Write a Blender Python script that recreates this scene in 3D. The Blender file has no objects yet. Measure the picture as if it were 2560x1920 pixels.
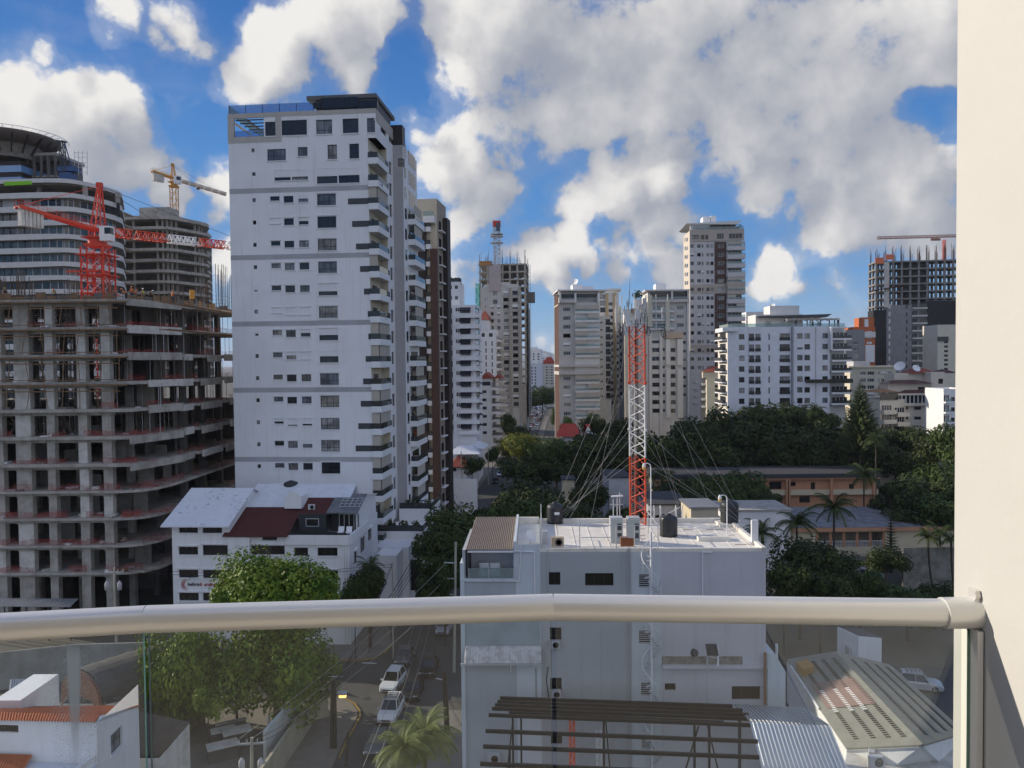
import bpy, math, random
from mathutils import Vector as V, Matrix, noise
random.seed(7)
sc = bpy.context.scene
col = sc.collection
# ---------------------------------------------------------------- camera
CAM = V((0, 0, 34.0)); FPX = 1934.0
PIT = math.atan(55 / FPX); ROLL = .01
F0 = V((0, math.cos(PIT), -math.sin(PIT))); R0 = V((1, 0, 0)); U0 = V((0, math.sin(PIT), math.cos(PIT)))
UP = (U0 + R0 * ROLL).normalized(); RT = (R0 - U0 * ROLL).normalized()
cd = bpy.data.cameras.new('camera'); cam = bpy.data.objects.new('camera', cd); col.objects.link(cam)
m = Matrix.Identity(4)
for i in range(3):
    m[i][0] = RT[i]; m[i][1] = UP[i]; m[i][2] = -F0[i]; m[i][3] = CAM[i]
cam.matrix_world = m
cd.sensor_width = 36; cd.lens = 36 * FPX / 2560; cd.clip_start = .05; cd.clip_end = 30000
sc.camera = cam
# ---------------------------------------------------------------- light
SUND = V((.872, -.318, -.378)).normalized()           # direction the sunlight travels
SUNE = math.asin(-SUND.z)
sun = bpy.data.lights.new('sun', 'SUN'); sun.energy = 5.0; sun.angle = math.radians(.5); sun.color = (1, .89, .74)
so = bpy.data.objects.new('sun', sun); col.objects.link(so)
so.rotation_euler = SUND.to_track_quat('-Z', 'Y').to_euler()
so.location = (-60, 40, 90)
sc.view_settings.view_transform = 'Standard'; sc.view_settings.look = 'None'
sc.view_settings.exposure = 0.0; sc.view_settings.gamma = 1
sc.render.engine = 'CYCLES'
sc.cycles.max_bounces = 8; sc.cycles.transparent_max_bounces = 24
sc.cycles.caustics_reflective = False; sc.cycles.caustics_refractive = False
sc.cycles.use_denoising = True
def ray(px, py): return F0 + RT * ((px - 1280) / FPX) + UP * ((960 - py) / FPX)
def at(px, py, Y):
    r = ray(px, py); return CAM + r * (Y / r.y)
def gnd(px, py, z=0):
    r = ray(px, py); return CAM + r * ((z - CAM.z) / r.z)
# ---------------------------------------------------------------- world
w = bpy.data.worlds.new('World'); sc.world = w; w.use_nodes = True
class NT:
    def __init__(s, t): s.t = t
    def n(s, ty, **k):
        nd = s.t.nodes.new(ty)
        for a, b in k.items(): setattr(nd, a, b)
        return nd
    def l(s, a, b): s.t.links.new(a, b)
    def put(s, sock, v):
        if isinstance(v, bpy.types.NodeSocket): s.l(v, sock)
        else: sock.default_value = v
    def m(s, op, a, b=None, c=None, clamp=False):
        nd = s.n('ShaderNodeMath', operation=op, use_clamp=clamp)
        for i, v in enumerate((a, b, c)):
            if v is not None: s.put(nd.inputs[i], v)
        return nd.outputs[0]
    def vm(s, op, a, b=None, out=0):
        nd = s.n('ShaderNodeVectorMath', operation=op)
        s.put(nd.inputs[0], a)
        if b is not None: s.put(nd.inputs[3] if op == 'SCALE' else nd.inputs[1], b)
        return nd.outputs[out]
    def mix(s, f, a, b, ty='MIX'):
        nd = s.n('ShaderNodeMix', data_type='RGBA', blend_type=ty)
        s.put(nd.inputs[0], f); s.put(nd.inputs[6], a); s.put(nd.inputs[7], b)
        return nd.outputs[2]
    def rng(s, x, a, b, c=0., d=1., smooth=True):
        nd = s.n('ShaderNodeMapRange', interpolation_type='SMOOTHSTEP' if smooth else 'LINEAR')
        for i, v in enumerate((x, a, b, c, d)): s.put(nd.inputs[i], v)
        return nd.outputs[0]
    def noise(s, vec, scale, detail=4, rough=.55, dist=0., out=0):
        nd = s.n('ShaderNodeTexNoise'); nd.inputs['Scale'].default_value = scale
        nd.inputs['Detail'].default_value = detail; nd.inputs['Roughness'].default_value = rough
        nd.inputs['Distortion'].default_value = dist
        s.put(nd.inputs['Vector'], vec); return nd.outputs[out]
# cumulus groups: direction given through the picture position, angular radius, weight
CL = [(620,195,75),(720,150,105),(690,95,80),(830,110,100),(790,50,100),(900,165,60),(950,30,110),
 (1130,60,120),(1180,160,110),(1280,80,170),(1240,260,140),(1150,330,80),(1350,230,170),(1130,420,105),(1200,480,80),(1140,560,72),(1090,600,60),
 (1480,120,190),(1480,280,100),(1650,150,210),(1610,320,80),(1850,120,230),(1800,320,140),(1900,430,80),(2080,200,230),(2300,60,150),(2080,400,130),(2230,380,100),(2350,430,60),
 (1440,480,72),(1510,440,78),(1590,440,85),(1660,470,65),(1560,515,65),(1705,430,45,.8),
 (1330,640,66),(1390,680,50),(1430,615,66),(1480,650,45),(1560,625,72),(1640,600,92),(1700,570,70),(1560,665,50),(1690,660,60),
 (1920,655,58),(1900,710,42),(1955,700,42),(1995,705,32,.7),(2080,530,85),(2180,500,95),(2280,490,95),(2350,540,70),(2350,595,60),(2000,560,40,.62),(1965,505,40,.62),(2110,690,45,.55),(2160,720,50,.5),
 (40,340,105),(130,335,85),(220,300,75),(280,285,58),(300,350,68),(330,430,75),(200,420,115),(80,440,120),(400,480,60,.85),(425,420,30,.55),
 (570,470,58),(550,530,40,.8),(590,640,68),(300,50,60,.66),(270,95,40,.58),(440,50,70,.70),(490,95,50,.62),(390,95,45,.58),(90,155,38,.5),
 (1020,285,36,.75),(1050,330,48,.85),(1085,370,60,.9),(1100,660,85,.72),(1200,690,75,.66),(1345,852,30,.75),(1375,872,22,.65),(1250,640,40,.66)]
HOLES = [(1020,170,70,.5),(1010,90,40,.35),(2320,260,60,.5),(1560,380,45,.3),(1720,330,30,.2),(960,220,50,.4)]
g = bpy.data.node_groups.new('cloud_density', 'ShaderNodeTree')
g.interface.new_socket('Dir', in_out='INPUT', socket_type='NodeSocketVector')
g.interface.new_socket('Density', in_out='OUTPUT', socket_type='NodeSocketFloat')
T = NT(g); gi = T.n('NodeGroupInput'); go = T.n('NodeGroupOutput')
d0 = T.vm('NORMALIZE', gi.outputs[0])
wv = T.noise(d0, 5.5, 5, .55, out=1)
wv = T.vm('SCALE', T.vm('SUBTRACT', wv, (.5, .5, .5)), .075)
wv2 = T.vm('SCALE', T.vm('SUBTRACT', T.noise(d0, 22, 3, .6, out=1), (.5, .5, .5)), .03)
dw = T.vm('NORMALIZE', T.vm('ADD', T.vm('ADD', d0, wv), wv2))
acc = -.35
for q in CL:
    x, y, r = q[:3]; am = q[3] if len(q) > 3 else 1.
    c = ray(x, y).normalized(); s = (r * 1.08 / FPX) ** 2
    dt = T.vm('DOT_PRODUCT', dw, tuple(c), out=1)
    acc = T.m('SMOOTH_MAX', T.m('MULTIPLY_ADD', dt, 1.15 / s, am - 1.15 / s), acc, .12)
for (x, y, r, am) in HOLES:
    c = ray(x, y).normalized(); s = (r / FPX) ** 2
    e = T.m('MULTIPLY_ADD', T.vm('DOT_PRODUCT', dw, tuple(c), out=1), 1.5 * am / s, am - 1.5 * am / s)
    acc = T.m('SUBTRACT', acc, T.m('MAXIMUM', e, 0.))
base = acc
# outside the view the sky is simply broken cumulus
fd = T.vm('DOT_PRODUCT', d0, tuple(F0), out=1)
gen = T.m('MULTIPLY', T.rng(T.noise(d0, 2.6, 3, .5), .42, .62), T.rng(fd, .74, .60))
base = T.m('MAXIMUM', base, gen)
ns = T.noise(d0, 7, 3, .5)
smooth = T.m('ADD', base, T.m('MULTIPLY', T.m('SUBTRACT', ns, .5), .9))
T.l(smooth, go.inputs[0])
T = NT(w.node_tree)
for nd in list(w.node_tree.nodes): w.node_tree.nodes.remove(nd)
sky = T.n('ShaderNodeTexSky'); sky.sky_type = 'NISHITA'; sky.sun_disc = False
sky.sun_elevation = SUNE; sky.sun_rotation = math.atan2(-SUND.x, -SUND.y); sky.air_density = 1.0; sky.dust_density = .3; sky.ozone_density = 2.0
tc = T.n('ShaderNodeTexCoord'); D = T.vm('NORMALIZE', tc.outputs['Generated'])
def dens_at(v):
    q = T.n('ShaderNodeGroup'); q.node_tree = g; T.put(q.inputs[0], v); return q.outputs[0]
dS = dens_at(D)
tos = (V((-.75, .1, .6)).normalized() * .062)
dB = dens_at(T.vm('ADD', D, tuple(tos)))
nf = T.noise(D, 14, 10, .62, .15)
det = T.m('SUBTRACT', nf, .5)
dA = T.m('MULTIPLY_ADD', det, 1.35, dS)
d2 = T.m('SUBTRACT', T.noise(D, 48, 5, .6), .5)
dA = T.m('MULTIPLY_ADD', d2, .42, dA)
al = T.rng(dA, .40, .78)
veil = T.rng(T.noise(T.vm('MULTIPLY', D, (1., 1., 2.6)), 5.5, 6, .6, .6), .47, .78)
sepz = T.n('ShaderNodeSeparateXYZ'); T.l(D, sepz.inputs[0])
veil = T.m('MULTIPLY', veil, T.rng(sepz.outputs[2], .38, .10, .12, .62))
halo = T.m('MULTIPLY', T.rng(dA, .02, .5), .22)
al = T.m('MAXIMUM', al, T.m('MAXIMUM', veil, halo))
lit = T.m('SUBTRACT', dS, dB)
lit = T.m('MULTIPLY_ADD', det, .72, T.m('MULTIPLY_ADD', d2, .26, lit))
thick = T.rng(dS, .55, 1.1)
lit = T.m('MULTIPLY_ADD', thick, -.16, lit)
lit = T.rng(lit, -.48, .66)
hs = T.n('ShaderNodeHueSaturation'); hs.inputs['Saturation'].default_value = 1.28; hs.inputs['Hue'].default_value = .508
T.l(sky.outputs[0], hs.inputs['Color'])
sep = T.n('ShaderNodeSeparateXYZ'); T.l(D, sep.inputs[0])
SKYG = 1.0
gr = T.mix(T.rng(sep.outputs[2], -.02, .16), (2.3, 4.7, 7.6, 1), (.66, 2.75, 6.7, 1))
gr = T.mix(T.rng(sep.outputs[2], .12, .5), gr, (.24, 1.35, 4.6, 1))
skyc = T.mix(.8, hs.outputs[0], gr)
cc = T.mix(T.rng(lit, 0, .5, smooth=False), (3.3, 3.6, 4.3, 1), (6.0, 6.0, 6.2, 1))
cc = T.mix(T.rng(lit, .5, 1, smooth=False), cc, (8.9, 8.7, 8.4, 1))
back = T.rng(T.vm('DOT_PRODUCT', D, (.2, -.95, .1), out=1), -.2, .8, 1.0, 1.8)  # unseen clouds behind the camera brightened to fill the shaded facades
cc = T.vm('SCALE', cc, back)
res = T.mix(al, skyc, cc)
haze_low = T.rng(sep.outputs[2], .0, .06, .45, 0.)
res = T.mix(haze_low, res, (3.0, 5.0, 7.8, 1))
bg = T.n('ShaderNodeBackground'); T.l(res, bg.inputs[0]); bg.inputs[1].default_value = .1
w.cycles.sampling_method = 'MANUAL'; w.cycles.sample_map_resolution = 256
wo = T.n('ShaderNodeOutputWorld'); T.l(bg.outputs[0], wo.inputs[0])
# ---------------------------------------------------------------- materials
MC = {}
def mat(name, c, rough=.8, metal=0., var=.12, nsc=.6, streak=0., spec=.4, bump=0., grid=None, rnd=0., fine=.06):
    key = name
    if key in MC: return MC[key]
    M = bpy.data.materials.new(name); M.use_nodes = True; MC[key] = M
    T = NT(M.node_tree); b = T.t.nodes['Principled BSDF']
    pos = T.n('ShaderNodeNewGeometry').outputs['Position']
    base = (c[0], c[1], c[2], 1)
    dark = (c[0] * .55, c[1] * .53, c[2] * .5, 1)
    f = T.rng(T.noise(pos, nsc, 5, .6), .35, .75)
    cl = T.mix(T.m('MULTIPLY', f, var * 2), base, dark)
    if streak:
        mp = T.vm('MULTIPLY', pos, (1.6, 1.6, .07))
        sf = T.rng(T.noise(mp, 1.3, 4, .65), .5, .8)
        cl = T.mix(T.m('MULTIPLY', sf, streak), cl, (c[0] * .35, c[1] * .33, c[2] * .3, 1))
    if fine:
        ff = T.noise(pos, 9, 3, .6)
        cl = T.mix(T.m('MULTIPLY', ff, fine * 2), cl, (c[0] * 1.35, c[1] * 1.35, c[2] * 1.35, 1))
    if rnd:
        oi = T.n('ShaderNodeObjectInfo').outputs['Random']
        cl = T.mix(T.m('MULTIPLY', oi, rnd), cl, dark)
    T.l(cl, b.inputs['Base Color'])
    b.inputs['Roughness'].default_value = rough; b.inputs['Metallic'].default_value = metal
    b.inputs['Specular IOR Level'].default_value = spec
    if bump:
        bp = T.n('ShaderNodeBump'); bp.inputs['Strength'].default_value = bump; bp.inputs['Distance'].default_value = .05
        T.l(T.noise(pos, nsc * 8, 4), bp.inputs['Height']); T.l(bp.outputs[0], b.inputs['Normal'])
    return M
def pane_mat(name, ramp, rough=.06, spec=.5):
    M = bpy.data.materials.new(name); M.use_nodes = True
    T = NT(M.node_tree); b = T.t.nodes['Principled BSDF']
    oi = T.n('ShaderNodeObjectInfo').outputs['Random']
    pos = T.n('ShaderNodeNewGeometry').outputs['Position']
    cr = T.n('ShaderNodeValToRGB'); cr.color_ramp.interpolation = 'CONSTANT'
    e = cr.color_ramp.elements
    while len(e) > 1: e.remove(e[-1])
    e[0].position = 0; e[0].color = (*ramp[0], 1)
    for i, c in enumerate(ramp[1:]):
        q = e.new((i + 1) / len(ramp)); q.color = (*c, 1)
    T.l(oi, cr.inputs[0])
    st = T.noise(T.vm('MULTIPLY', pos, (7, 7, .35)), 1.2, 3, .6)           # curtain folds behind the pane
    big = T.rng(T.noise(pos, .55, 2), .42, .6)
    cl = T.mix(T.m('MULTIPLY', T.rng(st, .35, .65), .4), cr.outputs[0], (.02, .022, .024, 1))
    cl = T.mix(T.m('MULTIPLY', big, .5), cl, (.016, .018, .02, 1))
    T.l(cl, b.inputs['Base Color']); b.inputs['Roughness'].default_value = rough
    b.inputs['Specular IOR Level'].default_value = spec
    return M
WHITE = mat('white_paint', (.76, .76, .77), .75, var=.08, streak=.2)
TWALL = mat('tower_paint', (.79, .79, .80), .7, var=.10, streak=.26, nsc=.22)
GREYP = mat('grey_paint', (.46, .46, .48), .8, streak=.10)
BANDG = mat('band_grey', (.42, .42, .435), .8, var=.2, nsc=.35)
CONC = mat('raw_concrete', (.43, .405, .365), .9, var=.45, nsc=.7, streak=.45, bump=.3)
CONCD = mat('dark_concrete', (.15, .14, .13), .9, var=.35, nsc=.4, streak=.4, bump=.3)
CONCL = mat('pale_concrete', (.62, .60, .56), .9, var=.4, nsc=.7, streak=.4)
CREAM = mat('cream_paint', (.62, .56, .44), .8, streak=.14)
TAUPE = mat('taupe_paint', (.38, .34, .29), .8, streak=.12)
BROWN = mat('brown_cladding', (.075, .036, .028), .6, var=.15)
DBROWN = mat('dark_brown_cladding', (.026, .018, .017), .6)
BLACK = mat('black_metal', (.012, .012, .014), .45, spec=.5)
DGREY = mat('dark_grey_metal', (.05, .052, .058), .5, spec=.5)
LGREY = mat('pale_grey_metal', (.55, .56, .57), .45, metal=.3)
STEEL = mat('galvanised_steel', (.5, .5, .5), .35, metal=.8)
RED = mat('red_paint', (.62, .055, .02), .5, var=.15)
ORANGE = mat('orange_paint', (.62, .22, .09), .8, streak=.15)
PANE = pane_mat('window_glass', [(.02, .024, .028), (.03, .033, .036), (.02, .022, .026), (.24, .245, .25), (.05, .05, .05), (.34, .32, .28), (.025, .03, .035), (.14, .15, .16), (.42, .42, .42), (.015, .017, .02), (.2, .22, .26), (.3, .28, .24)])
DPANE = pane_mat('dark_window_glass', [(.012, .012, .014), (.016, .016, .017), (.022, .02, .018)])
GPANE = pane_mat('green_window_glass', [(.018, .02, .006), (.014, .016, .006)], .1)
BLUEG = pane_mat('blue_window_glass', [(.06, .10, .12), (.08, .13, .15), (.035, .06, .075), (.11, .15, .17)])
def glass_mat(name, tint, refl=.5, alpha=.75, rough=.02, dirt=0.):
    M = bpy.data.materials.new(name); M.use_nodes = True; T = NT(M.node_tree)
    for nd in list(T.t.nodes): T.t.nodes.remove(nd)
    tr = T.n('ShaderNodeBsdfTransparent'); tr.inputs[0].default_value = (*tint, 1)
    gl = T.n('ShaderNodeBsdfGlossy'); gl.inputs['Roughness'].default_value = rough; gl.inputs[0].default_value = (.9, .95, .95, 1)
    fr = T.n('ShaderNodeFresnel'); fr.inputs[0].default_value = 1.45
    ms = T.n('ShaderNodeMixShader'); T.l(T.m('MULTIPLY', fr.outputs[0], refl, clamp=True), ms.inputs[0]); T.l(tr.outputs[0], ms.inputs[1]); T.l(gl.outputs[0], ms.inputs[2])
    out = ms.outputs[0]
    df = T.n('ShaderNodeBsdfDiffuse'); df.inputs[0].default_value = (.5, .55, .52, 1)
    m2 = T.n('ShaderNodeMixShader'); T.l(out, m2.inputs[1]); T.l(df.outputs[0], m2.inputs[2])
    if dirt:
        pos = T.n('ShaderNodeNewGeometry').outputs['Position']
        a = T.rng(T.noise(T.vm('MULTIPLY', pos, (3, 3, .8)), 2, 5, .6), .3, .8, dirt * .4, dirt)
        T.l(a, m2.inputs[0])
    else: m2.inputs[0].default_value = 1 - alpha
    o = T.n('ShaderNodeOutputMaterial'); T.l(m2.outputs[0], o.inputs[0]); return M
BALG = glass_mat('balcony_glass', (.72, .86, .88), 1., .7)
SMOKE = glass_mat('smoked_glass', (.16, .17, .2), 1., .92)
CLEARB = glass_mat('blue_glass_sky_tint', (.5, .66, .85), 1., .82)  # blue glass; the tint also stands in for reflected sky
# ---------------------------------------------------------------- builders
class MB:
    def __init__(s): s.v = []; s.f = []; s.mi = []; s.ms = []; s.smooth = []
    def idx(s, m):
        if m not in s.ms: s.ms.append(m)
        return s.ms.index(m)
    def face(s, pts, m, sm=False):
        k = len(s.v); s.v.extend([V(p) for p in pts]); s.f.append(tuple(range(k, k + len(pts)))); s.mi.append(s.idx(m)); s.smooth.append(sm)
    def box(s, o, a, b, c, m):
        o = V(o); a = V(a); b = V(b); c = V(c)
        if a.cross(b).dot(c) < 0: a, b = b, a
        k = len(s.v); s.v.extend([o, o + a, o + a + b, o + b, o + c, o + a + c, o + a + b + c, o + b + c]); i = s.idx(m)
        for q in ((0, 3, 2, 1), (4, 5, 6, 7), (0, 1, 5, 4), (1, 2, 6, 5), (2, 3, 7, 6), (3, 0, 4, 7)):
            s.f.append(tuple(k + j for j in q)); s.mi.append(i); s.smooth.append(False)
    def cb(s, c, sx, sy, sz, m, rz=0):                       # box by base centre
        ca, sa = math.cos(rz), math.sin(rz); a = V((ca, sa, 0)) * sx; b = V((-sa, ca, 0)) * sy
        s.box(V(c) - a / 2 - b / 2, a, b, (0, 0, sz), m)
    def cyl(s, p, q, r0, m, r1=None, n=8, caps=True, sm=True):
        p = V(p); q = V(q); r1 = r0 if r1 is None else r1; d = q - p
        if d.length < 1e-6: return
        z = d.normalized(); x = z.orthogonal().normalized(); y = z.cross(x); k = len(s.v); i = s.idx(m)
        for (c, r) in ((p, r0), (q, r1)):
            for j in range(n):
                t = 2 * math.pi * j / n; s.v.append(c + (x * math.cos(t) + y * math.sin(t)) * r)
        for j in range(n):
            s.f.append((k + j, k + (j + 1) % n, k + n + (j + 1) % n, k + n + j)); s.mi.append(i); s.smooth.append(sm)
        if caps:
            s.face([s.v[k + j] for j in reversed(range(n))], m); s.face([s.v[k + n + j] for j in range(n)], m)
    def tube(s, pts, r, m, n=5):
        for a, b in zip(pts, pts[1:]): s.cyl(a, b, r, m, n=n, caps=False)
    def lathe(s, c, prof, m, n=16):
        c = V(c); k = len(s.v); i = s.idx(m)
        for (r, z) in prof:
            for j in range(n):
                t = 2 * math.pi * j / n; s.v.append(c + V((r * math.cos(t), r * math.sin(t), z)))
        for a in range(len(prof) - 1):
            for j in range(n):
                s.f.append((k + a * n + j, k + a * n + (j + 1) % n, k + (a + 1) * n + (j + 1) % n, k + (a + 1) * n + j)); s.mi.append(i); s.smooth.append(True)
    def prism(s, pts, vec, m, mtop=None):                     # polygon (list) extruded along vec
        pts = [V(p) for p in pts]; vec = V(vec); n = len(pts)
        nrm = sum(((pts[j] - pts[0]).cross(pts[(j + 1) % n] - pts[0]) for j in range(1, n - 1)), V())
        if nrm.dot(vec) < 0: pts = pts[::-1]
        s.face([p for p in reversed(pts)], m); s.face([p + vec for p in pts], mtop or m)
        for j in range(n):
            a, b = pts[j], pts[(j + 1) % n]; s.face([a, b, b + vec, a + vec], m)
    def bar(s, p, q, wdt, h, m):                              # rectangular bar, width horizontal
        p = V(p); q = V(q); d = q - p; z = V((0, 0, 1)); x = d.cross(z)
        x = V((1, 0, 0)) if x.length < 1e-5 else x.normalized()
        y = x.cross(d).normalized(); s.box(p - x * wdt / 2 - y * h / 2, x * wdt, d, y * h, m)
    def build(s, name, parent=None, origin=None, label=None, cat=None, group=None, kind=None):
        o = V(origin) if origin is not None else (parent['_o'] and V(parent['_o']) if parent is not None and '_o' in parent else V())
        me = bpy.data.meshes.new(name); me.from_pydata([tuple(p - o) for p in s.v], [], s.f)
        for mm in s.ms: me.materials.append(mm)
        me.polygons.foreach_set('material_index', s.mi); me.polygons.foreach_set('use_smooth', s.smooth); me.update()
        ob = bpy.data.objects.new(name, me); col.objects.link(ob)
        if parent is not None:
            ob.parent = parent; po = V(parent['_o']) if '_o' in parent else V()
            ob.location = o - po
        else: ob.location = o
        ob['_o'] = tuple(o); tag(ob, label, cat, group, kind); return ob
def tag(o, label=None, cat=None, group=None, kind=None):
    for k, v in (('label', label), ('category', cat), ('group', group), ('kind', kind)):
        if v: o[k] = v
    return o
def thing(name, label, cat, loc=(0, 0, 0), group=None):
    o = bpy.data.objects.new(name, None); col.objects.link(o); o.location = loc; o.empty_display_size = .2
    o['_o'] = tuple(loc); return tag(o, label, cat, group)
def dup(root, loc, rz=0., s=1., label=None, group=None, swap=None):
    def cp(o, par):
        c = o.copy(); col.objects.link(c); c.parent = par
        for ch in o.children: cp(ch, c)
        if swap and c.type == 'MESH':
            for i, sl in enumerate(c.material_slots):
                mo = sl.material
                if mo in swap: sl.link = 'OBJECT'; sl.material = swap[mo]
        return c
    r = cp(root, None); r.location = loc; r.rotation_euler = (0, 0, rz)
    r.scale = (s, s, s) if not isinstance(s, tuple) else s
    if label: r['label'] = label
    if group: r['group'] = group
    return r
def kill(o):
    for ch in list(o.children): kill(ch)
    bpy.data.objects.remove(o)
class Rg:
    def __init__(s, x, y, k): s.x = x; s.y = y; s.k = k
    def __call__(s, x, y): return s.x + x * s.k, s.y + y * s.k
k62 = 620 / 2212
A1, A2, A3, A4, A5, A6 = Rg(0, 300, k62), Rg(0, 700, k62), Rg(0, 1100, k62), Rg(0, 1455, k62), Rg(560, 220, k62), Rg(560, 650, k62)
A7, A8 = Rg(400, 1100, 760 / 2212), Rg(560, 1500, k62)
B1, B2, B3, B4, B5 = Rg(1080, 520, 420 / 2212), Rg(1080, 800, 420 / 2212), Rg(1360, 660, 500 / 2212), Rg(1680, 520, 500 / 2212), Rg(2100, 580, 300 / 2212)
B6, B7, B8 = Rg(1780, 760, k62), Rg(1500, 1100, 900 / 2212), Rg(1140, 1240, 780 / 2212)
C1, C2, C3, C4, C5 = Rg(1140, 1480, 780 / 2212), Rg(1840, 1480, 720 / 2212), Rg(1240, 1060, k62), Rg(1500, 740, 200 / 592), Rg(400, 1200, 560 / 2212)
ID = Rg(0, 0, 1); OV = Rg(0, 0, 2560 / 2212)
class Fac:                                                    # a vertical plane, A left and B right as seen from outside
    def __init__(s, A, B):
        s.A = V((A[0], A[1])); B = V((B[0], B[1])); s.t = (B - s.A).normalized(); s.n = V((s.t.y, -s.t.x)); s.L = (B - s.A).length
        s.t3 = V((s.t.x, s.t.y, 0)); s.n3 = V((s.n.x, s.n.y, 0))
    def uz(s, px, py):
        r = ray(px, py); r2 = V((r.x, r.y)); k = (s.A - V((CAM.x, CAM.y))).dot(s.n) / r2.dot(s.n); P = CAM + r * k
        return (V((P.x, P.y)) - s.A).dot(s.t), P.z
    def p(s, u, z, d=0.): q = s.A + s.t * u + s.n * d; return V((q.x, q.y, z))
    def rect(s, x0, y0, x1, y1, rg=ID):
        u0, z1 = s.uz(*rg(x0, y0)); u1, z0 = s.uz(*rg(x1, y1)); return (u0, z0, u1, z1)
    def box(s, mb, u0, u1, z0, z1, d0, d1, m): mb.box(s.p(u0, z0, d0), s.t3 * (u1 - u0), s.n3 * (d1 - d0), (0, 0, z1 - z0), m)
    def wall(s, mb, u0, u1, z0, z1, holes, m, dep=.22, mr=None):
        hs = [(max(a, u0), max(b, z0), min(c, u1), min(d, z1)) for a, b, c, d in holes]
        hs = [h for h in hs if h[2] - h[0] > .02 and h[3] - h[1] > .02]
        zs = sorted({z0, z1, *[h[1] for h in hs], *[h[3] for h in hs]})
        for a, b in zip(zs, zs[1:]):
            if b - a < 1e-4: continue
            mid = (a + b) / 2; cuts = sorted([(h[0], h[2]) for h in hs if h[1] < mid < h[3]]); u = u0
            for c0, c1 in cuts:
                if c0 > u + 1e-4: mb.face([s.p(u, a), s.p(c0, a), s.p(c0, b), s.p(u, b)], m)
                u = max(u, c1)
            if u1 > u + 1e-4: mb.face([s.p(u, a), s.p(u1, a), s.p(u1, b), s.p(u, b)], m)
        mr = mr or m
        for (a, b, c, d) in hs:
            for q in (((a, b), (a, d)), ((c, d), (c, b)), ((a, d), (c, d)), ((c, b), (a, b))):
                (ua, za), (ub, zb) = q
                mb.face([s.p(ua, za), s.p(ua, za, -dep), s.p(ub, zb, -dep), s.p(ub, zb)], mr)
    def window(s, r, par, nm=2, tr=None, fm=None, gm=None, dep=.2, fw=.075, sub=False, shut=0., sill=None, name='window', hood=None):
        u0, z0, u1, z1 = r; fm = fm or BLACK; gm = gm or PANE
        if u1 - u0 < .03 or z1 - z0 < .03: return None
        f = MB(); fd = -dep + .05
        zt = z1 - (z1 - z0) * shut
        if u1 - u0 > .3 and shut < .98:
            for (a, c) in ((u0, u0 + fw), (u1 - fw, u1)): s.box(f, a, c, z0, zt, -dep, fd, fm)
            for (a, c) in ((z0, z0 + fw), (zt - fw, zt)): s.box(f, u0 + fw, u1 - fw, a, c, -dep, fd, fm)
            for i in range(1, nm):
                u = u0 + (u1 - u0) * i / nm; s.box(f, u - fw * .4, u + fw * .4, z0 + fw, zt - fw, -dep, fd - .004, fm)
            if tr:
                z = z0 + (z1 - z0) * tr
                if z < zt - .1: s.box(f, u0 + fw, u1 - fw, z - fw * .45, z + fw * .45, -dep, fd - .008, fm)
        if sill: s.box(f, u0 - .12, u1 + .12, z0 - .12, z0 - .002, -.02, .12, sill)
        if hood: s.box(f, u0 - .15, u1 + .15, z1 + .12, z1 + .24, -.02, .2, hood)
        g = MB() if (sub and f.v) else f
        if shut < .98: g.face([s.p(u0, z0, -dep + .02), s.p(u1, z0, -dep + .02), s.p(u1, zt, -dep + .02), s.p(u0, zt, -dep + .02)], gm)
        if not f.v and g is f: return None
        o = f.build(name, par, origin=s.p((u0 + u1) / 2, z0, -dep))
        if g is not f and g.v: g.build('pane', o, origin=o['_o'])
        if shut > 0:
            q = MB(); s.box(q, u0 + .002, u1 - .002, zt + .002, z1 - .002, -.14, -.03, WHITE)
            q.build('roller_shutter', o, origin=o['_o'])
        return o
PHI = -.072
class Bl:                                                     # a box building: front plane at depth Y (at pixel column xc), rotated by phi
    def __init__(s, Y, xL, xR, D, phi=PHI, xc=None):
        t = V((math.cos(phi), math.sin(phi))); C = at(xc if xc else (xL + xR) / 2, 900, Y); C = V((C.x, C.y))
        f = Fac(C - t, C + t); uL = f.uz(xL, 900)[0]; uR = f.uz(xR, 900)[0]; n = f.n
        s.FL = C - t + t * uL; s.FR = C - t + t * uR; s.BL = s.FL - n * D; s.BR = s.FR - n * D; s.D = D; s.W = uR - uL
        s.F = Fac(s.FL, s.FR); s.L = Fac(s.BL, s.FL); s.R = Fac(s.FR, s.BR); s.K = Fac(s.BR, s.BL)
        c = (s.FL + s.FR + s.BL + s.BR) / 4; s.c = V((c.x, c.y, 0))
    def z(s, px, py): return s.F.uz(px, py)[1]
    def shell(s, par, z0, z1, m, hf=(), hl=(), hr=(), mrev=None, name='wall', mroof=None, par_h=.6, msl=None, msr=None, dep=.22):
        mb = MB(); s.F.wall(mb, 0, s.W, z0, z1, hf, m, dep, mrev); s.L.wall(mb, 0, s.D, z0, z1, hl, msl or m, dep, mrev); s.R.wall(mb, 0, s.D, z0, z1, hr, msr or m, dep, mrev)
        s.K.wall(mb, 0, s.W, z0, z1, (), m)
        o = mb.build(name, par)
        rf = MB(); zr = z1 - par_h
        rf.face([s.p3(s.FL, zr), s.p3(s.FR, zr), s.p3(s.BR, zr), s.p3(s.BL, zr)], mroof or CONCL)
        for f, L in ((s.F, s.W), (s.L, s.D), (s.R, s.D), (s.K, s.W)):      # parapet thickness
            e = .25 if f in (s.F, s.K) else .0
            f.box(rf, .26 if e == 0 else 0, L - (.26 if e == 0 else 0), zr, z1 + .06, -.25, -.003, m)
        rf.build('roof', par); return o
    def p3(s, p, z): return V((p.x, p.y, z))
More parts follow.
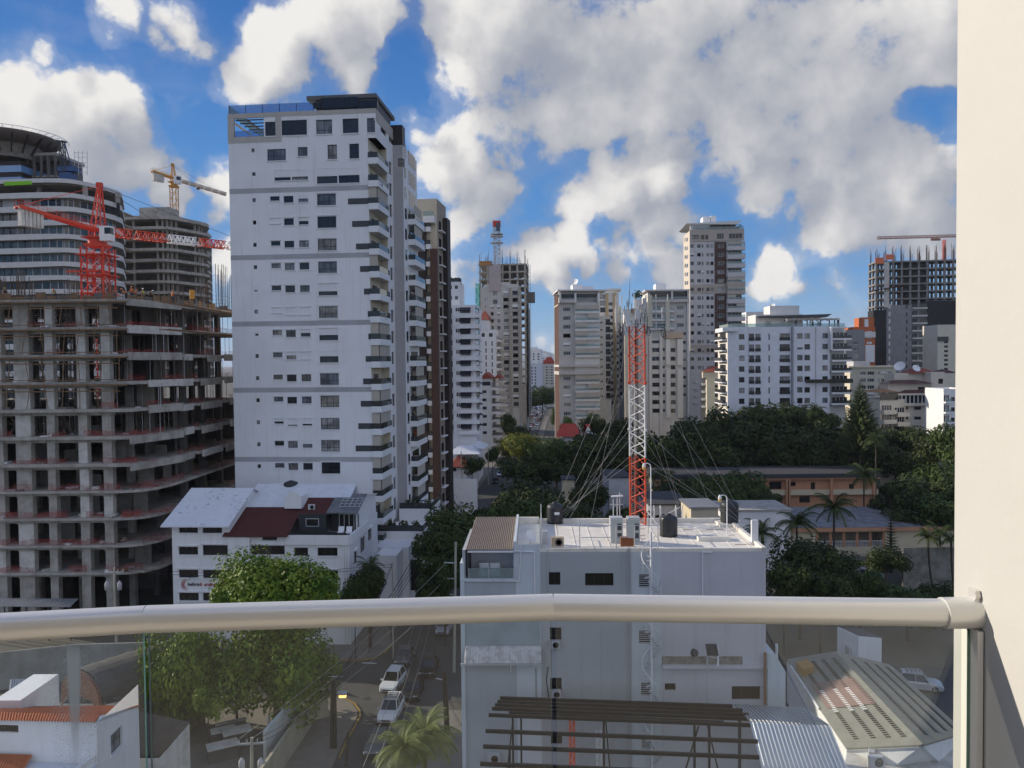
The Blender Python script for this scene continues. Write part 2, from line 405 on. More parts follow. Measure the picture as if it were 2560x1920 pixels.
# ================================================================ setting
def sheet(name, pts, z, m, kind='structure', th=0):
    mb = MB(); P = [V((p[0], p[1], z)) for p in pts]
    if th: mb.prism([V((p.x, p.y, z - th)) for p in P], (0, 0, th), m)
    else:
        n = V((0, 0, 1)); a = sum(((P[i] - P[0]).cross(P[i + 1] - P[0]) for i in range(1, len(P) - 1)), V())
        mb.face(P if a.z > 0 else P[::-1], m)
    return mb.build(name, None, kind=kind)
EARTH = mat('earth_ground', (.10, .095, .08), .95, var=.4, nsc=.12, fine=.1)
ASPH = mat('asphalt', (.075, .074, .072), .85, var=.3, nsc=.3, streak=0, fine=.12)
PAVE = mat('pavement', (.20, .18, .155), .9, var=.3, nsc=.5)
YELLOW = mat('yellow_kerb_paint', (.30, .20, .06), .8, var=.3, nsc=2)
LINE = mat('road_paint', (.6, .6, .58), .8, var=.4, nsc=2)
sheet('ground', [(-9000, -3000), (9000, -3000), (9000, 14000), (-9000, 14000)], 0, EARTH)
RD = V((.068, 1, 0)).normalized(); RN = V((RD.y, -RD.x, 0))
def street(Y, off=0.): return V((-18 + .068 * Y, Y, 0)) + RN * off
SW = 5.2
p = [street(14, -SW), street(14, SW), street(1500, SW), street(1500, -SW)]
sheet('road', p, .02, ASPH)
a, b = street(77, -SW), street(88.5, -SW)
sheet('side_road', [a, b, b - RN * 90, a - RN * 90], .02, ASPH)
sheet('side_road', [street(77, SW), street(88, SW), street(88, SW) + RN * 120, street(77, SW) + RN * 120], .02, ASPH)
def walk(name, pts): return sheet(name, pts, .14, PAVE, th=.14)
near = [gnd(*A8(x, y)) for x, y in ((700, 890), (1060, 890), (1140, 930), (1190, 1000), (1190, 1050), (1130, 1160), (1085, 1230), (1000, 1420), (900, 1640))]
walk('pavement', near + [V((-30, 45, 0)), V((-60, 45, 0)), V((-60, near[0].y + 1, 0))])
far = [gnd(*A8(x, y)) for x, y in ((500, 560), (940, 545), (1200, 545), (1350, 520), (1440, 470), (1500, 415))]
walk('pavement', far + [street(100, -SW - .1), street(140, -SW - .1), street(140, -SW - 5), V((-46, 97, 0))])
walk('pavement', [street(140.1, -SW - .1), street(480, -SW - .1), street(480, -SW - 3), street(140.1, -SW - 3)])
walk('pavement', [street(20, SW + .1), street(75, SW + .1), street(75, SW + 4), street(20, SW + 4)])
walk('pavement', [street(92, SW + .1), street(480, SW + .1), street(480, SW + 3), street(92, SW + 3)])
def kerb(pts, lab):
    mb = MB()
    for a, b in zip(pts, pts[1:]):
        d = (b - a).normalized(); nn = V((-d.y, d.x, 0)); mb.box(a + V((0, 0, .021)) - d * .02, b - a + d * .04, nn * .16 * (1 if nn.dot(a) > -1e9 else 1), (0, 0, .15), YELLOW)
    mb.build('kerb', None, label=lab, cat='kerb')
kerb([q + V((.18, -.05, 0)) for q in near[1:8]], 'yellow painted kerb curving round the near street corner by the twin pole')
kerb([q + V((.05, -.22, 0)) for q in far[1:]], 'yellow painted kerb curving round the far street corner below the white house')
kerb([street(20, SW + .02), street(74, SW + .02)], 'orange kerb along the street beside the dark pole and white antenna building')
mk = MB()
for (x0, y0, x1, y1) in ((910, 685, 1060, 685), (1230, 562, 1360, 568), (1520, 870, 1680, 900), (1890, 700, 1960, 716)):
    a, b = gnd(*A8(x0, y0)), gnd(*A8(x1, y1)); d = (b - a).normalized(); nn = V((-d.y, d.x, 0)) * .14
    mk.face([V((q.x, q.y, .03)) for q in (a - nn, b - nn, b + nn, a + nn)], LINE)
mk.build('road_marking', None, kind='structure')
mh = MB(); q = gnd(*A8(1275, 882)); mh.cyl((q.x, q.y, .021), (q.x, q.y, .034), .42, DGREY, n=14)
mh.build('manhole_cover', None, label='round dark manhole cover in the road at the crossing', cat='manhole cover')
hl = MB(); HILLM = mat('far_hill', (.07, .11, .10), .95)
hp = [at(x, y, 9000) for x, y in ((1180, 912), (1250, 905), (1300, 893), (1340, 880), (1358, 877), (1375, 881), (1400, 890), (1460, 902), (1560, 912))]
for a, b in zip(hp, hp[1:]):
    for k in range(3):
        f0, f1 = k / 3, (k + 1) / 3
        dn = lambda q, f: V((q.x, q.y - 1200 * f ** .7, q.z * (1 - f) - 20 * f + noise.noise(q * .01 + V((f * 3, 0, 0))) * 12 * (1 - f)))
        hl.face([dn(a, f1), dn(b, f1), dn(b, f0), dn(a, f0)], HILLM, True)
    hl.face([a, b, V((b.x, b.y + 2500, -20)), V((a.x, a.y + 2500, -20))], HILLM, True)
hl.build('hill', None, kind='structure')
# ================================================================ balcony the photo is taken from
BW = mat('balcony_wall_paint', (.565, .56, .53), .65, var=.05, nsc=1.5, fine=.03, bump=.05)
WX = 1.124
mb = MB(); mb.box((WX, -1.6, 29), (.5, 0, 0), (0, 3.56, 0), (0, 0, 9), BW)
mb.build('balcony_wall', None, label='cream balcony side wall catching the sun at the right edge', cat='wall')
mb = MB(); mb.box((-4.5, -2.0, 29), (WX + 4.5, 0, 0), (0, .38, 0), (0, 0, 9), mat('rear_wall_dimmed', (.11, .10, .09), .7))  # unseen wall kept dark to weaken its reflection in the railing glass
mb.build('balcony_rear_wall', None, label='cream rear wall of the balcony facing the railing', cat='wall')
mb = MB(); mb.box((-4.5, -1.6, 32.15), (WX + 4.49, 0, 0), (0, 3.45, 0), (0, 0, .2), mat('balcony_tile', (.52, .46, .37), .5))
mb.build('balcony_floor', None, kind='structure')
ALU = mat('railing_aluminium', (.80, .79, .75), .33, metal=.4, var=.04, fine=.02)
ZR = 33.38
rp = [gnd(x, y, ZR) for x, y in ((-420, 1591), (365, 1548), (1383, 1518), (2392, 1532))]
rt = thing('balcony_railing', 'glass balcony railing with a thick cream aluminium handrail in the foreground', 'railing', (0, 1.9, 32.35))
for a, b in zip(rp, rp[1:]):
    d = (b - a).normalized(); mb = MB(); mb.cyl(a + d * .0012, b - d * .0012, .033, ALU, n=40); mb.build('handrail', rt)
for q, d in ((rp[1], rp[2] - rp[0]), (rp[2], rp[3] - rp[1])):
    d = d.normalized(); mb = MB(); mb.cyl(q - d * .002, q + d * .002, .0322, DGREY, n=40); mb.build('handrail_joint', rt)
mb = MB(); e = rp[3]; mb.cyl(e - V((.035, 0, 0)), V((WX - .0, e.y, ZR)), .0372, ALU, n=32)
mb.box((WX - .012, e.y - .016, ZR - .058), (.011, 0, 0), (0, .032, 0), (0, 0, .116), ALU)
mb.cyl((WX - .014, e.y - .005, ZR + .045), (WX - .002, e.y - .005, ZR + .045), .014, ALU, n=12); mb.cyl((WX - .014, e.y - .005, ZR - .045), (WX - .002, e.y - .005, ZR - .045), .014, ALU, n=12)
mb.build('wall_bracket', rt)
PW = mat('post_paint', (.85, .84, .79), .4, var=.02, fine=.01)
mb = MB(); pc = at(2416, 1700, e.y); mb.box((pc.x + .006, e.y - .034, 32.35), (.014, 0, 0), (0, .066, 0), (0, 0, ZR - 32.35 - .036), PW)
mb.build('post', rt)
def railglass():
    M = bpy.data.materials.new('railing_glass'); M.use_nodes = True; T = NT(M.node_tree)
    for nd in list(T.t.nodes): T.t.nodes.remove(nd)
    tr = T.n('ShaderNodeBsdfTransparent'); tr.inputs[0].default_value = (.97, .99, .975, 1)
    gl = T.n('ShaderNodeBsdfGlossy'); gl.inputs['Roughness'].default_value = .0
    fr = T.n('ShaderNodeFresnel'); fr.inputs[0].default_value = 1.5
    pos = T.n('ShaderNodeNewGeometry').outputs['Position']
    ms = T.n('ShaderNodeMixShader'); T.l(T.m('MULTIPLY', fr.outputs[0], .9), ms.inputs[0]); T.l(tr.outputs[0], ms.inputs[1]); T.l(gl.outputs[0], ms.inputs[2])
    df = T.n('ShaderNodeBsdfTranslucent'); df.inputs[0].default_value = (.75, .75, .68, 1)
    m2 = T.n('ShaderNodeMixShader'); T.l(ms.outputs[0], m2.inputs[1]); T.l(df.outputs[0], m2.inputs[2])
    n1 = T.rng(T.noise(T.vm('MULTIPLY', pos, (9, 9, 1.2)), 3, 5, .65), .35, .8, .0, .006)
    T.l(n1, m2.inputs[0])
    o = T.n('ShaderNodeOutputMaterial'); T.l(m2.outputs[0], o.inputs[0]); return M
RGL = railglass(); GEDGE = mat('glass_edge', (.22, .42, .36), .15, var=.02, spec=.8)
for i, (a, b) in enumerate(zip(rp, rp[1:])):
    d = (b - a).normalized(); nn = V((-d.y, d.x, 0)); g0 = a + d * (.006 if i else 0); g1 = b - d * (.006 if i < 2 else .0)
    if i == 2: g1 = V((pc.x + .004, e.y, ZR))
    mb = MB(); zt, zb = ZR - .022, 32.36; h = nn * .006
    q = [g0 - h, g1 - h, g1 + h, g0 + h]
    P = lambda v, z: V((v.x, v.y, z))
    mb.face([P(q[0], zb), P(q[1], zb), P(q[1], zt), P(q[0], zt)], RGL); mb.face([P(q[2], zb), P(q[3], zb), P(q[3], zt), P(q[2], zt)], RGL)
    mb.face([P(q[1], zb), P(q[2], zb), P(q[2], zt), P(q[1], zt)], GEDGE); mb.face([P(q[3], zb), P(q[0], zb), P(q[0], zt), P(q[3], zt)], GEDGE)
    gp = mb.build('glass_panel', rt)
    if i == 0:                                                # dried splash of water on the left panel
        M = bpy.data.materials.new('water_stain'); M.use_nodes = True; T = NT(M.node_tree)
        for nd in list(T.t.nodes): T.t.nodes.remove(nd)
        uv = T.n('ShaderNodeTexCoord').outputs['UV']; pos = T.n('ShaderNodeNewGeometry').outputs['Position']
        sx = T.n('ShaderNodeSeparateXYZ'); T.l(uv, sx.inputs[0]); vv = sx.outputs[1]
        xx = T.m('ABSOLUTE', T.m('SUBTRACT', sx.outputs[0], .60))
        core = T.m('MULTIPLY', T.rng(T.m('SUBTRACT', xx, T.m('MULTIPLY', T.rng(vv, .62, .98), .055)), .0, .05, 1, 0), T.rng(vv, .6, .9, .0, .9))
        sn = T.noise(T.vm('MULTIPLY', pos, (420, 420, 9)), 1, 4, .7); streak = T.m('MULTIPLY', T.m('MULTIPLY', T.rng(sn, .58, .66), T.rng(vv, .0, .7, .35, 1.)), T.rng(xx, .03, .12, .6, 0))
        vo = T.n('ShaderNodeTexVoronoi', feature='DISTANCE_TO_EDGE'); vo.inputs['Scale'].default_value = 230; T.l(pos, vo.inputs['Vector'])
        sp = T.m('MULTIPLY', T.rng(vo.outputs['Distance'], .0, .10, .9, 0), T.m('MULTIPLY', T.rng(xx, .05, .42, 1, 0), T.rng(vv, .55, .9)))
        a1 = T.m('MAXIMUM', T.m('MAXIMUM', core, streak), sp); a1 = T.m('MULTIPLY', a1, T.rng(vv, 1., .95, 0, 1.1), clamp=True)
        tr = T.n('ShaderNodeBsdfTransparent'); df = T.n('ShaderNodeBsdfDiffuse'); tl = T.n('ShaderNodeBsdfTranslucent'); df.inputs[0].default_value = tl.inputs[0].default_value = (.82, .88, .9, 1)
        ad = T.n('ShaderNodeMixShader'); ad.inputs[0].default_value = .88; T.l(df.outputs[0], ad.inputs[1]); T.l(tl.outputs[0], ad.inputs[2])
        mx = T.n('ShaderNodeMixShader'); T.l(a1, mx.inputs[0]); T.l(tr.outputs[0], mx.inputs[1]); T.l(ad.outputs[0], mx.inputs[2]); oo = T.n('ShaderNodeOutputMaterial'); T.l(mx.outputs[0], oo.inputs[0])
        s0 = (rp[1] - a).dot(d) - .285; s1 = s0 + .20; mb = MB(); hh = -nn * .0075
        mb.face([P(a + d * s0 + hh, zb), P(a + d * s1 + hh, zb), P(a + d * s1 + hh, zt - .012), P(a + d * s0 + hh, zt - .012)], M)
        st = mb.build('water_stain', gp)
        ul = st.data.uv_layers.new(name='UVMap')
        for li, c in enumerate(((0, 0), (1, 0), (1, 1), (0, 1))): ul.data[li].uv = c
# ================================================================ white apartment tower
BLIND = mat('beige_blind', (.46, .42, .36), .85, var=.05)
TG = mat('terrace_wood', (.10, .045, .02), .6)
def tower():
    b = Bl(112.6, 582, 948, 19, phi=-.09); F, R, W = b.F, b.R, b.W
    o = thing('apartment_tower', 'tall white apartment tower with grey bands and corner balconies right of the construction site', 'building', (b.c.x, b.c.y, 0))
    UC = F.uz(*A6(1306, 400))[0]; ztop = F.uz(*A5(700, 238))[1]; zpf = F.uz(*A5(300, 432))[1]
    z3 = F.uz(*A5(833, 946))[1]; z14 = F.uz(*A6(870, 1607))[1]; h = (z3 - z14) / 11
    zr = lambda i: z3 - (i - 3) * h
    BD = 6.0
    us = [F.uz(*A6(x, 850))[0] for x in (280, 310, 437, 521, 557, 643, 688, 774, 853, 1020)]
    wins = []; rnd = random.Random(5)
    for (x0, y0, x1, y1, nm, tr, sh) in ((512, 290, 740, 418, 4, .3, 0), (820, 285, 965, 410, 2, .3, 0), (1057, 275, 1200, 402, 2, .3, 0), (1274, 268, 1348, 397, 2, .35, 0), (365, 303, 460, 428, 2, .3, 0),
        (245, 540, 273, 573, 1, 0, 0), (385, 547, 553, 646, 3, .42, 0), (657, 528, 745, 607, 2, 0, 0), (922, 506, 1009, 635, 2, .3, 0), (1117, 498, 1205, 629, 2, .3, 0), (250, 752, 281, 783, 1, 0, 0),
        (448, 738, 594, 824, 2, 0, .66), (603, 736, 749, 819, 2, 0, .64), (827, 722, 1012, 850, 3, 0, .5), (1020, 720, 1209, 844, 4, 0, .46)):
        wins.append((F.rect(x0, y0, x1, y1, A5), nm, tr, sh))
    shut = {(7, 4): .64, (9, 4): .55, (8, 1): 1, (8, 2): 1, (8, 3): 1, (4, 0): 1, (4, 1): 1, (10, 3): 1, (13, 1): .55, (13, 2): .85, (13, 3): .75, (7, 0): .7}
    H = [(.30, .84), (.12, .80), (.14, 1.12), (.12, 1.1), (.0, 1.66)]     # drop of window head and sill below the row line
    for i in range(3, 19):
        z = zr(i)
        if z - 2 < 1: break
        for k in range(5):
            z1, z0 = z - H[k][0], z - H[k][1]
            if k == 0: z1, z0 = z - .32, z - .88
            s = shut.get((i, k), 0 if rnd.random() < .93 else .45)
            wins.append(((us[2 * k], z0, us[2 * k + 1], z1), [1, 2, 2, 2, 3][k], .36 if k == 4 else 0, s))
    u0p, zb, u1p, zt = F.rect(88, 262, 357, 432, A5)
    holes = [x[0] for x in wins]
    mb = MB()
    F.wall(mb, 0, UC, 0, zpf, [q for q in holes if q[3] < zpf + .1], TWALL)
    F.wall(mb, 0, W, zpf, ztop, [q for q in holes if q[1] > zpf - .1] + [(u0p, zpf + .001, u1p, zt)], TWALL, dep=.3)
    zc = F.uz(*A5(1300, 445))[1]
    F.wall(mb, UC, W, zc, zpf, [q for q in holes if q[1] > zpf - .1], TWALL) if zc < zpf else None
    b.L.wall(mb, 0, b.D, 0, zpf, (), TWALL); b.K.wall(mb, 0, W, 0, ztop, (), TWALL)
    rwin = [R.rect(x0, y0, x1, y1, A5) for x0, y0, x1, y1 in ((1397, 330, 1447, 440), (1470, 420, 1513, 520))]
    rw = [((min(a, c), bb, max(a, c), d)) for a, bb, c, d in rwin]
    R.wall(mb, 0, b.D, zc, ztop, rw, TWALL)
    ur0, ur1 = R.uz(*A5(1475, 900))[0], R.uz(*A5(1497, 900))[0]
    side = [(ur0, zr(i) - 2.0, ur1, zr(i) - .1) for i in range(1, 19) if zr(i) - 2.1 > 0]
    R.wall(mb, BD, b.D, 0, zc, side, TWALL)
    inn = Fac(F.A + F.t * UC, F.A + F.t * UC - F.n * BD)             # wall inside the balconies
    I2 = Fac(F.A + F.t * UC - F.n * BD, F.A + F.t * W - F.n * BD)
    inn.wall(mb, 0, BD, 0, zc, (), CREAM); I2.wall(mb, 0, W - UC, 0, zc, (), CREAM)
    mb.build('wall', o)
    # roof: the terrace at the left of the top floor lies open to the sky
    mb = MB(); P = lambda u, d, z: F.p(u, z, d); zR = ztop - .35; ut = F.uz(*A5(500, 300))[0]
    mb.face([P(ut, 0, zR), P(W, 0, zR), P(W, -b.D, zR), P(ut, -b.D, zR)], CONCL)
    mb.face([P(.02, 0, zpf + .05), P(ut, 0, zpf + .05), P(ut, -b.D, zpf + .05), P(.02, -b.D, zpf + .05)], CONCL)
    mb.face([P(ut, -.3, zpf + .05), P(ut, -b.D, zpf + .05), P(ut, -b.D, zR), P(ut, -.3, zR)], TWALL)
    mb.build('roof', o)
    mb = MB(); BE = mat('beige_concrete', (.47, .44, .40), .85, var=.12, streak=.15)
    ul, uq = 0, F.uz(*A5(510, 400))[0]; ya = F.uz(*A5(65, 215))[1]
    zq = F.uz(*A5(300, 262))[1]; zlo = F.uz(*A5(300, 485))[1]
    F.box(mb, -.04, W + .04, zq + .0, ztop + .5, -.3, .05, BE); F.box(mb, -.04, u0p, zpf, zq - .003, -.3, .05, BE)
    F.box(mb, -.04, uq, zlo, zpf - .003, -.1, .05, BE); F.box(mb, F.uz(*A5(460, 400))[0], uq, zpf, zq - .003, -.1, .05, BE)
    R.box(mb, .06, b.D, ztop - 1.2, ztop + .5, -.3, .05, BE)
    mb.build('roof_frame', o)
    mb = MB()
    for q in range(5):
        mb.bar(P(u0p, -.6 - q * 1.5, zq - .15), P(ut, -.6 - q * 1.5, zq - .15), .12, .16, DGREY)
    mb.bar(P(u0p + 1.9, -.3, zq - .3), P(u0p + 1.9, -7, zq - .3), .16, .2, DGREY); mb.bar(P(.2, -.3, zq - .2), P(.2, -7.4, zq - .2), .2, .3, BE); mb.build('pergola', o)
    mb = MB(); F.box(mb, u0p, u1p, zpf + .06, zpf + .95, -.2, -.185, CLEARB); mb.build('terrace_glass', o)
    for d, nm in ((ztop + .5, 0),):
        mb = MB(); zg = F.uz(*A5(400, 140))[1]; ug = F.uz(*A5(800, 150))[0]
        F.box(mb, .1, ug, d, zg, -.12, -.1, CLEARB); b.L.box(mb, .2, b.D - .1, d, zg, -.12, -.1, CLEARB)
        for q in range(6): F.box(mb, .1 + q * (ug - .2) / 5, .16 + q * (ug - .2) / 5, d, zg, -.099, -.05, BLACK)
        mb.build('roof_railing', o)
    mb = MB(); SL = mat('slate_cladding', (.13, .135, .14), .7, var=.25)
    ua, ub = F.uz(*A5(800, 150))[0], W; zA, zB, zC = ztop + .5, F.uz(*A5(900, 98))[1], F.uz(*A5(900, 62))[1]
    mb.box(P(ua + .2, -.5, zA), F.t3 * (ub - ua - .4), -F.n3 * 9, (0, 0, zB - zA), SL); mb.build('pavilion', o)
    mb = MB(); mb.box(P(ua - 1.1, -.15, zB), F.t3 * (ub - ua + 1.2), -F.n3 * 11, (0, 0, zC - zB), SL); mb.build('pavilion_roof', o)
    for (x0, x1, y0, y1) in ((800, 858, 128, 182), (866, 1195, 90, 170), (1202, 1368, 112, 170)):
        r = F.rect(x0, y0, x1, y1, A5); mb = MB(); F.box(mb, r[0], r[2], r[1], r[3], -.45, -.02, DPANE)
        n = max(2, int((r[2] - r[0]) / 1.2))
        for q in range(n + 1): uu = r[0] + (r[2] - r[0]) * q / n; F.box(mb, uu - .03, uu + .03, r[1], r[3], -.019, .03, BLACK)
        mb.build('pavilion_window', o)
    # grey bands and dark planters
    mb = None
    for (rg, yl, yr) in ((A5, 915, 893), (A5, 1512, 1490), (A6, 570, 556), (A6, 1160, 1155), (A7, 140, 140)):
        xl = 100 if rg is not A7 else 580
        z = (F.uz(*rg(xl, yl))[1] + F.uz(*rg(1280 if rg is not A7 else 1500, yr))[1]) / 2
        mb = MB(); F.box(mb, .002, UC - .02, z - .35, z + .35, -.1, .03, BANDG); mb.build('grey_band', o)
    pl = [1107, 1140, 1172, 1205, 1237, 1268, 1270, 1243, 1218, 1193, 1168, 1141]
    BAL = mat('balcony_white', (.76, .77, .78), .7, var=.05, streak=.06)
    blf = {3: 2, 6: 1, 9: 2, 10: 2, 12: 2, 13: 2, 14: 1, 15: 2, 16: 2, 17: 0}
    for i in range(1, 19):
        z = zr(i) - 1.6                                          # slab underside..top of the white parapet
        if z < 2.5: break
        q = thing('balcony', None, None, F.p(W, z, 0)); q.parent = o; q.location = F.p(W, z, 0) - V(o['_o'])
        mb = MB(); e = .32
        zb0, zb1 = z - .86, z + .02
        F.box(mb, UC + .01, W + e, zb0, zb1, -.02, e, BAL); R.box(mb, .02, BD, zb0, zb1, 0.02, e, BAL)
        mb.face([P(UC, 0, zb0 + .12), P(W, 0, zb0 + .12), P(W, -BD, zb0 + .12), P(UC, -BD, zb0 + .12)], BAL); mb.face([P(UC, 0, zb0), P(W, 0, zb0), P(W, -BD, zb0), P(UC, -BD, zb0)], WHITE)
        mb.build('parapet', q)
        mb = MB(); F.box(mb, UC + .02, W + e - .03, z + .03, z + .82, e - .08, e - .05, SMOKE); mb.build('front_glass', q)
        mb = MB(); R.box(mb, .0, BD, z + .03, z + .82, e - .08, e - .05, CLEARB if i < 8 else SMOKE)  # upper side panes take the reflected sky as a blue tint
        mb.build('side_glass', q)
        if i > 0:
            mb = MB(); inn.box(mb, 1.2, 3.6, zb0 + .2, z + 1.45, .0, .06, DPANE); inn.box(mb, 2.35, 2.42, zb0 + .2, z + 1.45, .061, .09, BLACK); mb.build('balcony_door', q)
        bl = blf.get(i, 0)
        if bl:
            mb = MB(); zt2 = zr(i - 1) - 2.5 if i > 1 else z + 1.5
            zt2 = z - .86 + h - .02
            F.box(mb, UC + .05, W + .02, z + .3, zt2, .06, .09, BLIND)
            if bl > 1:
                for j in range(3): R.box(mb, .15 + j * 1.95, 2.05 + j * 1.95, z + .3, zt2, .06, .09, BLIND)
            mb.build('blind', q)
        elif i in (2, 8, 17):
            bush(q, P(W - .4, -1.2 if i != 8 else -3, zb0 + .15), .9, .8)
        if 3 <= i < 15:
            ux = F.uz(*A5(pl[i - 3], 1000))[0]; mb = MB(); F.box(mb, ux, UC - .05, z + .0, z + .82, -.02, .06, BLACK)
            F.box(mb, ux + .08, UC - .13, z + .08, z + .74, .061, .075, SMOKE if 0 else DGREY); mb.build('dark_panel', o)
    for r, nm, tr, s in wins:
        F.window(r, o, nm, tr, sub=True, shut=s, sill=WHITE if r[3] - r[1] > .6 and r[1] < zpf else None, hood=None)
    for i in range(3, 17):
        for k in range(1, 5):
            if (i, k) in shut or random.Random(i * 7 + k).random() < .55:
                z1 = zr(i) - H[k][0] + .0
                if z1 > 4: mb = MB(); F.box(mb, us[2 * k] - .14, us[2 * k + 1] + .14, z1 + .1, z1 + .2, -.02, .1, WHITE); mb.build('shutter_box', o)
    for r in rw: R.window(r, o, 2, .3, sub=True)
    for r in side: R.window(r, o, 2, .35)
    # rear block with its own balconies, stepped to the right
    c = Bl(121.5, 985, 1014, 10.2, phi=-.09); o2 = thing('apartment_wing', 'narrow pale grey rear wing of the white tower with stacked side balconies', 'building', (c.c.x, c.c.y, 0))
    zt2 = c.z(*A5(1575, 512)); fw = [c.F.rect(1550, 628, 1608, 700, A5)]
    c.shell(o2, 0, zt2, mat('pale_grey_wall', (.40, .40, .41), .8, streak=.12), hf=fw, par_h=.4, msr=TWALL)
    for r in fw: c.F.window(r, o2, 2, .4)
    mb = MB(); c.F.box(mb, -.6, c.W * .97, zt2 + .1, zt2 + 3.2, -2, -.1, BLACK); mb.build('roof_screen', o2)
    h2 = h
    for i in range(0, 19):
        z = zr(i) - 1.5
        if z < 5: break
        q = thing('balcony', None, None, c.R.p(6, z, 0)); q.parent = o2; q.location = c.R.p(6, z, 0) - V(o2['_o'])
        if i >= 3:
            mb = MB(); c.R.box(mb, 3, 10.4, z - .86, z + .02, .0, 1.2, BAL); mb.build('parapet', q)
            mb = MB(); c.R.box(mb, 3.02, 10.38, z + .03, z + .8, 1.1, 1.14, CLEARB if i < 9 else SMOKE); c.R.box(mb, 3.02, 3.06, z + .03, z + .8, .02, 1.08, SMOKE); mb.build('glass', q)
            if random.Random(i).random() < .55: mb = MB(); c.R.box(mb, 3.1, 9, z + .3, z + 2.3, 1.0, 1.04, BLIND); mb.build('blind', q)
        mb = MB(); c.R.box(mb, 4, 9, z - .7, z + 1.5, -.02, .03, DPANE); mb.build('balcony_door', q)
        mb = MB(); c.R.box(mb, .9, 2.1, z - .3, z + 1.4, -.02, .03, DPANE); mb.build('window', o2)
    # stepped podium terraces at the foot of the tower
    p = thing('podium_terrace', 'stepped white terrace podium with planted balconies at the foot of the white tower', 'building', (c.c.x, c.c.y - 8, 0))
    for (rg, x0, y0, x1, y1, Y, D, gl) in ((A7, 1725, 362, 1868, 900, 127, 5, 0), (A7, 1725, 500, 1965, 1130, 120, 8, 1), (A7, 1545, 665, 1900, 1150, 113, 7, 1), (A7, 1545, 780, 1790, 1180, 108, 5, 0), (A7, 1545, 840, 1700, 1180, 104, 4, 0)):
        (xa, ya), (xb, yb) = rg(x0, y0), rg(x1, y1); g = Bl(Y, xa, xb, D); zt = g.z((xa + xb) / 2, ya)
        mb = MB(); mb.box(g.F.p(0, 0, 0), g.F.t3 * g.W, -g.F.n3 * D, (0, 0, zt), TWALL); mb.build('terrace_block', p)
        if gl:
            mb = MB(); g.F.box(mb, .05, g.W - .05, zt + .01, zt + .9, -.1, -.07, SMOKE); g.R.box(mb, .1, D, zt + .01, zt + .9, -.1, -.07, SMOKE); mb.build('terrace_glass', p)
            for k in range(3): bush(p, g.F.p(g.W * (.3 + .25 * k), zt, -1.2), .8, 1.5)
    mb = MB(); (xa, ya) = A7(1700, 850); g = Bl(109, *[A7(x, 800)[0] for x in (1700, 1885)], 8)
    z0, z1 = g.z(*A7(1750, 940)), g.z(*A7(1750, 870)); g.F.box(mb, 0, g.W, max(z0 - 3, .2), z1, .003, .02, DPANE); mb.build('garage_opening_shade', p)  # dark sheet on the wall in place of a shaded opening
def bush(par, pos, r, h, m=None, n=60, name='plant'):
    mb = MB(); rn = random.Random(int(pos.x * 91 + pos.y * 17 + pos.z * 7)); m = m or MC['leaf_dark']
    for _ in range(n):
        d = V((rn.gauss(0, 1), rn.gauss(0, 1), rn.gauss(0, 1))).normalized() * rn.random() ** .5
        c = pos + V((d.x * r, d.y * r, h * .5 + d.z * h * .5)); a = V((rn.uniform(-1, 1), rn.uniform(-1, 1), rn.uniform(-.4, 1))).normalized() * r * .3; bb = a.orthogonal().normalized() * r * .16
        mb.face([c - a, c + bb, c + a, c - bb], m)
    return mb.build(name, par)
def leafmat(name, c, c2, rough=.5, trans=.12):
    M = bpy.data.materials.new(name); M.use_nodes = True; T = NT(M.node_tree); b = T.t.nodes['Principled BSDF']; MC[name] = M
    pos = T.n('ShaderNodeNewGeometry').outputs['Position']; oi = T.n('ShaderNodeObjectInfo').outputs['Random']
    f = T.rng(T.noise(pos, .55, 3, .6), .38, .62); wn = T.n('ShaderNodeTexWhiteNoise'); T.l(T.vm('SNAP', pos, (.25, .25, .25)), wn.inputs['Vector'])
    f = T.m('MULTIPLY_ADD', T.m('SUBTRACT', wn.outputs[0], .5), .3, f, clamp=True)
    cl = T.mix(f, (*c, 1), (*c2, 1)); cl = T.mix(T.m('MULTIPLY', oi, .35), cl, (c[0] * 1.6, c[1] * 1.2, c[2], 1))
    T.l(cl, b.inputs['Base Color']); b.inputs['Roughness'].default_value = rough; b.inputs['Specular IOR Level'].default_value = .18
    ts = T.n('ShaderNodeBsdfTranslucent'); T.l(cl, ts.inputs[0]); ms = T.n('ShaderNodeMixShader'); ms.inputs[0].default_value = trans
    T.l(b.outputs[0], ms.inputs[1]); T.l(ts.outputs[0], ms.inputs[2]); T.l(ms.outputs[0], T.t.nodes['Material Output'].inputs[0]); return M
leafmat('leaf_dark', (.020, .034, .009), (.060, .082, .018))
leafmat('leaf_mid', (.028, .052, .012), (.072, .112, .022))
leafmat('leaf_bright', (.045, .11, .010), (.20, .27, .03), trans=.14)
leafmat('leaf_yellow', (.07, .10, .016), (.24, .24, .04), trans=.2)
leafmat('palm_leaf', (.03, .055, .014), (.08, .10, .03), trans=.15)
leafmat('palm_bright', (.10, .15, .05), (.26, .30, .12), trans=.25)
BARK = mat('bark', (.07, .055, .042), .95, var=.3, nsc=2)
tower()
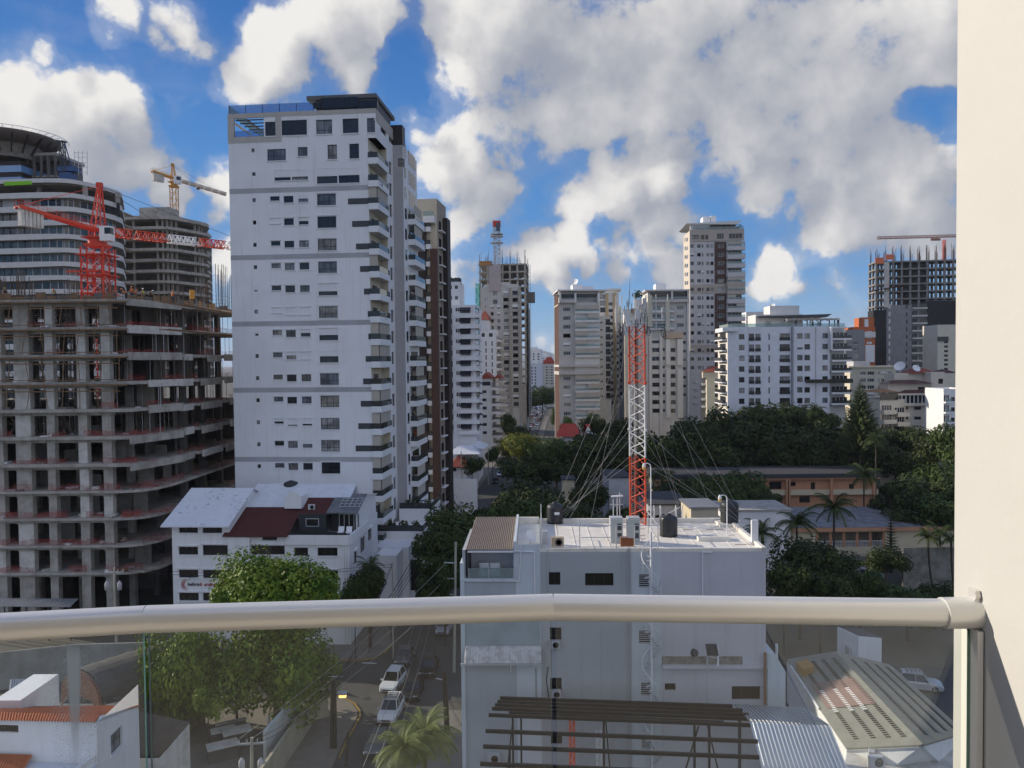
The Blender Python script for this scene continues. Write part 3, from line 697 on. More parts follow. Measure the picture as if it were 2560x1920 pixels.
def brown_tower():
    b = Bl(146, 1046, 1097, 8.2, phi=-.12); o = thing('brown_tower', 'cream apartment tower with dark brown vertical fins behind the white tower', 'building', (b.c.x, b.c.y, 0)); R, F = b.R, b.F
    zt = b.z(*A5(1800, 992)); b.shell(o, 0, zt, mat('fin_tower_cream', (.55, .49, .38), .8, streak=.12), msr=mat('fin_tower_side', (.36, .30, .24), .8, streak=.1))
    u = lambda x: R.uz(*A5(x, 1400))[0]; uf = lambda x: F.uz(*A5(x, 1300))[0]
    z1 = F.uz(*A5(1780, 1190))[1]
    for k, (x0, x1, zz) in enumerate(((1742, 1806, z1), (1848, 1908, z1 - 5.3))):
        mb = MB(); F.box(mb, uf(x0), uf(x1), 4, zz, .002, 1.2, BROWN if k else DBROWN); mb.build('brown_fin', o)
    ue = R.L; mb = MB(); zl = R.uz(*A5(1970, 1178))[1]; R.box(mb, ue - 3.2, ue - .05, 4, min(zl, zt + .5), .002, .9, DBROWN); mb.build('brown_fin', o)
    n = 17; h = 3.25
    for i in range(n):
        z = zt - 5 - i * h
        if z < 6: break
        mb = MB(); F.box(mb, uf(1802), uf(1850), z - 1.2, z - .3, -.02, 1.0, WHITE); F.box(mb, uf(1802), uf(1850), z - .29, z + .5, .9, .95, SMOKE); mb.build('balcony', o)
        mb = MB(); R.box(mb, 1.4, 3.4, z - .6, z + 1.2, .002, .04, DPANE); R.box(mb, 1.1, 4.4, z - .85, z - .61, .002, .7, WHITE); mb.build('window', o)
    mb = MB(); F.box(mb, uf(1790), uf(1890), zt - 4.6, zt - 3.4, .002, 1.5, WHITE); F.box(mb, uf(1792), uf(1888), zt - 3.38, zt - 2.5, 1.4, 1.45, BALG); mb.build('top_balcony', o)
brown_tower()
# ================================================================ white house with the sign
ROOFW = mat('white_roof_paint', (.66, .68, .72), .8, var=.16, nsc=1.1, fine=.08)
def stained():
    M = mat('stained_white_roof', (.68, .70, .74), .8, var=.08); T = NT(M.node_tree); b = T.t.nodes['Principled BSDF']
    pos = T.n('ShaderNodeNewGeometry').outputs['Position']; src = b.inputs['Base Color'].links[0].from_socket
    a = T.rng(T.noise(T.vm('MULTIPLY', pos, (1, 1, 1.5)), 1.6, 7, .72), .55, .64); l = T.rng(T.noise(pos, .28, 2), .42, .62)
    T.l(T.mix(T.m('MULTIPLY', T.m('MULTIPLY', a, l), .75), src, (.09, .09, .10, 1)), b.inputs['Base Color']); return M
STAIN = stained(); REDR = mat('maroon_roof', (.085, .022, .018), .85, var=.3, nsc=.5); GROOF = mat('grey_shingle', (.17, .18, .19), .9, var=.4, nsc=1.2)
HW = mat('house_white', (.77, .77, .78), .75, var=.08, streak=.26)
def text(s, size, m, F, u, z, d, par, name='lettering', shear=.2, ext=.02, bold=0.):
    c = bpy.data.curves.new(name, 'FONT'); c.body = s; c.size = size; c.shear = shear; c.extrude = ext; c.offset = bold
    tmp = bpy.data.objects.new('tmp', c); col.objects.link(tmp); bpy.context.view_layer.update()
    me = bpy.data.meshes.new_from_object(tmp.evaluated_get(bpy.context.evaluated_depsgraph_get())); bpy.data.objects.remove(tmp)
    me.name = name; me.materials.clear(); me.materials.append(m); ob = bpy.data.objects.new(name, me); col.objects.link(ob)
    x, y = F.t3, V((0, 0, 1)); Mx = Matrix((x, y, F.n3)).transposed().to_4x4(); Mx.translation = F.p(u, z, d)
    if par is not None: ob.parent = par; Mx.translation -= V(par['_o'])
    ob.matrix_local = Mx; wd = max(v.co.x for v in me.vertices); ob['_o'] = tuple(F.p(u, z, d)); return ob, wd
def house():
    Y = 93; ph = -.06
    b = Bl(Y, A7(58, 0)[0], A7(1355, 0)[0], 14.5, phi=ph); F, R, W = b.F, b.R, b.W
    o = thing('office_house', 'white four storey house with stained pitched roof, maroon roof and roof terrace', 'building', (b.c.x, b.c.y, 0))
    u = lambda x, y=700: F.uz(*A7(x, y))[0]; z = lambda x, y: F.uz(*A7(x, y))[1]
    ux = u(505); ze = z(300, 603); zt = z(1100, 692); wr = []
    for (x0, y0, x1, y1) in ((136, 616, 276, 676), (308, 617, 452, 678), (134, 777, 277, 836), (310, 765, 497, 840), (136, 944, 279, 1003), (312, 946, 512, 1008), (138, 1112, 282, 1170), (312, 1112, 512, 1172),
                       (665, 768, 908, 835), (1145, 784, 1292, 845), (975, 784, 1077, 845), (743, 690, 851, 730), (527, 838, 622, 900), (665, 944, 908, 1008), (1145, 950, 1295, 1015), (1145, 1120, 1295, 1175), (527, 1000, 622, 1060)):
        wr.append(F.rect(x0, y0, x1, y1, A7))
    mb = MB(); F.wall(mb, 0, ux, 0, ze, [r for r in wr if r[0] < ux], HW); F.wall(mb, ux, W, 0, zt, [r for r in wr if r[0] > ux], HW)
    zr0 = z(300, 603); rg = F.p(0, ze, 0)
    # gable: ridge parallel to the street
    dr = 7.2; Pr = at(*A7(450, 360), 93 + dr); zrid = Pr.z
    for uu, f in ((0, 1), (ux, -1)):
        mb.face([F.p(uu, 0 if uu == 0 else zt - .5, 0), F.p(uu, ze, 0), F.p(uu, zrid - .12, -dr), F.p(uu, ze, -14.4), F.p(uu, 0 if uu == 0 else zt - .5, -14.4)], HW)
    rwn = [(2.2, zt - 4.2, 3.6, zt - 2.6), (5.2, zt - 3.6, 7.6, zt - 1.6), (9.2, zt - 3, 11.2, zt - 1.4), (2.2, zt - 7.2, 3.6, zt - 5.6), (2.2, zt - 10.2, 3.6, zt - 8.6), (6, zt - 7.2, 8, zt - 5.4)]
    R.wall(mb, 0, 14.5, 0, zt, rwn, HW); b.K.wall(mb, 0, W, 0, zt, (), HW)
    mb.face([F.p(ux, zt - .6, 0), F.p(W, zt - .6, 0), F.p(W, zt - .6, -14.5), F.p(ux, zt - .6, -14.5)], ROOFW)
    mb.build('wall', o)
    mb = MB(); e = .9; sl = (zrid - ze) / dr
    mb.prism([F.p(-.95, ze - sl * e, e), F.p(ux + .3, ze - sl * e, e), F.p(ux + .3, zrid, -dr), F.p(-.95, zrid, -dr)], (0, 0, .14), STAIN)
    mb.prism([F.p(-.95, zrid, -dr), F.p(ux + .3, zrid, -dr), F.p(ux + .3, ze - .4, -15.3), F.p(-.95, ze - .4, -15.3)], (0, 0, .14), ROOFW)
    mb.build('roof', o)
    for r in wr:
        F.window(r, o, 3 if r[2] - r[0] > 2 else 2, 0, gm=DPANE, fm=DBROWN, dep=.25, sill=HW, hood=HW if r[3] < ze - 1 and not (r[0] > u(700) and r[3] > z(800, 700)) else None, sub=True)
    for r in rwn: R.window(r, o, 2, 0, gm=DPANE, sill=HW, sub=True, hood=HW)
    # arched window
    mb = MB(); c = F.p(u(578, 815), z(578, 818), .012); rr = (u(625) - u(532)) / 2
    pts = [c + F.t3 * rr * math.cos(t * math.pi / 12) + V((0, 0, rr * 1.05 * math.sin(t * math.pi / 12))) for t in range(13)]
    mb.prism(pts, F.n3 * .02, DPANE); mb.build('arched_window', o)
    # maroon roof with the white upper part
    e0 = .7; zm = z(700, 697); dm = 5.2; pm = at(*A7(800, 490), Y + dm + .5); s2 = (pm.z - zm) / (dm + e0)
    um0, um1, um2 = u(500, 700), u(940, 690), u(1150, 690); dw = 10.5; zt3 = zm + s2 * (dw + e0)
    mb = MB(); mb.prism([F.p(um0 - .5, zm, e0), F.p(um1, zm, e0), F.p(um1, pm.z, -dm), F.p(um0 - .5, pm.z, -dm)], (0, 0, .12), REDR)
    mb.prism([F.p(um1 + .01, zm + s2 * 3.6, -2.9), F.p(um2, zm + s2 * 3.6, -2.9), F.p(um2, zm + s2 * 8, -7.3), F.p(um1 + .01, zm + s2 * 8, -7.3)], (0, 0, .12), REDR); mb.build('maroon_roof', o)
    mb = MB(); mb.prism([F.p(um0 - .5, pm.z + .001, -dm - .01), F.p(um1, pm.z + .001, -dm - .01), F.p(um1, zt3, -dw), F.p(um0 - .5, zt3, -dw)], (0, 0, .12), ROOFW)
    mb.prism([F.p(um1 + .01, zm + s2 * 8.02, -7.33), F.p(um2 + 2, zm + s2 * 8.02, -7.33), F.p(um2 + 2, zt3, -dw), F.p(um1 + .01, zt3, -dw)], (0, 0, .12), ROOFW)
    mb.face([F.p(um0, zt - .6, -14.4), F.p(um2 + 2, zt - .6, -14.4), F.p(um2 + 2, zt3, -dw), F.p(um0, zt3, -dw)], HW); mb.build('white_roof', o)
    mb = MB(); a, c2 = u(812, 540), u(940, 540); zz = zm + s2 * 6.1
    mb.prism([F.p(a, zz, -4.4), F.p(c2, zz, -4.4), F.p(c2, zz + 1.55, -4.4), F.p((a + c2) / 2, zz + 2.3, -4.4), F.p(a, zz + 1.55, -4.4)], -F.n3 * 2.6, HW); mb.build('dormer', o)
    # front bay below the maroon roof
    mb = MB(); F.box(mb, u(503), u(660), 0.1, zm + .15, .002, .45, HW)
    mb.build('stair_bay', o)
    # right wing with grey shingle roof, dark recessed wall and sliding door
    dq = 4.4; wz0 = at(*A7(1300, 530), Y + 3.4).z; uq0, uq1 = u(1165, 600), W - .35; rz = at(*A7(1350, 392), Y + 8.4).z
    mb = MB(); DKW = mat('dark_terrace_wall', (.035, .038, .042), .8)
    mb.box(F.p(uq0, zt - .59, -dq - .3), F.t3 * (uq1 - uq0), -F.n3 * .2, (0, 0, wz0 - zt + .5), DKW); mb.box(F.p(um1 + .3, zt - .59, -2.6), F.t3 * (uq0 - um1 - .4), -F.n3 * .2, (0, 0, 2.6), DKW)
    mb.face([F.p(um1 + .1, zt - .58, -.2), F.p(W - .2, zt - .58, -.2), F.p(W - .2, zt - .58, -dq), F.p(um1 + .1, zt - .58, -dq)], DGREY); mb.build('terrace_wall', o)
    mb = MB(); sr = (rz - wz0) / 5
    mb.prism([F.p(uq0 - .3, wz0, -3.4), F.p(uq1 + .5, wz0, -3.4), F.p(uq1 + .5, rz, -8.4), F.p(uq0 - .3, rz, -8.4)], (0, 0, .13), GROOF)
    mb.prism([F.p(uq0 - .3, rz, -8.4), F.p(uq1 + .5, rz, -8.4), F.p(uq1 + .5, wz0 + .6, -14), F.p(uq0 - .3, wz0 + .6, -14)], (0, 0, .13), HW); mb.build('shingle_roof', o)
    mb = MB(); mb.prism([F.p(uq1, zt - .6, -4.5), F.p(uq1, wz0 + .2, -4.5), F.p(uq1, rz - .1, -8.4), F.p(uq1, wz0 + .5, -14.4), F.p(uq1, zt - .6, -14.4)], F.t3 * .2, HW); mb.build('gable_wall', o)
    mb = MB(); a, c2 = u(1225, 610), u(1375, 610); F.box(mb, a, c2, zt - .5, zt + 1.65, -dq - .28, -dq - .24, DPANE)
    for k in range(5): F.box(mb, a + (c2 - a) * k / 4 - .04, a + (c2 - a) * k / 4 + .04, zt - .5, zt + 1.7, -dq - .239, -dq - .2, LGREY)
    F.box(mb, a, c2, zt + 1.62, zt + 1.72, -dq - .239, -dq - .205, LGREY); mb.build('sliding_door', o)
    mb = MB(); a, c2 = u(1010, 620), u(1108, 620); F.box(mb, a, c2, zt + .5, zt + 1.5, -2.59, -2.55, LGREY); F.box(mb, a + .08, c2 - .08, zt + .58, zt + 1.42, -2.549, -2.53, DPANE); mb.build('terrace_window', o)
    mb = MB(); F.box(mb, u(915), W + .05, zt - 1.15, zt + .04, .002, .25, HW); R.box(mb, .05, 9, zt - 1.15, zt + .04, .002, .25, HW); F.box(mb, u(915), W - .25, zt + .041, zt + .3, .1, .14, BLACK); mb.build('terrace_parapet', o)
    for xx in (1355, 1405):
        mb = MB(); uu = (u(1335) if xx == 1355 else u(1350)); F.box(mb, uu - .09, uu + .09, .2, zt - 1.2, .002, .16, HW); mb.build('downpipe', o)
    # loose things on the terrace and roof
    for k, xx in enumerate((1275, 1335)):
        ch = thing('terrace_chair', 'white lounge chair on the dark roof terrace, ' + ('nearer the maroon roof' if k == 0 else 'nearer the corner of the house'), 'chair', F.p(u(xx, 660), zt - .58, -2.2)); q = V(ch['_o'])
        mb = MB(); mb.cb(q + V((0, 0, .35)), .7, .7, .12, WHITE); mb.build('seat', ch); mb = MB(); mb.box(q + V((-.35, .3, .45)), (.7, 0, 0), (0, .1, 0), (0, .25, .6), WHITE); mb.build('backrest', ch)
        for sx in (-.3, .3):
            for sy in (-.3, .3): mb = MB(); mb.cb(q + V((sx, sy, 0)), .06, .06, .35, WHITE); mb.build('leg', ch)
    ac_unit(F.p(u(1015, 540), zm + s2 * 5.6, -4.6), 'white air conditioner outdoor unit on the maroon roof of the house')
    tank(F.p(u(738, 400) - .1, zrid - 1.4, -dr - 3.4), .95, 1.9, 'black water tank behind the ridge of the stained white roof')
    mb = MB()
    a, c2 = u(1225, 480), u(1415, 480)
    for k in range(6): mb.bar(F.p(a + (c2 - a) * k / 5, wz0 + sr * 1 + .35, -4.4), F.p(a + (c2 - a) * k / 5, wz0 + sr * 3.2 + .35, -6.6), .06, .06, LGREY)
    for k in range(4): f = 1 + 2.2 * k / 3; mb.bar(F.p(a, wz0 + sr * f + .4, -3.4 - f), F.p(c2, wz0 + sr * f + .4, -3.4 - f), .06, .06, LGREY)
    mb.build('roof_ladder_frame', None, label='pale metal ladder frame lying on the grey shingle roof', cat='ladder')
    # the sign
    sg = thing('wall_sign', 'travel agency sign with dark and red lettering and red arcs on the white house', 'sign', F.p(u(285, 1050), z(285, 1050), 0))
    SD = mat('sign_dark', (.02, .02, .035), .5, var=0, fine=0); SR = mat('sign_red', (.36, .02, .03), .5, var=0, fine=0)
    zz = z(300, 1060); x0 = u(199, 1050); sz = (u(395, 1050) - x0) * .168
    t, wd = text('before', sz, SD, F, x0, zz, .02, sg, bold=.012); t2, w2 = text('b', sz, SR, F, x0 + wd + .02, zz, .02, sg, bold=.012); text('arding', sz, SR, F, x0 + wd + w2 + sz * .5, zz, .02, sg, bold=.012)
    for r, a0, a1, mt in ((1.15, 100, 255, SR), (.92, 95, 260, SR)):
        mb = MB(); c = F.p(x0 + .45, zz + .12, .03); ns = 16
        for k in range(ns):
            t0, t1 = [math.radians(a0 + (a1 - a0) * q / ns) for q in (k, k + 1)]; w0, w1 = [.13 * math.sin(math.pi * q / ns) + .01 for q in (k, k + 1)]
            f = lambda t, rr: c + F.t3 * rr * 1.05 * math.cos(t) + V((0, 0, rr * .72 * math.sin(t)))
            mb.face([f(t0, r - w0), f(t0, r), f(t1, r), f(t1, r - w1)], mt)
        mb.build('red_arc', sg)
    mb = MB(); c = F.p(x0 + .35, zz + 1.0, .03); mb.bar(c - F.t3 * .3 - V((0, 0, .12)), c + F.t3 * .3 + V((0, 0, .12)), .02, .09, SD); mb.bar(c - F.t3 * .05 - V((0, 0, .22)), c + F.t3 * .02 + V((0, 0, .22)), .02, .1, SD); mb.build('plane_emblem', sg)
def ac_unit(pos, label, rz=0., s=1., body=None, group=None):
    o = thing('air_conditioner', label, 'air conditioner', pos, group); q = V(pos); mb = MB(); x = V((math.cos(rz), math.sin(rz), 0)) * s; y = V((-x.y, x.x, 0)); bm = body or LGREY
    mb.box(q - x * .42 - y * .17 + V((0, 0, .08)), x * .84, y * .34, V((0, 0, .62 * s)), bm)
    for t in (-.35, .3): mb.box(q + x * t - y * .17, x * .06, y * .34, V((0, 0, .078)), bm)
    mb.build('casing', o)
    mb = MB(); c = q - y * .172 + x * .08 + V((0, 0, .38 * s)); mb.cyl(c, c - y * .012, .25 * s, GREYP, n=16)
    for k in range(3): mb.cyl(c - y * .014, c - y * .02, .25 * s - .08 * k * s, LGREY if k % 2 else DGREY, n=16)
    mb.build('fan_grille', o); return o
TANKM = mat('black_tank_plastic', (.022, .024, .027), .45, var=.1, spec=.5)
def tank(pos, r, h, label, group=None):
    o = thing('water_tank', label, 'water tank', pos, group); mb = MB(); pr = [(0, 0), (r, 0)]
    for k in range(7): z0 = h * .1 + k * h * .1; pr += [(r, z0), (r * 1.015, z0 + h * .02), (r * 1.015, z0 + h * .05), (r, z0 + h * .07)]
    pr += [(r, h * .82), (r * .93, h * .9), (r * .6, h * .97), (r * .3, h * .99), (.001, h)]
    mb.lathe(pos, pr, TANKM, 24); mb.build('body', o); mb = MB(); mb.lathe(V(pos) + V((0, 0, h * .985)), [(r * .32, 0), (r * .32, .09), (.001, .11)], TANKM, 16); mb.build('lid', o); return o
house()
# ================================================================ construction site on the left
WOODF = mat('formwork_wood', (.24, .15, .085), .9, var=.4, nsc=1.5)
REBAR = mat('rebar', (.085, .055, .042), .8, var=.2)
PROP = mat('steel_prop', (.16, .13, .11), .6, var=.3, nsc=2)
INFILL = mat('block_infill', (.22, .205, .18), .9, var=.4, nsc=.8, streak=.3)
def netmat(name, c, a):
    M = bpy.data.materials.new(name); M.use_nodes = True; T = NT(M.node_tree); b = T.t.nodes['Principled BSDF']
    b.inputs['Base Color'].default_value = (*c, 1); b.inputs['Roughness'].default_value = .8
    pos = T.n('ShaderNodeNewGeometry').outputs['Position']
    n = T.rng(T.noise(pos, .9, 4, .65), .35, .65, a * .25, a); fine = T.rng(T.noise(pos, 14, 2), .4, .6, .5, 1.)
    T.l(T.m('MULTIPLY', n, fine), b.inputs['Alpha']); return M
REDNET = netmat('red_safety_net', (.34, .05, .04), .6); GREENNET = netmat('green_safety_net', (.03, .45, .22), .95); BLACKNET = mat('black_shade_net', (.028, .03, .032), .9, var=.4, nsc=.3)
def prism_part(name, par, pts, z0, z1, m):
    mb = MB(); mb.prism([V((p[0], p[1], z0)) for p in pts], (0, 0, z1 - z0), m); return mb.build(name, par)
def construction():
    o = thing('building_under_construction', 'raw concrete building shell under construction with red safety nets and open floors', 'construction site', (-58, 112, 0))
    rn = random.Random(3); zs = [7.3 + 3.53 * k for k in range(11)]
    low = [(-67, 99.4), (-50.2, 99.4), (-48.2, 100.2), (-46.9, 102.2), (-46.2, 106), (-45.6, 127), (-45.6, 134), (-93, 134), (-93, 130)]
    up = [(-67, 99.4), (-49.2, 99.4), (-46.5, 108.5), (-46.9, 108.6), (-46.9, 113), (-45.7, 113.1), (-45.7, 121), (-45.2, 121.1), (-45.2, 134), (-93, 134), (-93, 130)]
    for k, z in enumerate(zs):
        pts = low if k < 4 else up
        mb = MB(); th = .30 if k < 4 else .42
        mb.prism([V((p[0], p[1], z - th)) for p in pts], (0, 0, th), CONC); mb.build('floor_slab', o)
        # edge beams recessed under the slab
        mb = MB(); zb = z - th - .45
        mb.box((-67, 100.3, zb), (15, 0, 0), (0, .5, 0), (0, 0, .448), CONC); mb.box((-52.6, 101, zb), (.5, 0, 0), (0, 32, 0), (0, 0, .448), CONCD)
        mb.build('edge_beam', o)
    px = [(0, 14), (130, 265), (410, 480), (690, 770), (905, 985)]
    F = Fac((-74, 100.2), (-48, 100.2))
    hts = [0] + zs
    for (x0, x1) in px:
        u0 = F.uz(*A2(x0, 1000))[0]; u1 = F.uz(*A2(x1, 1000))[0]
        mb = MB(); rr = random.Random(int(x0))
        if x0 < 20: u0 = u1 - 1.6
        for a, b in zip(hts, hts[1:]):
            j = rr.uniform(-.05, .05); mt = rr.choice([CONC, CONC, CONCL])
            F.box(mb, u0 + j, u1 + j, a + .002, b - .35, -.9, .02, mt)
            F.box(mb, u0 - .12, u1 + .12, b - .85, b - .36, -.95, .06, CONC)
        mb.build('column', o)
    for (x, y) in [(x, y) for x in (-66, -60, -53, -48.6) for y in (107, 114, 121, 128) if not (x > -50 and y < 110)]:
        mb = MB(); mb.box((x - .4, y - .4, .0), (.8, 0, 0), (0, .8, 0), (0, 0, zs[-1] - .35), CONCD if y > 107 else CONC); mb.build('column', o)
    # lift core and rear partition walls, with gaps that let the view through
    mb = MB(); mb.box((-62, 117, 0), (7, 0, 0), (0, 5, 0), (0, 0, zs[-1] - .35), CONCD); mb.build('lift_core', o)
    for k in range(10):
        z0 = zs[k] + .002; H = 3.53 - .36
        mb = MB()
        for x in (-66.5, -64.5, -61, -57.5, -54.5, -51):
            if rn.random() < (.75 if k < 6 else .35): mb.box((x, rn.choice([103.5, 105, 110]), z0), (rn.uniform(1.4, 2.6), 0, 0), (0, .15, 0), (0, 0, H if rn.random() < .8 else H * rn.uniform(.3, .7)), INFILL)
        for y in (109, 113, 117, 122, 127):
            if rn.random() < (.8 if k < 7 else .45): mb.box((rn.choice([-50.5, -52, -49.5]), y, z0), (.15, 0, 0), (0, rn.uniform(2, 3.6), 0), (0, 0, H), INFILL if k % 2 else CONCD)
        if mb.v: mb.build('block_wall', o)
    # red nets
    for k in range(11):
        z = zs[k] + .01 if k < 10 else zs[9] + .01; h = 1.05 if k < 4 else .9
        if k == 10: continue
        mb = MB(); pts = (low if k < 4 else up)[1:8] if k < 4 else up[1:9]
        for a, b in zip(pts, pts[1:]):
            n = max(1, int(math.dist(a, b) / 2.5))
            for j in range(n):
                if rn.random() < (.9 if k < 4 else .6):
                    f0, f1 = j / n, (j + 1) / n; P = lambda f: V((a[0] + (b[0] - a[0]) * f - .25, a[1] + (b[1] - a[1]) * f + .15, z))
                    hh = h * rn.uniform(.6, 1.05); mb.face([P(f0), P(f1), P(f1) + V((0, 0, hh * rn.uniform(.85, 1))), P(f0) + V((0, 0, hh))], REDNET)
        for j in range(8):
            if rn.random() < (.8 if k in (0, 1, 2, 3, 4, 5) else .25):
                x = -66.9 + j * 2.3; mb.face([V((x, 99.7, z)), V((x + 2.3, 99.7, z)), V((x + 2.3, 99.7, z + h * rn.uniform(.5, 1))), V((x, 99.7, z + h * rn.uniform(.5, 1)))], REDNET)
        if mb.v: mb.build('safety_net', o)
        mb = MB()                                                # debris on the floors
        for j in range(9): mb.cb((rn.uniform(-66.5, -49), rn.uniform(99.9, 103), z), rn.uniform(.3, 1.6), rn.uniform(.2, .7), rn.uniform(.05, .35), rn.choice([WOODF, CONCL, CONCD, WHITE]), rn.uniform(0, 3))
        mb.build('debris', o, kind='stuff')
    mb = MB(); mb.box((-92, 131.5, 0), (46, 0, 0), (0, .3, 0), (0, 0, zs[6] - .5), CONCD); mb.prism([V((-67.35, 101.2, 0)), V((-93, 130.9, 0)), V((-93.3, 130.6, 0)), V((-67.65, 101.0, 0))], (0, 0, zs[10] - .5), CONCD); mb.build('light_block_wall', o)  # added dark back and side walls that block light through the floors
    for k in range(4, 11):
        z = zs[k]
        for (ax, ay, bx, by) in ((-49.3, 99.3, -46.4, 108.5), (-46.8, 108.7, -46.8, 112.9), (-45.6, 113.2, -45.6, 120.8), (-45.1, 121.2, -45.1, 127)):
            if k > 8 and ay > 105: continue
            d = V((bx - ax, by - ay, 0)); f0 = rn.choice([0, 0, .35]); mb = MB(); nn = V((d.y, -d.x, 0)).normalized(); mb.box(V((ax, ay, z - rn.uniform(.75, 1.05))) + d * f0 + nn * .02, d * (1 - f0), nn * .3, (0, 0, rn.uniform(.85, 1.1)), rn.choice([CONCL, CONC, CONC])); mb.build('edge_beam', o)
    for k in range(1, 6):
        mb = MB(); z = zs[k] + .04
        for j in range(9): x, y = rn.uniform(-66, -47.5), rn.uniform(99.8, 103); s = rn.uniform(1, 3.4); mb.face([V((x, y, z + rn.uniform(0, .3))), V((x + s, y + rn.uniform(-.3, .3), z)), V((x + s, y + 1.6, z + rn.uniform(0, .4))), V((x, y + 1.6, z))], REDNET)
        mb.build('fallen_net', o, kind='stuff')
    # props, scaffolding and formwork on the upper floors
    for k in range(5, 10):
        z0 = zs[k] + .002; z1 = zs[k + 1] - .36; mb = MB(); n = 130 if k == 9 else (100 if k == 8 else 75)
        for j in range(n):
            if rn.random() < .6: x, y = rn.uniform(-66.8, -50), rn.uniform(100.6, 106)
            else: x, y = rn.uniform(-50, -46.2), rn.uniform(103, 130)
            mb.cyl((x, y, z0), (x, y, z1), .035, PROP if rn.random() < .75 else LGREY, n=4, caps=False)
        for j in range(n // 6):
            x, y = rn.uniform(-66.8, -52), rn.uniform(100.6, 103); mb.bar((x, y, z0 + .2), (x + 1.6, y, z1 - .3), .05, .05, PROP); mb.bar((x + 1.6, y + .02, z0 + .2), (x, y + .02, z1 - .3), .05, .05, PROP); mb.bar((x, y, z0 + 1.6), (x + 1.6, y, z0 + 1.6), .05, .05, PROP)
        mb.build('shoring_props', o, kind='stuff')
    for k in (7, 8, 9, 10):
        z = zs[k]; mb = MB()
        mb.bar((-67, 98.5, z - .42), (-49, 98.5, z - .42), .1, .16, WOODF); mb.bar((-67, 98.9, z + .25), (-49.4, 98.9, z + .25), .08, .1, WOODF); mb.bar((-67, 98.6, z - 1.2), (-50, 98.6, z - 1.2), .08, .12, WOODF)
        for j in range(34): x = -67 + j * .54; mb.bar((x, 98.55, z - .35), (x, 99.38, z - .36), .07, .1, WOODF)
        if k > 8:
            for j in range(30): y = 99.5 + j * .95; mb.bar((-45.2, y, z - .45), (-44.2, y, z - .45), .08, .12, WOODF)
            mb.bar((-44.3, 100, z - .36), (-44.3, 128, z - .36), .08, .1, WOODF)
        for j in range(8): x = -66.5 + j * 2.3 + rn.uniform(-.5, .5); mb.bar((x, 98.45, z - 3.4), (x + rn.uniform(-.6, .6), 98.5, z - .2), .07, .07, WOODF)
        mb.build('formwork', o)
    z = zs[10]; mb = MB()
    for a, b in (((-67, 99.5), (-49.4, 99.5)), ((-49.2, 99.6), (-46.6, 108.4)), ((-46.5, 108.6), (-45.3, 133))):
        L = math.dist(a, b); n = int(L / 1.5); d = (V(b) - V(a)).normalized()
        for j in range(n): p = V(a) + d * (j * 1.5); mb.box((p.x, p.y, z), (d.x * rn.uniform(.6, 1.45), d.y * 1.4, 0), (-d.y * .06, d.x * .06, 0), (0, 0, rn.uniform(.35, .95)), WOODF if rn.random() < .6 else CONCD)
    mb.build('edge_formwork', o)
    for (x, y, n, hh) in ((-66.3, 101, 14, 3.6), (-64.5, 101.5, 22, 4.2), (-63, 101, 12, 2.8), (-57.5, 102, 12, 3), (-52.5, 103, 10, 2.4), (-48, 112, 12, 3.2), (-46.6, 118, 16, 4.2), (-46, 123, 26, 7.5), (-45.8, 128, 24, 6.5), (-60, 115, 16, 4)):
        mb = MB()
        for j in range(n): px_, py_ = x + rn.uniform(-.8, .8), y + rn.uniform(-1.4, 1.4); mb.cyl((px_, py_, z), (px_ + rn.uniform(-.05, .05), py_, z + hh * rn.uniform(.75, 1)), .028, REBAR, n=4, caps=False)
        for j in range(4): mb.bar((x - .8, y - .9, z + .5 + j * .6), (x + .8, y + .9, z + .5 + j * .6), .03, .03, REBAR)
        mb.build('rebar_cage', o)
construction()
# ---------------------------------------------------------------- workers
HELM = {c: mat('helmet_' + c, v, .4, var=0, fine=0) for c, v in (('orange', (.75, .16, .02)), ('white', (.75, .75, .75)), ('yellow', (.7, .5, .05)))}
def cloth(n, c): return mat('cloth_' + n, c, .9, var=.1, fine=.05)
SKIN = mat('skin', (.22, .11, .065), .6, var=0)
def skin_mesh(joints, edges, rad, m):
    me = bpy.data.meshes.new('person'); me.from_pydata(joints, edges, []); ob = bpy.data.objects.new('tmp', me); col.objects.link(ob)
    ob.modifiers.new('s', 'SKIN'); sd = ob.modifiers.new('d', 'SUBSURF'); sd.levels = 1; sd.render_levels = 1
    for i, r in enumerate(rad): me.skin_vertices[0].data[i].radius = (r, r)
    me.skin_vertices[0].data[0].use_root = True
    bpy.context.view_layer.update(); dg = bpy.context.evaluated_depsgraph_get(); r = bpy.data.meshes.new_from_object(ob.evaluated_get(dg))
    bpy.data.objects.remove(ob); r.materials.clear(); r.materials.append(m)
    for p in r.polygons: p.use_smooth = True
    return r
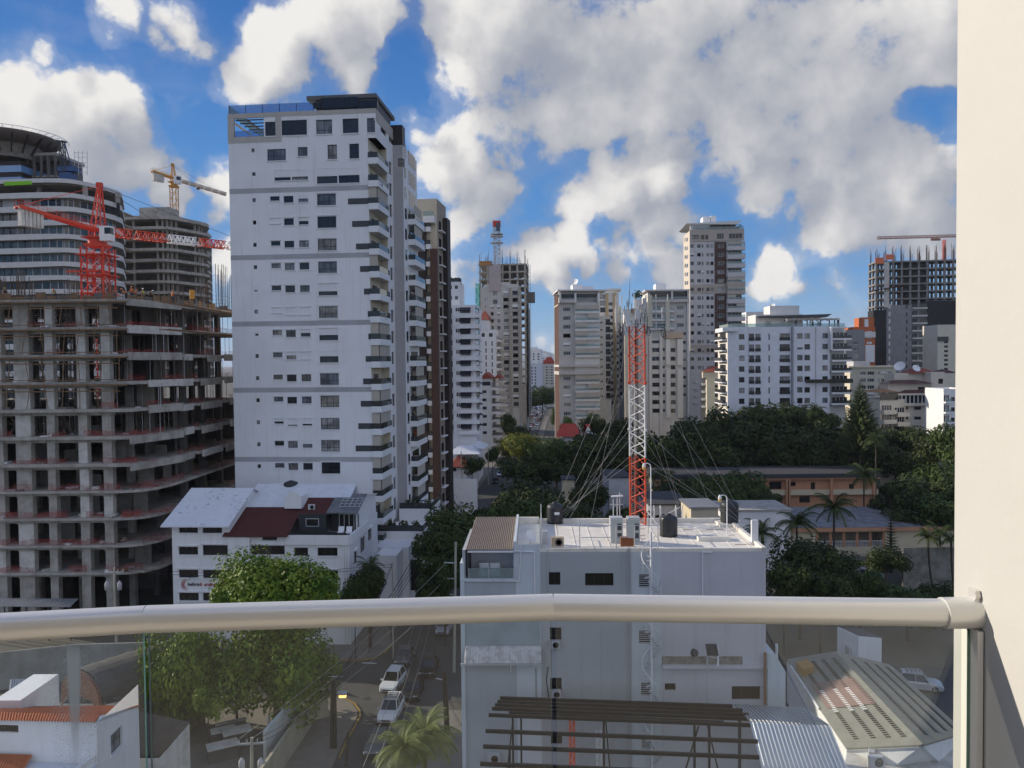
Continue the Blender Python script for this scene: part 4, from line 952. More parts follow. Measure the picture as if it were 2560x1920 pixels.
def person(pos, face, label, vest, trou, helmet, pose='stand', group=None):
    o = thing('person', label, 'person', pos, group); o.rotation_euler = (0, 0, face)
    bend = .75 if pose == 'bend' else 0; sb, cb_ = math.sin(bend), math.cos(bend)
    hip = V((0, 0, .92)); up = lambda t, x=0: V((x, -t * sb, .92 + t * cb_))
    J = [hip, up(.25), up(.47), up(.56), up(.66), up(.76), V((.10, 0, .86)), V((.13, .04, .48)), V((.14, 0, .07)), V((.15, -.16, .03)), V((-.10, 0, .86)), V((-.12, -.10 if pose != 'stand' else .02, .48)), V((-.13, .02, .07)), V((-.14, -.14, .03))]
    sh1, sh2 = up(.46, .19), up(.46, -.19)
    if pose == 'stand': arms = [sh1, sh1 + V((.06, .02, -.29)), sh1 + V((.05, -.12, -.52)), sh2, sh2 + V((-.06, .0, -.29)), sh2 + V((-.03, -.1, -.53))]
    else: arms = [sh1, sh1 + V((.05, -.12, -.26)), sh1 + V((0, -.36, -.34)), sh2, sh2 + V((-.05, -.12, -.26)), sh2 + V((0, -.34, -.36))]
    J += arms; E = [(0, 1), (1, 2), (2, 3), (3, 4), (4, 5), (0, 6), (6, 7), (7, 8), (8, 9), (0, 10), (10, 11), (11, 12), (12, 13), (2, 14), (14, 15), (15, 16), (2, 17), (17, 18), (18, 19)]
    Rr = [.14, .14, .15, .06, .085, .085, .10, .07, .05, .045, .10, .07, .05, .045, .07, .05, .042, .07, .05, .042]
    me = skin_mesh([tuple(j) for j in J], E, Rr, SKIN)
    body = bpy.data.objects.new('body', me); col.objects.link(body); body.parent = o
    tj = skin_mesh([tuple(q) for q in (hip, up(.25), up(.46), sh1, sh2)], [(0, 1), (1, 2), (2, 3), (2, 4)], [.165, .16, .172, .10, .10], vest)
    v = bpy.data.objects.new('jacket', tj); col.objects.link(v); v.parent = o
    lj = skin_mesh([tuple(q) for q in (hip, J[6], J[7], J[8], J[10], J[11], J[12])], [(0, 1), (1, 2), (2, 3), (0, 4), (4, 5), (5, 6)], [.15, .12, .09, .075, .12, .09, .075], trou)
    v = bpy.data.objects.new('trousers', lj); col.objects.link(v); v.parent = o
    if helmet:
        mb = MB(); c = J[5]; mb.lathe(c + V((0, 0, -.01)), [(.145, 0), (.115, .012), (.108, .06), (.07, .11), (.001, .125)], helmet, 12); h = mb.build('helmet', None); h.parent = o; h.location = (0, 0, 0)
        for q in h.data.vertices: q.co = q.co + V((0, 0, 0))
    for i, s in ((16, 1), (19, -1)):
        mb = MB()
        for f in range(5):
            a = J[i]; d = V((s * (f - 2) * .012, -.02, -.03)); mb.cyl(a + d * .5, a + d * 1.2 + V((0, 0, -.045 - .01 * (f == 2))), .009, SKIN, .006, n=5)
        h = mb.build('hand', None); h.parent = o; h.location = (0, 0, 0)
    return o
ztop_ = 7.3 + 35.3
HV = cloth('orange_vest', (.75, .15, .02)); HG = cloth('lime_vest', (.5, .5, .12)); JEANS = cloth('jeans', (.04, .06, .10)); KHAKI = cloth('khaki', (.2, .17, .11)); DARKC = cloth('dark', (.03, .03, .035)); PINK = cloth('pink_shirt', (.5, .16, .14)); WHITEC = cloth('white_shirt', (.6, .6, .6))
for (x, y, Y, lab, v, t, h, pose, fz) in (
    (1175, 1560, 101.2, 'worker in an orange vest and helmet standing on top of the edge formwork', HV, JEANS, HELM['orange'], 'stand', .4),
    (1180, 1470, 103.5, 'worker in orange bending over behind the one standing at the edge', HV, KHAKI, HELM['orange'], 'bend', 2.2),
    (1125, 1530, 102.5, 'worker in an orange vest stooping beside the pair at the edge', HV, DARKC, HELM['orange'], 'bend', -.9),
    (1275, 1550, 104, 'worker in a pale lime vest and white helmet on the top slab', HG, KHAKI, HELM['white'], 'stand', 1.2),
    (1325, 1555, 104.6, 'worker in dark clothes and white helmet stooping next to the lime vest', DARKC, DARKC, HELM['white'], 'bend', 1.9),
    (1543, 1580, 107.5, 'lone worker in an orange shirt and helmet near the slab edge on the right', HV, JEANS, HELM['orange'], 'stand', -.3),
    (1022, 1520, 103.5, 'worker in a pink shirt standing near the foot of the crane mast', PINK, JEANS, HELM['orange'], 'stand', .8),
    (490, 1530, 102, 'worker in a lime vest bending over the top formwork', HG, JEANS, HELM['orange'], 'bend', .2),
    (45, 1530, 101.5, 'worker in a yellow helmet at the far end of the top slab', DARKC, KHAKI, HELM['yellow'], 'stand', .5)):
    p = at(*A1(x, y), Y); person((p.x, p.y, ztop_ + .01), fz, lab, v, t, h, pose)
# ---------------------------------------------------------------- lattice helper and cranes
def lattice(mb, p, q, wd, m, nseg, up=V((0, 0, 1)), leg=.09, br=.05, tri=False, m2=None):
    p = V(p); q = V(q); d = (q - p); z = d.normalized(); x = z.cross(up)
    x = x.normalized() if x.length > .01 else V((1, 0, 0)); y = x.cross(z).normalized()
    cs = [(-1, -1), (1, -1), (1, 1), (-1, 1)] if not tri else [(-1, -.6), (1, -.6), (0, 1)]
    off = [(x * a + y * b) * wd / 2 for a, b in cs]; n = len(off)
    for o in off: mb.bar(p + o, q + o, leg, leg, m)
    for i in range(nseg):
        a = p + d * (i / nseg); b = p + d * ((i + 1) / nseg)
        for j in range(n):
            o1, o2 = off[j], off[(j + 1) % n]
            mb.bar(a + (o1 if i % 2 else o2), b + (o2 if i % 2 else o1), br, br, m2 or m); mb.bar(a + o1, a + o2, br, br, m)
def tower_crane(Y, base, slew, apex, cj, jib_mid, jib_end, mats, label, mast_w=2.2, zbase=0, segs=(), cabc=None):
    mm, jm = mats; JK = mast_w > 2.4; S = at(*slew, Y); A = at(*apex, Y)
    o = thing('tower_crane', label, 'crane', (S.x, S.y, zbase)); mb = MB()
    zsp = S.z; lattice(mb, (S.x, S.y, zbase), (S.x, S.y, zsp - 3), mast_w, mm, int((zsp - zbase) / 2.2), leg=.2, br=.1, m2=segs[0] if segs else None); mb.build('mast', o)
    if JK:
        mb = MB(); wj = mast_w * 1.55; lattice(mb, (S.x, S.y, zsp - 14), (S.x, S.y, zsp - 3.2), wj, mm, 4, leg=.22, br=.12)
        for zz in (4.6, 8.2, 11.5): mb.cb((S.x, S.y, zsp - zz), wj * 1.3, wj * 1.3, .15, mm)
        mb.bar((S.x - 4.6, S.y - 2, zsp - 7.6), (S.x + 1, S.y - 2, zsp - 7.4), .25, .3, mm); mb.build('climbing_frame', o)
    mb = MB(); mb.cb((S.x, S.y, zsp - 3), mast_w * 1.3, mast_w * 1.3, .5, mm); mb.cyl((S.x, S.y, zsp - 2.5), (S.x, S.y, zsp - 1.5), mast_w * .6, mm, n=16)
    mb.cb((S.x, S.y, zsp - 1.5), mast_w * 1.5, mast_w * 1.5, .2, mm); mb.build('slewing_ring', o)
    mb = MB(); h = mast_w * .42
    T = V((A.x, A.y, A.z))
    for a, b in ((-1, -1), (1, -1), (1, 1), (-1, 1)): mb.bar((S.x + a * h, S.y + b * h, zsp - 1.3), T + V((a * .25, b * .25, 0)), .2, .2, mm)
    for k in range(6):
        f = k / 6; g = (k + 1) / 6; l = lambda a, b, t: V((S.x + a * h, S.y + b * h, zsp - 1.3)).lerp(T + V((a * .25, b * .25, 0)), t)
        for (a, b), (c, d) in (((-1, -1), (1, -1)), ((1, -1), (1, 1)), ((1, 1), (-1, 1)), ((-1, 1), (-1, -1))): mb.bar(l(a, b, f), l(c, d, g), .09, .09, mm)
    mb.cb(T - V((0, 0, .2)), .9, .9, .8, mm); mb.build('cat_head', o)
    C = at(*cj[:2], cj[2]); d = (C - S); d.z = 0; mb = MB(); sd = V((-d.y, d.x, 0)).normalized() * .7
    s0 = V((S.x, S.y, zsp)); c0 = V((C.x, C.y, C.z))
    for s in (-1, 1): mb.bar(s0 + sd * s, c0 + sd * s, .28, .55, mm)
    for k in range(9): f = k / 8; mb.bar(s0.lerp(c0, f) - sd, s0.lerp(c0, f) + sd, .12, .12, mm)
    for s in (-1, 1):
        mb.bar(s0 + sd * s + V((0, 0, 1.1)), c0 + sd * s + V((0, 0, 1.1)), .05, .05, mm)
        for k in range(10): f = k / 9; q = s0.lerp(c0, f) + sd * s; mb.bar(q, q + V((0, 0, 1.1)), .05, .05, mm)
    mb.build('counter_jib', o)
    mb = MB(); dd = d.normalized()
    for k in range(6): q = c0 - dd * (.9 + k * .62); mb.box(q - sd * .8 - V((0, 0, 3.1)), dd * .5, sd * 1.6, (0, 0, 3.0), CONCL)
    mb.build('counterweight', o)
    M = at(*jib_mid[:2], jib_mid[2]); E = at(*jib_end[:2], jib_end[2]); j0 = V((S.x, S.y, zsp - .2)); n = 7
    for k in range(n):
        a = j0.lerp(E, k / n + .015); b = j0.lerp(E, (k + 1) / n); mb = MB(); lattice(mb, a, b, 1.9 if JK else 1.3, jm[k % len(jm)], 7, leg=.17, br=.11, tri=True); mb.build('jib_section', o)
    mb = MB()
    for f in (.35, .72): mb.tube([T, j0.lerp(E, f) + V((0, 0, .8))], .045, DGREY, 4)
    for s in (-1, 1): mb.tube([T, c0 + sd * s], .05, mm, 4)
    mb.build('tie_cable', o)
    mb = MB(); q = j0.lerp(E, .45); mb.cb(q - V((0, 0, 1.2)), 1, .6, .5, DGREY); mb.build('trolley', o)
    q2 = at(*(cabc or slew), Y - 1.6); mb = MB(); c = V((q2.x, q2.y, q2.z)); mb.box(c + V((-.9, -.7, -1.6)), (1.9, 0, 0), (0, 1.6, 0), (0, 0, 2.6), WHITE); mb.box(c + V((.0, -.72, -.4)), (1.02, 0, 0), (0, 1.2, 0), (0, 0, 1.1), DPANE); mb.build('operator_cabin', o)
    return o, j0, E
YEL = mat('crane_yellow', (.55, .27, .04), .6)
o, j0, E = tower_crane(140, None, A1(868, 985), A1(888, 590), (*A1(150, 770), 128), (*A1(1450, 990), 150), (*A1(2700, 1200), 176), (RED, [RED, RED, WHITE, RED, WHITE, RED, WHITE]), 'red and white tower crane rising behind the raw concrete building', 2.6, segs=[WHITE], cabc=A1(950, 1000))
mb = MB(); q = j0.lerp(E, .40); mb.tube([q + V((.0, 0, -1.2)), q - V((0, 0, 9.5))], .03, DGREY, 4); mb.build('hoist_rope', o); mb = MB(); mb.cb(q - V((0, 0, 11.3)), .9, .5, 1.8, YEL, .5); mb.build('hook_block', o)
CW = mat('crane_pale', (.5, .42, .34), .6)
tower_crane(262, None, A1(1550, 520), A1(1540, 405), (*A1(1352, 455), 256), (*A1(1800, 580), 266), (*A1(2018, 664), 272), (YEL, [CW]), 'yellow tower crane standing on the second concrete block', 2.0, zbase=70, cabc=A1(1582, 528))
# ---------------------------------------------------------------- tower with curved white bands and helipad
def banded(name, label, plan, z0, z1, h, top, wallm, bandm, glassm, bh, setb=1.6, n_wave=True):
    c = V((sum(p[0] for p in plan) / len(plan), sum(p[1] for p in plan) / len(plan), 0)); o = thing(name, label, 'building', c)
    P = [V((p[0], p[1])) for p in plan]
    # smooth the plan corner
    pts = []
    for i, p in enumerate(P):
        if 0 < i < len(P) - 1:
            a = p + (P[i - 1] - p).normalized() * min(5, (P[i - 1] - p).length / 2); b = p + (P[i + 1] - p).normalized() * min(5, (P[i + 1] - p).length / 2)
            for k in range(5): t = k / 4; pts.append(a * (1 - t) ** 2 + p * 2 * t * (1 - t) + b * t * t)
        else: pts.append(p)
    def inset(e):
        out = []
        for i, p in enumerate(pts):
            t = (pts[min(i + 1, len(pts) - 1)] - pts[max(i - 1, 0)]).normalized(); out.append(p + V((-t.y, t.x)) * e)
        return out
    inn = inset(setb); core = inset(setb + .02); n = int((z1 - z0) / h)
    back = [V((pts[-1].x - 2, pts[-1].y + 10)), V((pts[0].x, pts[0].y + 30))]
    return o, pts, inn, back, n
def ring(mb, pts, back, z0, z1, m):
    poly = [V((p.x, p.y, z0)) for p in pts + back]; mb.prism(poly, (0, 0, z1 - z0), m)
def heli():
    plan = [(-150, 193), (-113, 189.5), (-106.5, 190.5), (-101.8, 204), (-111, 224)]
    z1 = at(*A1(600, 520), 190).z; h = 3.36
    o, pts, inn, back, n = banded('helipad_tower', 'curved office tower with white wavy bands and a round helipad on top', plan, 20, z1, h, 0, GREYP, WHITE, BLUEG, 1.2)
    BW2 = mat('pale_band', (.62, .61, .59), .8, var=.1, streak=.12)
    for i in range(17):
        zt = z1 - i * h
        if zt < 18: break
        big = i == 0
        mb = MB(); bh = 1.25 if not big else 1.0
        off = lambda k: (0 if big else .45 * math.sin(k * .5 + i * .3))
        for a, b in zip(pts, pts[1:]):
            k = pts.index(a)
            mb.face([V((a.x, a.y, zt - bh - off(k) * .3)), V((b.x, b.y, zt - bh - off(k + 1) * .3)), V((b.x, b.y, zt)), V((a.x, a.y, zt))], BW2, True)
        ring(mb, inn, back, zt - bh - .15, zt - bh + .1, CONC)
        for a, b, c, d in zip(pts, pts[1:], inn, inn[1:]):
            mb.face([V((a.x, a.y, zt - bh)), V((c.x, c.y, zt - bh)), V((d.x, d.y, zt - bh)), V((b.x, b.y, zt - bh))], CONC)
            mb.face([V((a.x, a.y, zt)), V((b.x, b.y, zt)), V((d.x, d.y, zt)), V((c.x, c.y, zt))], CONC)
        mb.build('floor_band', o)
        if i > 0:
            mb = MB()
            for a, b in zip(inn, inn[1:]):
                F = Fac(a, b); L = F.L; nn = max(1, round(L / 1.9))
                for j in range(nn):
                    u0, u1 = L * j / nn, L * (j + 1) / nn
                    if i > 1 or j % 3 == 0:
                        mb.face([F.p(u0 + .1, zt - h + .1), F.p(u1 - .1, zt - h + .1), F.p(u1 - .1, zt - bh - .15), F.p(u0 + .1, zt - bh - .15)], BLUEG if i > 1 else DPANE)
                        F.box(mb, u0 - .1, u0 + .1, zt - h, zt - bh - .15, -.1, .12, BLACK if j % 3 else GREYP)
                    else: mb.face([F.p(u0, zt - h + .1), F.p(u1, zt - h + .1), F.p(u1, zt - bh - .15), F.p(u0, zt - bh - .15)], GREYP)
            mb.build('window_band', o)
    mb = MB(); ring(mb, inn, back, 0, 20, CONC); mb.build('base', o)
    for (x, y) in ((1050, 680), (758, 590), (350, 560)):
        q = at(*A1(x, y), 192 + (10 if x > 1000 else 2)); mb = MB(); mb.cb((q.x, q.y, z1 - h - .2), .9, .9, h - .8, CONC); mb.build('column', o)
    F = Fac(pts[-2], pts[-1]); mb = MB(); a = Fac((-105, 198), (-101.5, 208)); r = a.rect(915, 700, 1062, 868, A1); a.box(mb, r[0], r[2], r[1], r[3], .3, .4, BLACKNET); mb.build('shade_net', o)
    q0 = at(*A1(40, 570), 190); mb = MB(); mb.bar(q0, at(*A1(285, 560), 190), .3, .9, mat('lime_sheet', (.22, .55, .02), .7)); mb.build('lime_sheet', o)
    # upper storeys with blue glass and the round helipad
    mb = MB(); g = Bl(196, -60, A1(235, 400)[0], 12); za, zb = z1, g.z(*A1(120, 315))
    for k in range(2): g.F.box(mb, 0, g.W, za + k * 2.9 + .2, za + k * 2.9 + 1.9, -10, -.02, mat('blue_mirror_glass', (.16, .32, .58), .15, spec=.8, var=.1)); g.F.box(mb, -.1, g.W + .1, za + k * 2.9 + 1.9, za + k * 2.9 + 2.9, -10, .1, DBROWN)
    mb.build('glass_storey', o)
    g2 = Bl(199, A1(215, 300)[0], A1(545, 300)[0], 12); mb = MB(); zc = g2.z(*A1(400, 290))
    g2.F.box(mb, 0, g2.W, zc - .7, zc, -12, 0, CONC)
    for k in range(6): g2.F.box(mb, k * g2.W / 5.3, k * g2.W / 5.3 + .5, z1, zc - .7, -.6, -.05, CONCD)
    g2.F.box(mb, 0, g2.W, z1, zc - .8, -11, -6, CONCD); g2.F.box(mb, .5, g2.W, z1 + 2.6, z1 + 2.9, -8, -.1, CONC); mb.build('upper_frame', o)
    c = at(*A1(80, 180), 201); rr = 11.5; HP = mat('helipad_underside', (.12, .10, .09), .85, var=.3)
    mb = MB(); mb.lathe((c.x, c.y, c.z), [(.1, -2.2), (rr * .8, -1.9), (rr, -.5), (rr, .25), (.1, .26)], HP, 40); mb.build('helipad', o)
    mb = MB(); mb.lathe((c.x, c.y, c.z), [(rr * .62, -5.6), (rr * .66, -2.0)], INFILL, 32); mb.build('helipad_drum', o)
    mb = MB()
    for k in range(40):
        t = 2 * math.pi * k / 40; d = V((math.cos(t), math.sin(t), 0)); mb.bar(c + d * rr, c + d * (rr + 2) + V((0, 0, .5)), .1, .1, LGREY); mb.bar(c + d * (rr + 2) + V((0, 0, .5)), c + V((math.cos(t + .157), math.sin(t + .157), 0)) * (rr + 2) + V((0, 0, .5)), .1, .1, LGREY)
    for k in range(20): t = 2 * math.pi * k / 20; d = V((math.cos(t), math.sin(t), 0)); mb.bar(c + d * rr * .66 + V((0, 0, -4.5)), c + d * rr * .97 + V((0, 0, -.6)), .35, .35, DBROWN)
    mb.build('safety_rim', o)
    # blue derrick crane and scaffold on the roof
    BL = mat('crane_blue', (.04, .09, .22), .5); p0 = at(*A1(610, 490), 196); p0.z = z1
    o2 = thing('derrick_crane', 'small blue derrick crane on the roof of the helipad tower', 'crane', p0)
    mb = MB(); mb.cb(p0, 3.0, 3, 2.6, BL); mb.cb(p0 + V((.3, 0, 2.9)), 4.2, 3, 1.2, BL); mb.build('machine_house', o2)
    mb = MB(); a = at(*A1(575, 470), 195); b = at(*A1(545, 185), 195); lattice(mb, a, b, 1.0, DGREY, 9, leg=.16, br=.09); b2 = at(*A1(575, 200), 195); mb.bar(at(*A1(648, 450), 195), b2, .2, .2, BL); mb.bar(b + V((-1.2, 0, 0)), b2 + V((.5, 0, 0)), .3, .5, DGREY); mb.build('boom', o2)
    o3 = thing('scaffold_tower', 'thin pale scaffold tower on the roof of the helipad tower', 'scaffold', at(*A1(720, 495), 196)); mb = MB(); a, b = A1(665, 490), A1(778, 270)
    for x in (665, 700, 735, 778): mb.bar(at(*A1(x, 492), 196), at(*A1(x, 272), 196), .09, .09, LGREY)
    for y in (290, 330, 375, 420, 465): mb.bar(at(*A1(660, y), 196), at(*A1(782, y + 6), 196), .08, .08, LGREY)
    for k, x in enumerate((665, 700, 735)): mb.bar(at(*A1(x, 290 + 40 * k), 196), at(*A1(x + 38, 330 + 45 * k), 196), .06, .06, LGREY)
    mb.build('frame', o3)
heli()
def block2():
    plan = [(-134, 249), (-108.5, 246), (-101, 262), (-108, 276)]; z1 = at(*A1(1500, 850), 247).z; h = 3.42
    o, pts, inn, back, n = banded('concrete_block', 'second raw concrete block with rounded open floors behind the red crane jib', plan, 20, z1, h, 0, CONC, CONC, DPANE, .8, setb=2.2)
    for i in range(16):
        zt = z1 - i * h
        if zt < 25: break
        mb = MB(); ring(mb, pts, back, zt - (.9 if i else 1.1), zt, CONC); mb.build('floor_slab', o)
        mb = MB()
        for j in range(0, len(inn) - 1):
            a, b = inn[j], inn[j + 1]; L = (b - a).length
            for k in range(max(1, int(L / 4.2))): q = a + (b - a).normalized() * (k * 4.2 + .3); mb.cb((q.x, q.y, zt - h), .6, .6, h - .9, CONC)
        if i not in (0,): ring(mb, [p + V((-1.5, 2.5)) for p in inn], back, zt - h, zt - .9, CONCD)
        mb.build('columns_and_core', o)
    mb = MB(); q = at(*A1(1420, 830), 252); mb.cb((q.x, q.y, z1), 10, 6, 3, CONC, -.1); mb.build('roof_core', o)
block2()
# ================================================================ towers in the middle distance
def grid(F, rg, cols, y0, dy, n, h, xm=None):
    out = []
    ym = y0 + dy * (n - 1) / 2
    for i in range(n):
        for (a, b) in cols:
            ua = F.uz(*rg(a, ym))[0]; ub = F.uz(*rg(b, ym))[0]; um = rg((a + b) / 2 if xm is None else xm, 0)[0]
            z1 = F.uz(um, rg(0, y0 + dy * i)[1])[1]; z0 = F.uz(um, rg(0, y0 + dy * i + h)[1])[1]
            if z0 > .5: out.append((min(ua, ub), z0, max(ua, ub), z1))
    return out
def fb(name, label, Y, rg, xL, xR, yT, D, wall, fr=(), lf=(), rt=(), phi=PHI, z0=0, mroof=None, lm=None, rm=None, shp=.0, seed=1, par_h=.6, ori=None):
    b = Bl(Y, rg(xL, 0)[0], rg(xR, 0)[0], D, phi); zt = b.z(*rg((xL + xR) / 2, yT))
    o = ori or thing(name, label, 'building', (b.c.x, b.c.y, 0)); rn = random.Random(seed)
    hs = {}
    for key, F, sp in (('F', b.F, fr), ('L', b.L, lf), ('R', b.R, rt)):
        hs[key] = []
        for (cols, y0, dy, n, h, kw) in sp:
            for r in grid(F, kw.get('rg', rg), cols, y0, dy, n, h): hs[key].append((r, kw))
    b.shell(o, z0, zt, wall, [r for r, k in hs['F']], [r for r, k in hs['L']], [r for r, k in hs['R']], mroof=mroof, msl=lm, msr=rm, par_h=par_h)
    for key, F in (('F', b.F), ('L', b.L), ('R', b.R)):
        for r, kw in hs[key]:
            k = {q: v for q, v in kw.items() if q not in ('rg', 'sh')}
            s = 0
            if rn.random() < kw.get('sh', shp): s = rn.choice([1, 1, .5, .6])
            F.window(r, o, k.pop('nm', 2), k.pop('tr', 0), shut=s, **k)
    b.o = o; b.zt = zt; return b
def balcs(b, F, rg, x0, x1, y0, dy, n, hp, dep, wallm, glass=None, gh=.9, back=None, blind=0., seed=1, hr=None, name='balcony'):
    rn = random.Random(seed); ym = y0 + dy * (n - 1) / 2
    ua = F.uz(*rg(x0, ym))[0]; ub = F.uz(*rg(x1, ym))[0]; ua, ub = min(ua, ub), max(ua, ub)
    for i in range(n):
        um = rg((x0 + x1) / 2, 0)[0]; z1 = F.uz(um, rg(0, y0 + dy * i)[1])[1]; z0 = F.uz(um, rg(0, y0 + dy * i + hp)[1])[1]; zu = F.uz(um, rg(0, y0 + dy * (i - 1) + hp)[1])[1]
        if z0 < .5: continue
        q = thing(name, None, None, F.p((ua + ub) / 2, z0, 0)); q.parent = b.o; q.location = V(q['_o']) - V(b.o['_o'])
        mb = MB(); F.box(mb, ua, ub, z0, z1, .002, dep, wallm); mb.build('parapet', q)
        if glass: mb = MB(); F.box(mb, ua + .02, ub - .02, z1 + .01, z1 + gh, dep - .08, dep - .05, glass); mb.build('balustrade', q)
        if back:
            mb = MB(); w_ = ub - ua; nn = max(1, int(w_ / 4.5))
            for j in range(nn):
                a = ua + w_ * (j + .12) / nn; c = ua + w_ * (j + .88) / nn; F.box(mb, a, c, z1 - .4, min(z1 + 1.6, zu - .2), .002, .03, back)
                for t in range(1, 4): F.box(mb, a + (c - a) * t / 4 - .05, a + (c - a) * t / 4 + .05, z1 - .4, min(z1 + 1.6, zu - .2), .031, .06, WHITE)
            mb.build('balcony_door', q)
        if blind:
            mb = MB(); nn = max(1, round((ub - ua) / 4.5))
            for j in range(nn):
                if rn.random() < blind: F.box(mb, ua + (ub - ua) * j / nn + .06, ua + (ub - ua) * (j + 1) / nn - .06, z1 + rn.choice([.15, .3, .8]), zu - .02, dep - .2, dep - .17, BLIND)
            if mb.v: mb.build('blind', q)
def pblock(b, rg, x0, y0, x1, y1, d0, D, m, name='roof_block', F=None):
    F = F or b.F; u0, zb = F.uz(*rg(x0, y1)); u1, zt = F.uz(*rg(x1, y0)); mb = MB(); zb = min(zb, b.zt + .05)
    zt += max(0, zt - 34) * d0 / max(60, F.A.y) + (.5 if d0 > 1 else 0)
    mb.box(F.p(u0, zb, -d0), F.t3 * (u1 - u0), -F.n3 * D, (0, 0, zt - zb), m); return mb.build(name, b.o)
def dish(pos, r, label, az=0):
    o = thing('satellite_dish', label, 'satellite dish', pos); d = V((math.sin(az), -math.cos(az), .7)).normalized(); c = V(pos) + V((0, 0, r * 1.05)); mb = MB()
    x = d.orthogonal().normalized(); y = d.cross(x); rings = []
    for k in range(5):
        rr = r * k / 4 + .001; rings.append([c + (x * math.cos(t * math.pi / 8) + y * math.sin(t * math.pi / 8)) * rr + d * (rr * rr / r * .35) for t in range(16)])
    for a, bb in zip(rings, rings[1:]):
        for t in range(16): mb.face([a[t], a[(t + 1) % 16], bb[(t + 1) % 16], bb[t]], WHITE, True)
    mb.build('reflector', o); mb = MB(); mb.cyl(pos, c, r * .06, LGREY); mb.bar(c - x * r * .8, c + d * r * .9, r * .03, r * .03, LGREY); mb.build('stand', o); return o
AWN = mat('dark_awning', (.012, .016, .028), .8)
# white building with dark awnings
b = fb('awning_building', 'white apartment block with dark blue awnings over its windows beside the brown fins', 216, B2, 190, 575, -195, 16, WHITE,
    [([(318, 340), (345, 362)], -160, 139.5, 12, 46, dict(nm=1, dep=.15)), ([(378, 512)], -155, 139.5, 12, 62, dict(nm=4)), ([(225, 275)], -155, 139.5, 12, 80, dict(nm=1, gm=DPANE))],
    rt=[([(585, 632)], -150, 139, 12, 58, dict(nm=2))], seed=3)
for i in range(12):
    z = b.z(*B2(445, -155 + 139.5 * i)); ua, ub = b.F.uz(*B2(372, 600))[0], b.F.uz(*B2(520, 600))[0]; P = b.F.p; mb = MB()
    if z < 3: continue
    mb.face([P(ua, z + .25, .01), P(ub, z + .25, .01), P(ub, z - .5, 1.3), P(ua, z - .5, 1.3)], AWN); mb.face([P(ua, z - .5, 1.3), P(ub, z - .5, 1.3), P(ub, z - .85, 1.3), P(ua, z - .85, 1.3)], AWN); mb.build('awning', b.o)
    mb = MB(); Q = b.R.p; mb.face([Q(.2, z + .25, .01), Q(5.2, z + .25, .01), Q(5.2, z - .4, 1.5), Q(.2, z - .4, 1.5)], AWN); mb.build('awning', b.o)
    mb = MB(); b.F.box(mb, ua - .3, b.W + .9, z - 2.7, z - 1.65, .002, .9, WHITE); b.R.box(mb, 0, 6, z - 2.7, z - 1.65, .002, .9, WHITE); mb.build('balcony', b.o)
    mb = MB(); b.F.box(mb, b.F.uz(*B2(222, 600))[0], b.F.uz(*B2(278, 600))[0], z - 2.5, z - 1.5, .002, .5, LGREY); mb.build('service_balcony', b.o)
g = fb('', '', 219, B1, 200, 375, 975, 10, WHITE, [([(300, 342)], 1020, 140, 2, 45, dict(nm=2)), ([(220, 262)], 1020, 140, 2, 45, dict(nm=2))], z0=b.zt - .3, ori=b.o)
for x in (232, 290, 325): tank(g.F.p(g.F.uz(*B1(x, 970))[0], g.zt - .5, -3), .9, 2.0, 'small pale water tank on top of the block with dark awnings', 'tanks on the awning block')
# white block with slit windows and red hip roof, terraces with cream umbrellas
b = fb('slit_window_block', 'white block with tall slit windows and a small red hip roof', 318, B2, 632, 842, 130, 14, WHITE,
    [([(650, 695), (750, 798)], 172, 90, 1, 50, dict(nm=3)), ([(704, 719), (784, 799)], 280, 91, 5, 62, dict(nm=1, gm=DPANE))], seed=4)
balcs(b, b.R, B2, 850, 905, 265, 92, 6, 30, 1.2, WHITE, SMOKE, .6, DPANE)
mb = MB(); q = b.F; za = b.zt; A, Bq = -1, q.uz(*B2(760, 100))[0]
ap = q.p((A + Bq) / 2, za + 8.5, -7)
for u0, u1, d0, d1 in ((A, Bq, .5, .5), (Bq, Bq, .5, -14), (Bq, A, -14, -14), (A, A, -14, .5)): mb.face([q.p(u0, za + 4.2, d0), q.p(u1, za + 4.2, d1), ap], REDR if 0 else mat('red_tile_roof', (.28, .07, .04), .85, var=.3))
mb.box(q.p(0, za - .3, 0), q.t3 * (Bq - .6), -q.n3 * 13, (0, 0, 4.55), WHITE); mb.build('hip_roof', b.o)
RTILE = MC['red_tile_roof']
b = fb('umbrella_block', 'low white block whose stacked terraces carry rows of cream umbrellas', 262, B2, 636, 795, 775, 14, mat('warm_white', (.66, .64, .60), .8, streak=.12),
    [([(648, 720)], 925, 108, 6, 38, dict(nm=2, gm=DPANE)), ([(648, 768)], 812, 10, 1, 52, dict(nm=1, gm=DPANE))], rt=[([(800, 830)], 810, 107, 7, 70, dict(nm=1, gm=DPANE))], seed=2)
CUMB = mat('umbrella_canvas', (.62, .55, .46), .9)
